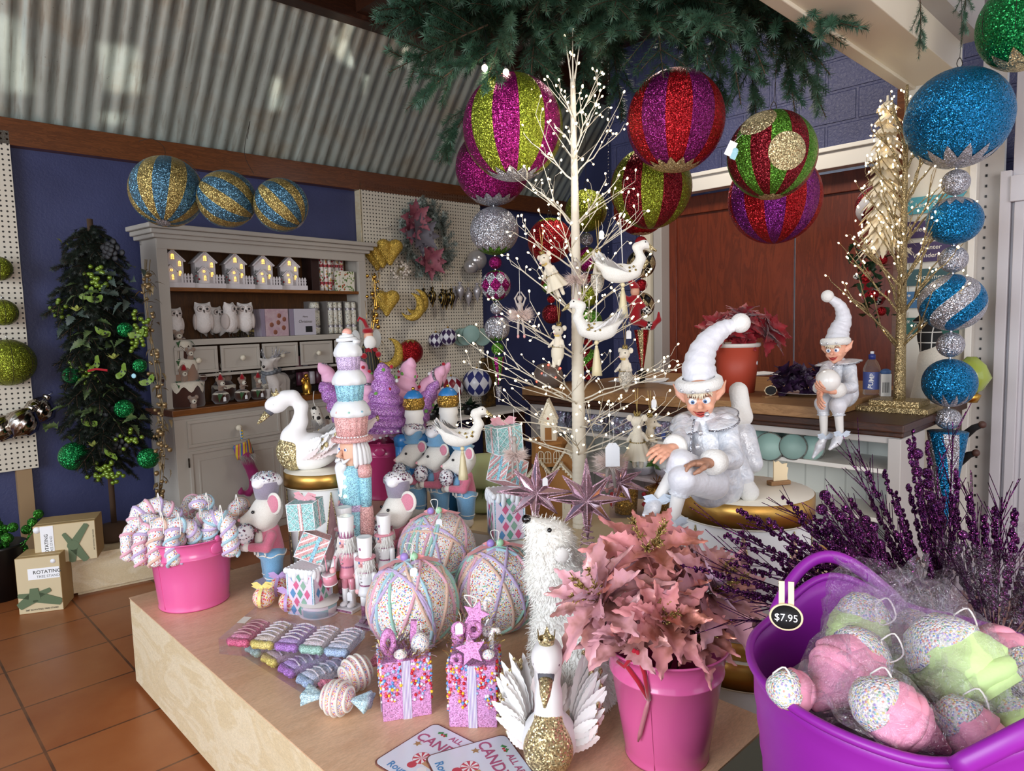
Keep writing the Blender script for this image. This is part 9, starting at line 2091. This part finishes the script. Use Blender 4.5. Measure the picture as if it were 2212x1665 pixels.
moon('gold crescent moon ornament at the front of the pair',886,660,1.0,.26);moon('gold crescent moon ornament behind the front one',896,650,.95,.18);moon('large gold crescent ornament low beside the black-robed fairy',838,760,1.1,.14)
c=PW(865,583,.2);k=KX(c);t=thing('snowflake_bauble','cream beaded snowflake burst hanging beneath the wreath','snowflake',c,RA);m=MB();R=random.Random(1)
for q in range(46):d=Vector((R.gauss(0,1),R.gauss(0,1),R.gauss(0,1))).normalized()*24*k*R.uniform(.75,1.05);m.tube([(0,0,0),d*.7],.0012,1,4);m.sph(tuple(d*.85),(3*k,3*k,3*k),0,7,5)
m.build('burst',[mat('cream_bead','#e2d6c8',.3),G_PGOLD],t);m=MB();m.tube([(0,0,20*k),(0,0,40*k)],.001,0,4);m.build('thread',STRING,t)
BGST=striped('black_gold_twist',['#17130f','#17130f','#b0924a'],60,0,.25,.5)
def finial(lab,px,py,s_,off,mt,grp):
 c=PW(px,py,off);k=KX(c)*s_;t=thing('finial_bauble',lab,'bauble',c,RA,grp);m=MB();pr=[(.6,-22),(2,-16),(7,-4),(9,4),(7,11),(3,15),(2.5,18),(4,19),(4,22),(.5,23)]
 m.lathe([(a*k,b*k)for a,b in pr],0,36,wob=(lambda a,j:1+.08*cos(9*(a+j*.25))));m.build('body',mt,t);m=MB();m.tube([(0,0,22*k),(.004,0,30*k),(0,.0,34*k)],.0012,0,4);m.build('hook',GOLDM,t)
for i,(x,y,off)in enumerate(((916,645,.12),(934,642,.2),(956,646,.22),(964,648,.13),(975,645,.24))):finial(('first','second','third','fourth','fifth')[i]+' black and gold striped finial bauble counted from the moon',x,y,.98,off,BGST,'black and gold finial baubles')
for i,(x,y,off)in enumerate(((982,640,.12),(994,630,.2),(1012,642,.16),(1031,632,.2))):finial(('first','second','third','fourth')[i]+' silver droplet finial counted from the black and gold ones',x,y,.95,off,SILB,'silver finial baubles')
for x,y,r,lab in((1018,575,16,'pearly silver ball near the pegboard edge'),(1030,562,22,'larger pearly silver ball half behind the harlequin string')):c=PW(x,y,.18);k=KX(c);t=thing('pearl_bauble',lab,'bauble',c);m=MB();m.sph((0,0,0),r*k,0,24,16);m.build('body',mat('pearl_silver','#bdb8b8',.2,.5),t);m=MB();m.cyl((0,0,r*k),(0,0,r*k+.012),.006,None,0,8);m.build('cap',SILVERM,t)
PURV=mat('purple_velvet','#35204c',.6);WSAT=mat('white_satin','#dcdbe2',.3);NAVY=mat('navy_velvet','#262c6e',.6)
def dball(lab,px,py,rp,off,c0,c1,cap=None):
 c=PW(px,py,off);k=KX(c);r=rp*k;t=thing('harlequin_bauble',lab,'bauble',c,RA+.3);b_diamond(r,9,5).build('body',[c0,c1],t);m=MB();m.sph((0,0,0),r*.985,0,24,16);m.build('core',c0,t);m=MB();m.tube([(0,0,r),(0,0,r+.05)],.0012,0,4);m.cyl((0,0,r*.98),(0,0,r+.012),.01,None,0,10);m.build('cap',GOLDM,t)
dball('purple and white harlequin bauble, left of the pair on the pegboard',942,735,17,.12,PURV,WSAT);dball('purple and white harlequin bauble, right and in front of the pair',968,727,19,.22,PURV,WSAT);dball('big navy and white harlequin bauble hanging low at the pegboard edge',1031,826,31,.2,NAVY,WSAT);dball('red and white harlequin bauble half hidden behind the blue nutcrackers',975,838,26,.14,mat('deep_red_satin','#7c1226',.4),WSAT)
for i,(x,y,off,lab)in enumerate(((997,728,.12,'celadon disc bauble rearmost on the pegboard peg'),(1006,727,.17,'celadon disc bauble second on the pegboard peg'),(1018,721,.22,'celadon disc bauble frontmost on the pegboard peg'),(1042,728,.16,'celadon disc bauble at the pegboard edge behind the harlequin string'))):
 c=PW(x,y,off);k=KX(c);r=19*k;t=thing('disc_bauble',lab,'bauble',c,RA-.5,'celadon disc baubles on the pegboard');m=MB();m.lathe([(0,.012),(r*.92,.012),(r,.006),(r,-.006),(0,-.01)],0,32,RX(pi/2),(False,False));m.build('body',GDISC,t);m=MB();m.tube([(0,0,r),(0,.02,r+.06)],.001,0,4);m.build('thread',STRING,t)
c=PW(887,760,.2);k=KX(c);t=thing('star_bauble','red glitter ball with gold jagged cap hanging low on the pegboard','bauble',c);m=MB();m.sph((0,0,0),27*k,0,30,20);m.build('body',G_RED,t);b_star(27*k,9,.45,.8,top=True).build('star_cap',G_GOLD,t);b_star(27*k,9,.45,.7).build('star_cap',G_GOLD,t)
m=MB();m.tube([(0,0,27*k),(0,0,50*k)],.001,0,4);m.build('thread',STRING,t)
# fairy in black robe at the dresser end, gold garland
c=Wd(797,770,4.05);k=KX(c);t=thing('fairy_doll','bearded fairy doll in a black and red robe at the right end of the dresser','doll',c,.6)
m=MB();m.lathe([(28*k,-78*k),(22*k,-20*k),(13*k,22*k),(8*k,34*k)],0,28,wob=lambda a,j:1+.06*cos(9*a));m.build('robe',striped('black_gold_robe',['#0e0c0c']*7+['#7a6a3a'],60,0,.6),t)
m=MB();m.sph((0,-2*k,44*k),(10*k,10*k,12*k),0,16,10);m.build('head',ESKIN,t);m=MB();m.sph((0,-9*k,30*k),(14*k,8*k,16*k),0,16,10);m.build('beard',FURW,t);m=MB();m.sph((0,0,55*k),(12*k,12*k,8*k),0,16,10);m.tube([(0,0,60*k),(-8*k,0,78*k),(-18*k,0,84*k),(-22*k,0,76*k)],[5*k,4*k,3*k,2*k],0,8);m.build('hat',RFELT,t)
for sg in(-1,1):m=MB();m.sph((sg*24*k,10*k,38*k),(11*k,1.5*k,20*k),0,14,10);m.build('wing',mat('frosted_wing','#cfd2d0',.3,alpha=.8),t)
m=MB();bow(m,(0,-14*k,10*k),16*k);m.sph((-16*k,-12*k,2*k),7*k,0,10,8);m.sph((16*k,-12*k,4*k),7*k,0,10,8);m.build('red_bow',RFELT,t)
m=MB();m.lathe([(29*k,-80*k),(30*k,-74*k),(29*k,-70*k)],0,28,cap=(False,False));m.tube([(0,0,60*k),(0,.02,120*k)],.0012,0,4);m.build('gold_trim',GOLDM,t)
def garland(lab,pts,dens,seed,spread,cols,beads=True,nm='garland'):
 R=random.Random(seed);o_=pts[0];P_=[p-o_ for p in pts];t=thing(nm,lab,'garland',o_);m=MB()
 for s_ in range(3):m.tube([p+Vector((R.gauss(0,.012),R.gauss(0,.008),0))for p in P_],.0025,0,5)
 m.build('stems',cols[0],t);mb=MB();ml=MB()
 for q in range(dens):
  f=R.random()*(len(P_)-1);i=int(f);p=P_[i].lerp(P_[min(i+1,len(P_)-1)],f-i)+Vector((R.gauss(0,spread),-abs(R.gauss(0,spread*.6)),R.gauss(0,.02)))
  if q%2:leaf(ml,.05,.026,T(*p)@RZ(R.uniform(0,6.3))@RY(R.uniform(-.5,1.4)),.5)
  else:mb.sph(tuple(p),R.choice((.008,.011,.014)),0,10,7)
 props(ml.build('leaves',cols[1],t),kind='stuff');props(mb.build('berries',cols[2],t),kind='stuff')
CHAMP=mat('champagne_berry','#8f7752',.3,.6);CHAML=mat('champagne_leaf','#7a6748',.5,.4)
garland('champagne gold berry garland hanging down the left side of the dresser',[Wd(x,y,Y)for x,y,Y in((322,560,3.95),(320,640,3.94),(325,720,3.92),(338,800,3.88),(348,880,3.84),(352,960,3.82),(350,1040,3.8),(346,1085,3.8))],150,3,.022,(CHAML,CHAML,CHAMP))
garland('thin gold tinsel garland hanging at the right end of the dresser',[Wd(x,y,4.35)for x,y in((808,590),(812,660),(806,730),(815,800),(812,860))],90,5,.02,(GOLDM,CHAML,GOLDM))
# ---- green decorated tree
base=Wz(243,1215,.226);base=Wd(252,1196,4.02);base.z=.226;k=KX(base);t=thing('decorated_tree','dark artificial tree dressed with green baubles, ivy and berries, left of the dresser','tree',base);R=random.Random(21)
NED=mat('black_green_needle','#141d16',.6,col2='#1f2a1e',nscale=9)
DB_=[fir_branch(.3,40+q,.03,9,1.3,.25,.0013)for q in range(2)];q0=[]
Ht=700*k
for i in range(130):
 f=i/130;z=Ht*(.24+.72*f);rad=(90-34*max(0,f-.75)/.25)*k*(1-.3*(f<.1));a=i*2.4;d=Vector((cos(a),sin(a)*.8,-.25)).normalized()
 if i<2:o_=DB_[i].build('branch',[NED,TWIGB],t);q0.append(o_)
 else:o_=q0[i%2].copy();link(o_);child(o_,t)
 o_.matrix_local=T(0,0,z)@d.to_track_quat('X','Z').to_matrix().to_4x4()@RX(R.uniform(-.5,.5))@S(max(.45,rad/.30*1.05)*R.uniform(.85,1.1))
m=MB();m.tube([(0,0,0),(0,0,Ht*.97)],.016,0,8);m.lathe([(.09,0),(.10,.02),(.075,.09),(.03,.10)],0,20);m.build('trunk',TWIGB,t)
def TD(x,y,d=.13):return Wd(x,y,base.y-d)-base
IVY=mat('ivy_leaf','#3c4f30',.5,col2='#5a6a3c',nscale=30);IVYG=mat('grey_green_leaf','#3f4c44',.5);LIMEB=mat('lime_pearl','#6c8424',.2,.4,coat=.4);SPOT=NT('lime_dotted_ribbon');v_=SPOT.vor(SPOT.co(),42,rnd_=0);SPOT.set(Base_Color=SPOT.ramp(v_.outputs['Distance'],[(.28,srgb('#10160c')),(.32,srgb('#6b8630'))]),Roughness=.5)
for q,(x,y,r)in enumerate(((160,985,29),(320,990,21),(268,883,19),(155,810,17),(302,790,14),(270,712,15))):m=MB();m.sph(tuple(TD(x,y)),r*k,0,20,14);m.build('green_bauble',G_EMER,t)
for q,(x,y)in enumerate(((200,585),(213,612),(190,810),(160,800),(278,955),(205,1022),(243,1022),(300,740),(130,665),(240,1020),(310,690))):
 m=MB()
 for w_ in range(13):c=TD(x+R.gauss(0,13),y+R.gauss(0,13),.14);m.sph(tuple(c),4.6*k,0,10,7)
 props(m.build('berry_cluster',LIMEB,t),kind='stuff')
for q,(x,y,n)in enumerate(((245,610,7),(150,690,5),(200,720,6),(170,740,5),(235,745,6),(205,850,5),(160,880,5),(215,890,6),(300,905,5),(275,590,5),(180,640,5),(240,840,5),(270,640,6),(130,925,4))):
 m=MB()
 for w_ in range(n):c=TD(x+R.gauss(0,14),y+R.gauss(0,14),.12+R.uniform(0,.05));leaf(m,R.uniform(.05,.09),.06,T(*c)@RZ(R.uniform(-3,0))@RY(R.uniform(-.8,.8))@RX(R.uniform(-1,1)),.4)
 props(m.build('ivy_sprig',IVYG if q in(0,1,9,12)else IVY,t),kind='stuff')
for q,(x,y,a)in enumerate(((170,640,.5),(205,705,-.4),(250,815,.9),(185,640,0),(225,965,-.7),(300,825,.4),(195,800,1.0),(275,720,.2),(175,905,-.2))):
 m=MB();c=TD(x,y,.15);m.ribbon([c+Vector((.1*w_/8*cos(a),-.012*sin(w_),.1*w_/8*sin(a)-.02*sin(w_/2.5)))for w_ in range(9)],[.008,.02,.032,.036,.034,.034,.036,.03,.012],0,up=(.2,1,.1));m.build('spotted_ribbon',SPOT.m,t)
for q,(x,y)in enumerate(((165,672),(202,965),(245,775))):
 m=MB();c=TD(x,y,.16)
 for w_ in range(9):plume(.045,.010,m,T(*c)@RZ(w_*.7-1.57)@RY(-.7-.3*(w_%2)),0,5)
 m.build('lime_flower',mat('lime_petal','#b9c46a',.5),t)
m=MB();c=TD(232,800,.17);m.ribbon([c,c+Vector((-.06,0,.01)),c+Vector((-.11,0,0))],.012,0,up=(0,1,0));m.build('red_ribbon',RFELT,t)
m=MB();c=TD(282,812,.17);
for w_ in range(7):m.sph(tuple(c+Vector((.018*cos(w_*.9),-.004*w_%2,.018*sin(w_*.9)))),(.014,.005,.014),0,10,6)
m.build('white_tag',mat('pale_blue_card','#9fd0dc',.5),t)
for q,(x,y)in enumerate(((235,540),(225,965),(245,960),(215,880))):
 m=MB();c=TD(x,y,.13)
 for w_ in range(14):a=w_*2.4;rr=.012+.0035*w_;m.sph(tuple(c+Vector((rr*cos(a),.002*w_,rr*sin(a)))),(.018,.006,.018),0,8,6)
 m.build('black_flower',mat('black_petal','#121014',.6),t)
m=MB();c=TD(165,555,.0);m.tube([c+Vector((.03,0,-.02)),c+Vector((-.02,0,.01)),c+Vector((-.07,0,.02)),c+Vector((-.085,0,-.03)),c+Vector((-.05,0,-.05)),c+Vector((-.04,0,-.025))],[.012,.011,.010,.009,.007,.004],0,8);m.build('curled_tip',mat('black_felt','#111013',.9),t)
m=MB();c=TD(190,560,.0);ps=[c+Vector((-.01*q,0,.028*q))for q in range(7)];m.tube(ps,.002,0,4);needles(m,ps,9,.03,1.3,.0018,0,4);m.build('twig',NED,t)
for q,(x,y)in enumerate(((122,515),(140,525),(158,548),(250,620))):m=MB();leaf(m,.04,.035,T(*TD(x,y,.02))@RZ(q)@RY(.5));m.build('small_leaf',mat('yellow_ivy','#8f9a50',.5),t)
# ---- cardboard tree-stand boxes
CARDB=mat('brown_cardboard','#b79a6a',.75,bump=.08,bscale=90);GREENP=mat('printed_green','#5a6b4c',.6);CREAMP=mat('printed_beige','#cdbc98',.7)
def tbox(lab,p0,p1,z0,dep,h,lay):
 d=p1-p0;w=d.length;rz=atan2(d.y,d.x);t=thing('tree_stand_box',lab,'cardboard box',Vector((p0.x,p0.y,z0)),rz,'rotating tree stand boxes');m=MB();m.b2((0,0,0),(w,dep,h));m.build('carton',CARDB,t,bevel=.002)
 m=MB();m.b2((.002,-.0012,.002),(w-.002,0,h-.002));m.build('printed_front',CREAMP,t)
 def put(txt,size,x,z,rot=0,bold=False):v,f=text_mesh(txt,size,.0003,bold);m=MB();m.raw(v,f,0,False,T(x,-.003,z)@FACE@RZ(rot));m.build('lettering',mat('print_dark','#33352f',.6),t)
 m=MB();y=-.0022
 if lay==0:
  m.prism([(w*.27,h*.60),(w*.98,h*.60),(w*.98,h*.80),(w*.27,h*.80)],.001,0,T(0,y,0)@FACE);m.build('white_label',PAPER,t);put('ROTATING',h*.085,w*.70,h*.70,0,True);put('TREE STAND',h*.062,w*.72,h*.625);put('360° ROTATING TREE STAND',h*.038,w*.52,h*.05);cx,cz,s_=w*.38,h*.3,w
 else:
  m.prism([(w*.11,0.01),(w*.32,.01),(w*.32,h*.98),(w*.11,h*.98)],.001,0,T(0,y,0)@FACE);m.build('white_label',PAPER,t);put('ROTATING',w*.082,w*.225,h*.5,pi/2,True);put('TREE STAND',w*.058,w*.295,h*.5,pi/2);put('360° ROTATING TREE STAND',w*.03,w*.97,h*.5,pi/2);cx,cz,s_=w*.62,h*.42,w
 m=MB();FX=T(0,-.0045,0)@FACE
 def leg(x,z,wd):m.prism([(cx-(z)*wd/hypot(x,z),cz+x*wd/hypot(x,z)),(cx+z*wd/hypot(x,z),cz-x*wd/hypot(x,z)),(cx+x+z*wd*.6/hypot(x,z),cz+z-x*wd*.6/hypot(x,z)),(cx+x*1.04,cz+z*1.04),(cx+x-z*wd*.6/hypot(x,z),cz+z+x*wd*.6/hypot(x,z))],.002,0,FX)
 if lay==0:
  leg(s_*.58,-h*.14,.03);leg(s_*.36,h*.10,.018);leg(-s_*.36,-h*.16,.03);leg(-s_*.36,h*.04,.018);m.prism([(cx-s_*.14,cz-h*.06),(cx+s_*.14,cz-h*.06),(cx+s_*.09,cz+h*.15),(cx-s_*.09,cz+h*.15)],.003,0,FX)
 else:
  leg(s_*.24,h*.5,.022);leg(-s_*.14,h*.32,.016);leg(s_*.2,-h*.42,.026);leg(-s_*.03,-h*.42,.024);m.prism([(cx+s_*.1*cos(a),cz+s_*.09*sin(a))for a in np.linspace(0,5.9,14)],.003,0,FX)
 m.build('stand_picture',GREENP,t);m=MB();m.lathe([(0,0),(w*.06,0),(w*.06,.001)],0,20,T(w*.85 if lay==0 else w*.06,-.0015,h*.9)@RX(pi/2));m.build('price_sticker',PAPER,t)
 m=MB();m.b2((w*.02,dep*.2,h),(w*.98,dep*.26,h+.001));m.build('tape',mat('clear_tape','#c4ac7c',.3),t)
a=Wz(42,1328,0);b=Wz(138,1316,0);tbox('upright ROTATING TREE STAND cardboard box on the tiles, in front',a,b,0,.17,(Wd(36,1208,a.y).z),0)
a2=Wz(78,1222,.226);b2_=Wz(211,1205,.226);a2=a2+(b2_-a2)*0;tbox('ROTATING TREE STAND cardboard box lying on its side on the bench, behind',a2,b2_,.226,.2,Wd(70,1138,a2.y).z-.226,1)
# black pot with green glitter berries
p=Wz(5,1290,0);k=KX(p);t=thing('black_planter','black planter of green glitter berry picks at the left photo edge','planter',p);m=MB();m.lathe([(38*k,0),(50*k,112*k),(53*k,118*k),(48*k,118*k),(40*k,90*k),(0,90*k)],0,32);m.build('pot',BLACK,t);m=MB();m.lathe([(0,0),(6*k,0),(6*k,.001)],0,16,T(8*k,-47*k,80*k)@RX(pi/2-.1));m.build('price_sticker',PAPER,t)
R=random.Random(12);GBER=glitter('berry_green_glitter','#2f7a20',240)
for q in range(34):
 x,y=R.uniform(-45,50),R.uniform(95,190);m=MB();m.sph((x*k,R.uniform(-40,30)*k,y*k),10.5*k,0,14,10);m.build('glitter_berry',GBER,t)
for q,(x,y)in enumerate(((83,1110),(70,1128))):m=MB();c=Wd(x,y,p.y)-p;m.sph(tuple(c),10*k,0,14,10);m.tube([c,c*.7,Vector((0,0,100*k))],.003,0,5);m.build('glitter_berry',GBER,t)
# ---------------------------------------------------------------- remaining small goods
BROC=mat('gold_brocade','#6b4f22',.5,.3,col2='#2e2113',nscale=26)
c=Wn(1056,870,UV_v,VA-.12);m=MB();m.box((0,0,0),(.17,.05,1.0));props(m.build('brocade_roll',BROC,loc=(c.x,c.y,c.z-.05),rz=RA,bevel=.02),'brown and gold brocade roll standing against the blue wall right of the pegboard','fabric roll')
t=thing('wall_shelf','low white shelf unit on dark legs beneath the big pegboard','shelf',P(4.0,VA-.3),RA);m=MB();m.b2((-.75,-.2,.585),(.75,.22,.61));m.build('top',WHITE,t)
for x in(-.7,.7):m=MB();m.b2((x-.02,-.18,0),(x+.02,.2,.585));m.build('leg',DARKWOOD,t)
for i,(x,Y,z)in enumerate(((935,4.3,.61),(1015,4.25,.61))):
 p=Wn(x,900,UV_v,VA-.38);p.z=z;t=thing('dark_leaf_plant',('dark leafy plant on the low shelf, behind the blue hats','dark leafy plant on the low shelf, behind the white feathered bird')[i],'plant',p);m=MB();R=random.Random(i)
 for q in range(30):leaf(m,R.uniform(.1,.16),.07,T(0,0,.05)@RZ(R.uniform(0,6.3))@RY(-R.uniform(.1,1.2)),.4)
 m.build('leaves',mat('dark_shiny_leaf','#1c3320',.3),t);m=MB();m.lathe([(.05,0),(.065,.09),(.06,.09)],0,20);m.build('pot',BLACK,t)
LEO=sprinkled('leopard_print','#e6ded0',['#1a1512'],40,.6)
for i,(x,y)in enumerate(((683,905),(712,925))):
 c=Wd(x,y,4.05+.1*i);k=KX(c);t=thing('leopard_stocking',('left','right')[i]+' leopard-print stocking with long white fur, hanging behind the swan','stocking',c,.5);soft('cuff',[('c',(0,0,18*k),(6*k,0,-6*k),11*k,12*k)],LEO,t,3*k,2.5*k);m=MB();fringe(m,[((d*k,-6*k,-2*k),(.15,-.1,-1))for d in range(-8,14,2)],34*k,0,20,.25,i,.0022);m.build('fur',FURW,t);m=MB();m.tube([(0,0,26*k),(-4*k,0,42*k),(0,.02,60*k)],.002,0,5);m.build('loop',STRING,t)
for i,pts in enumerate((((352,352),(356,322),(330,300),(300,305)),((362,355),(400,345),(432,378)),((548,375),(528,330),(540,262),(534,300)))):
 Y=(4.15,4.12,4.3)[i];w_=[Wd(x,y,Y+.03*j)for j,(x,y)in enumerate(pts)];m=MB();m.tube([q-w_[0]for q in w_],.0016,0,5);props(m.build('hanging_wire',WIRE,loc=w_[0]),('bent dark hanging wire rising from the largest dresser-top ball','dark hanging wire drooping right from the largest dresser-top ball','looped dark hanging wire above the rightmost dresser-top balls')[i],'wire')
p=Wz(1772,1240,.37);t=thing('gold_rim_bowl','pale bowl with gold motifs low behind the purple sprays','bowl',p);m=MB();m.lathe([(.05,0),(.09,.03),(.115,.09),(.11,.09),(.08,.03),(0,.015)],0,32);m.build('dish',mat('cream_glaze','#e2d6be',.3,col2='#c99a5a',nscale=14),t);m=MB();m.b2((-.12,-.12,-.37),(.12,.12,0));m.build('pedestal',WHITE,t)
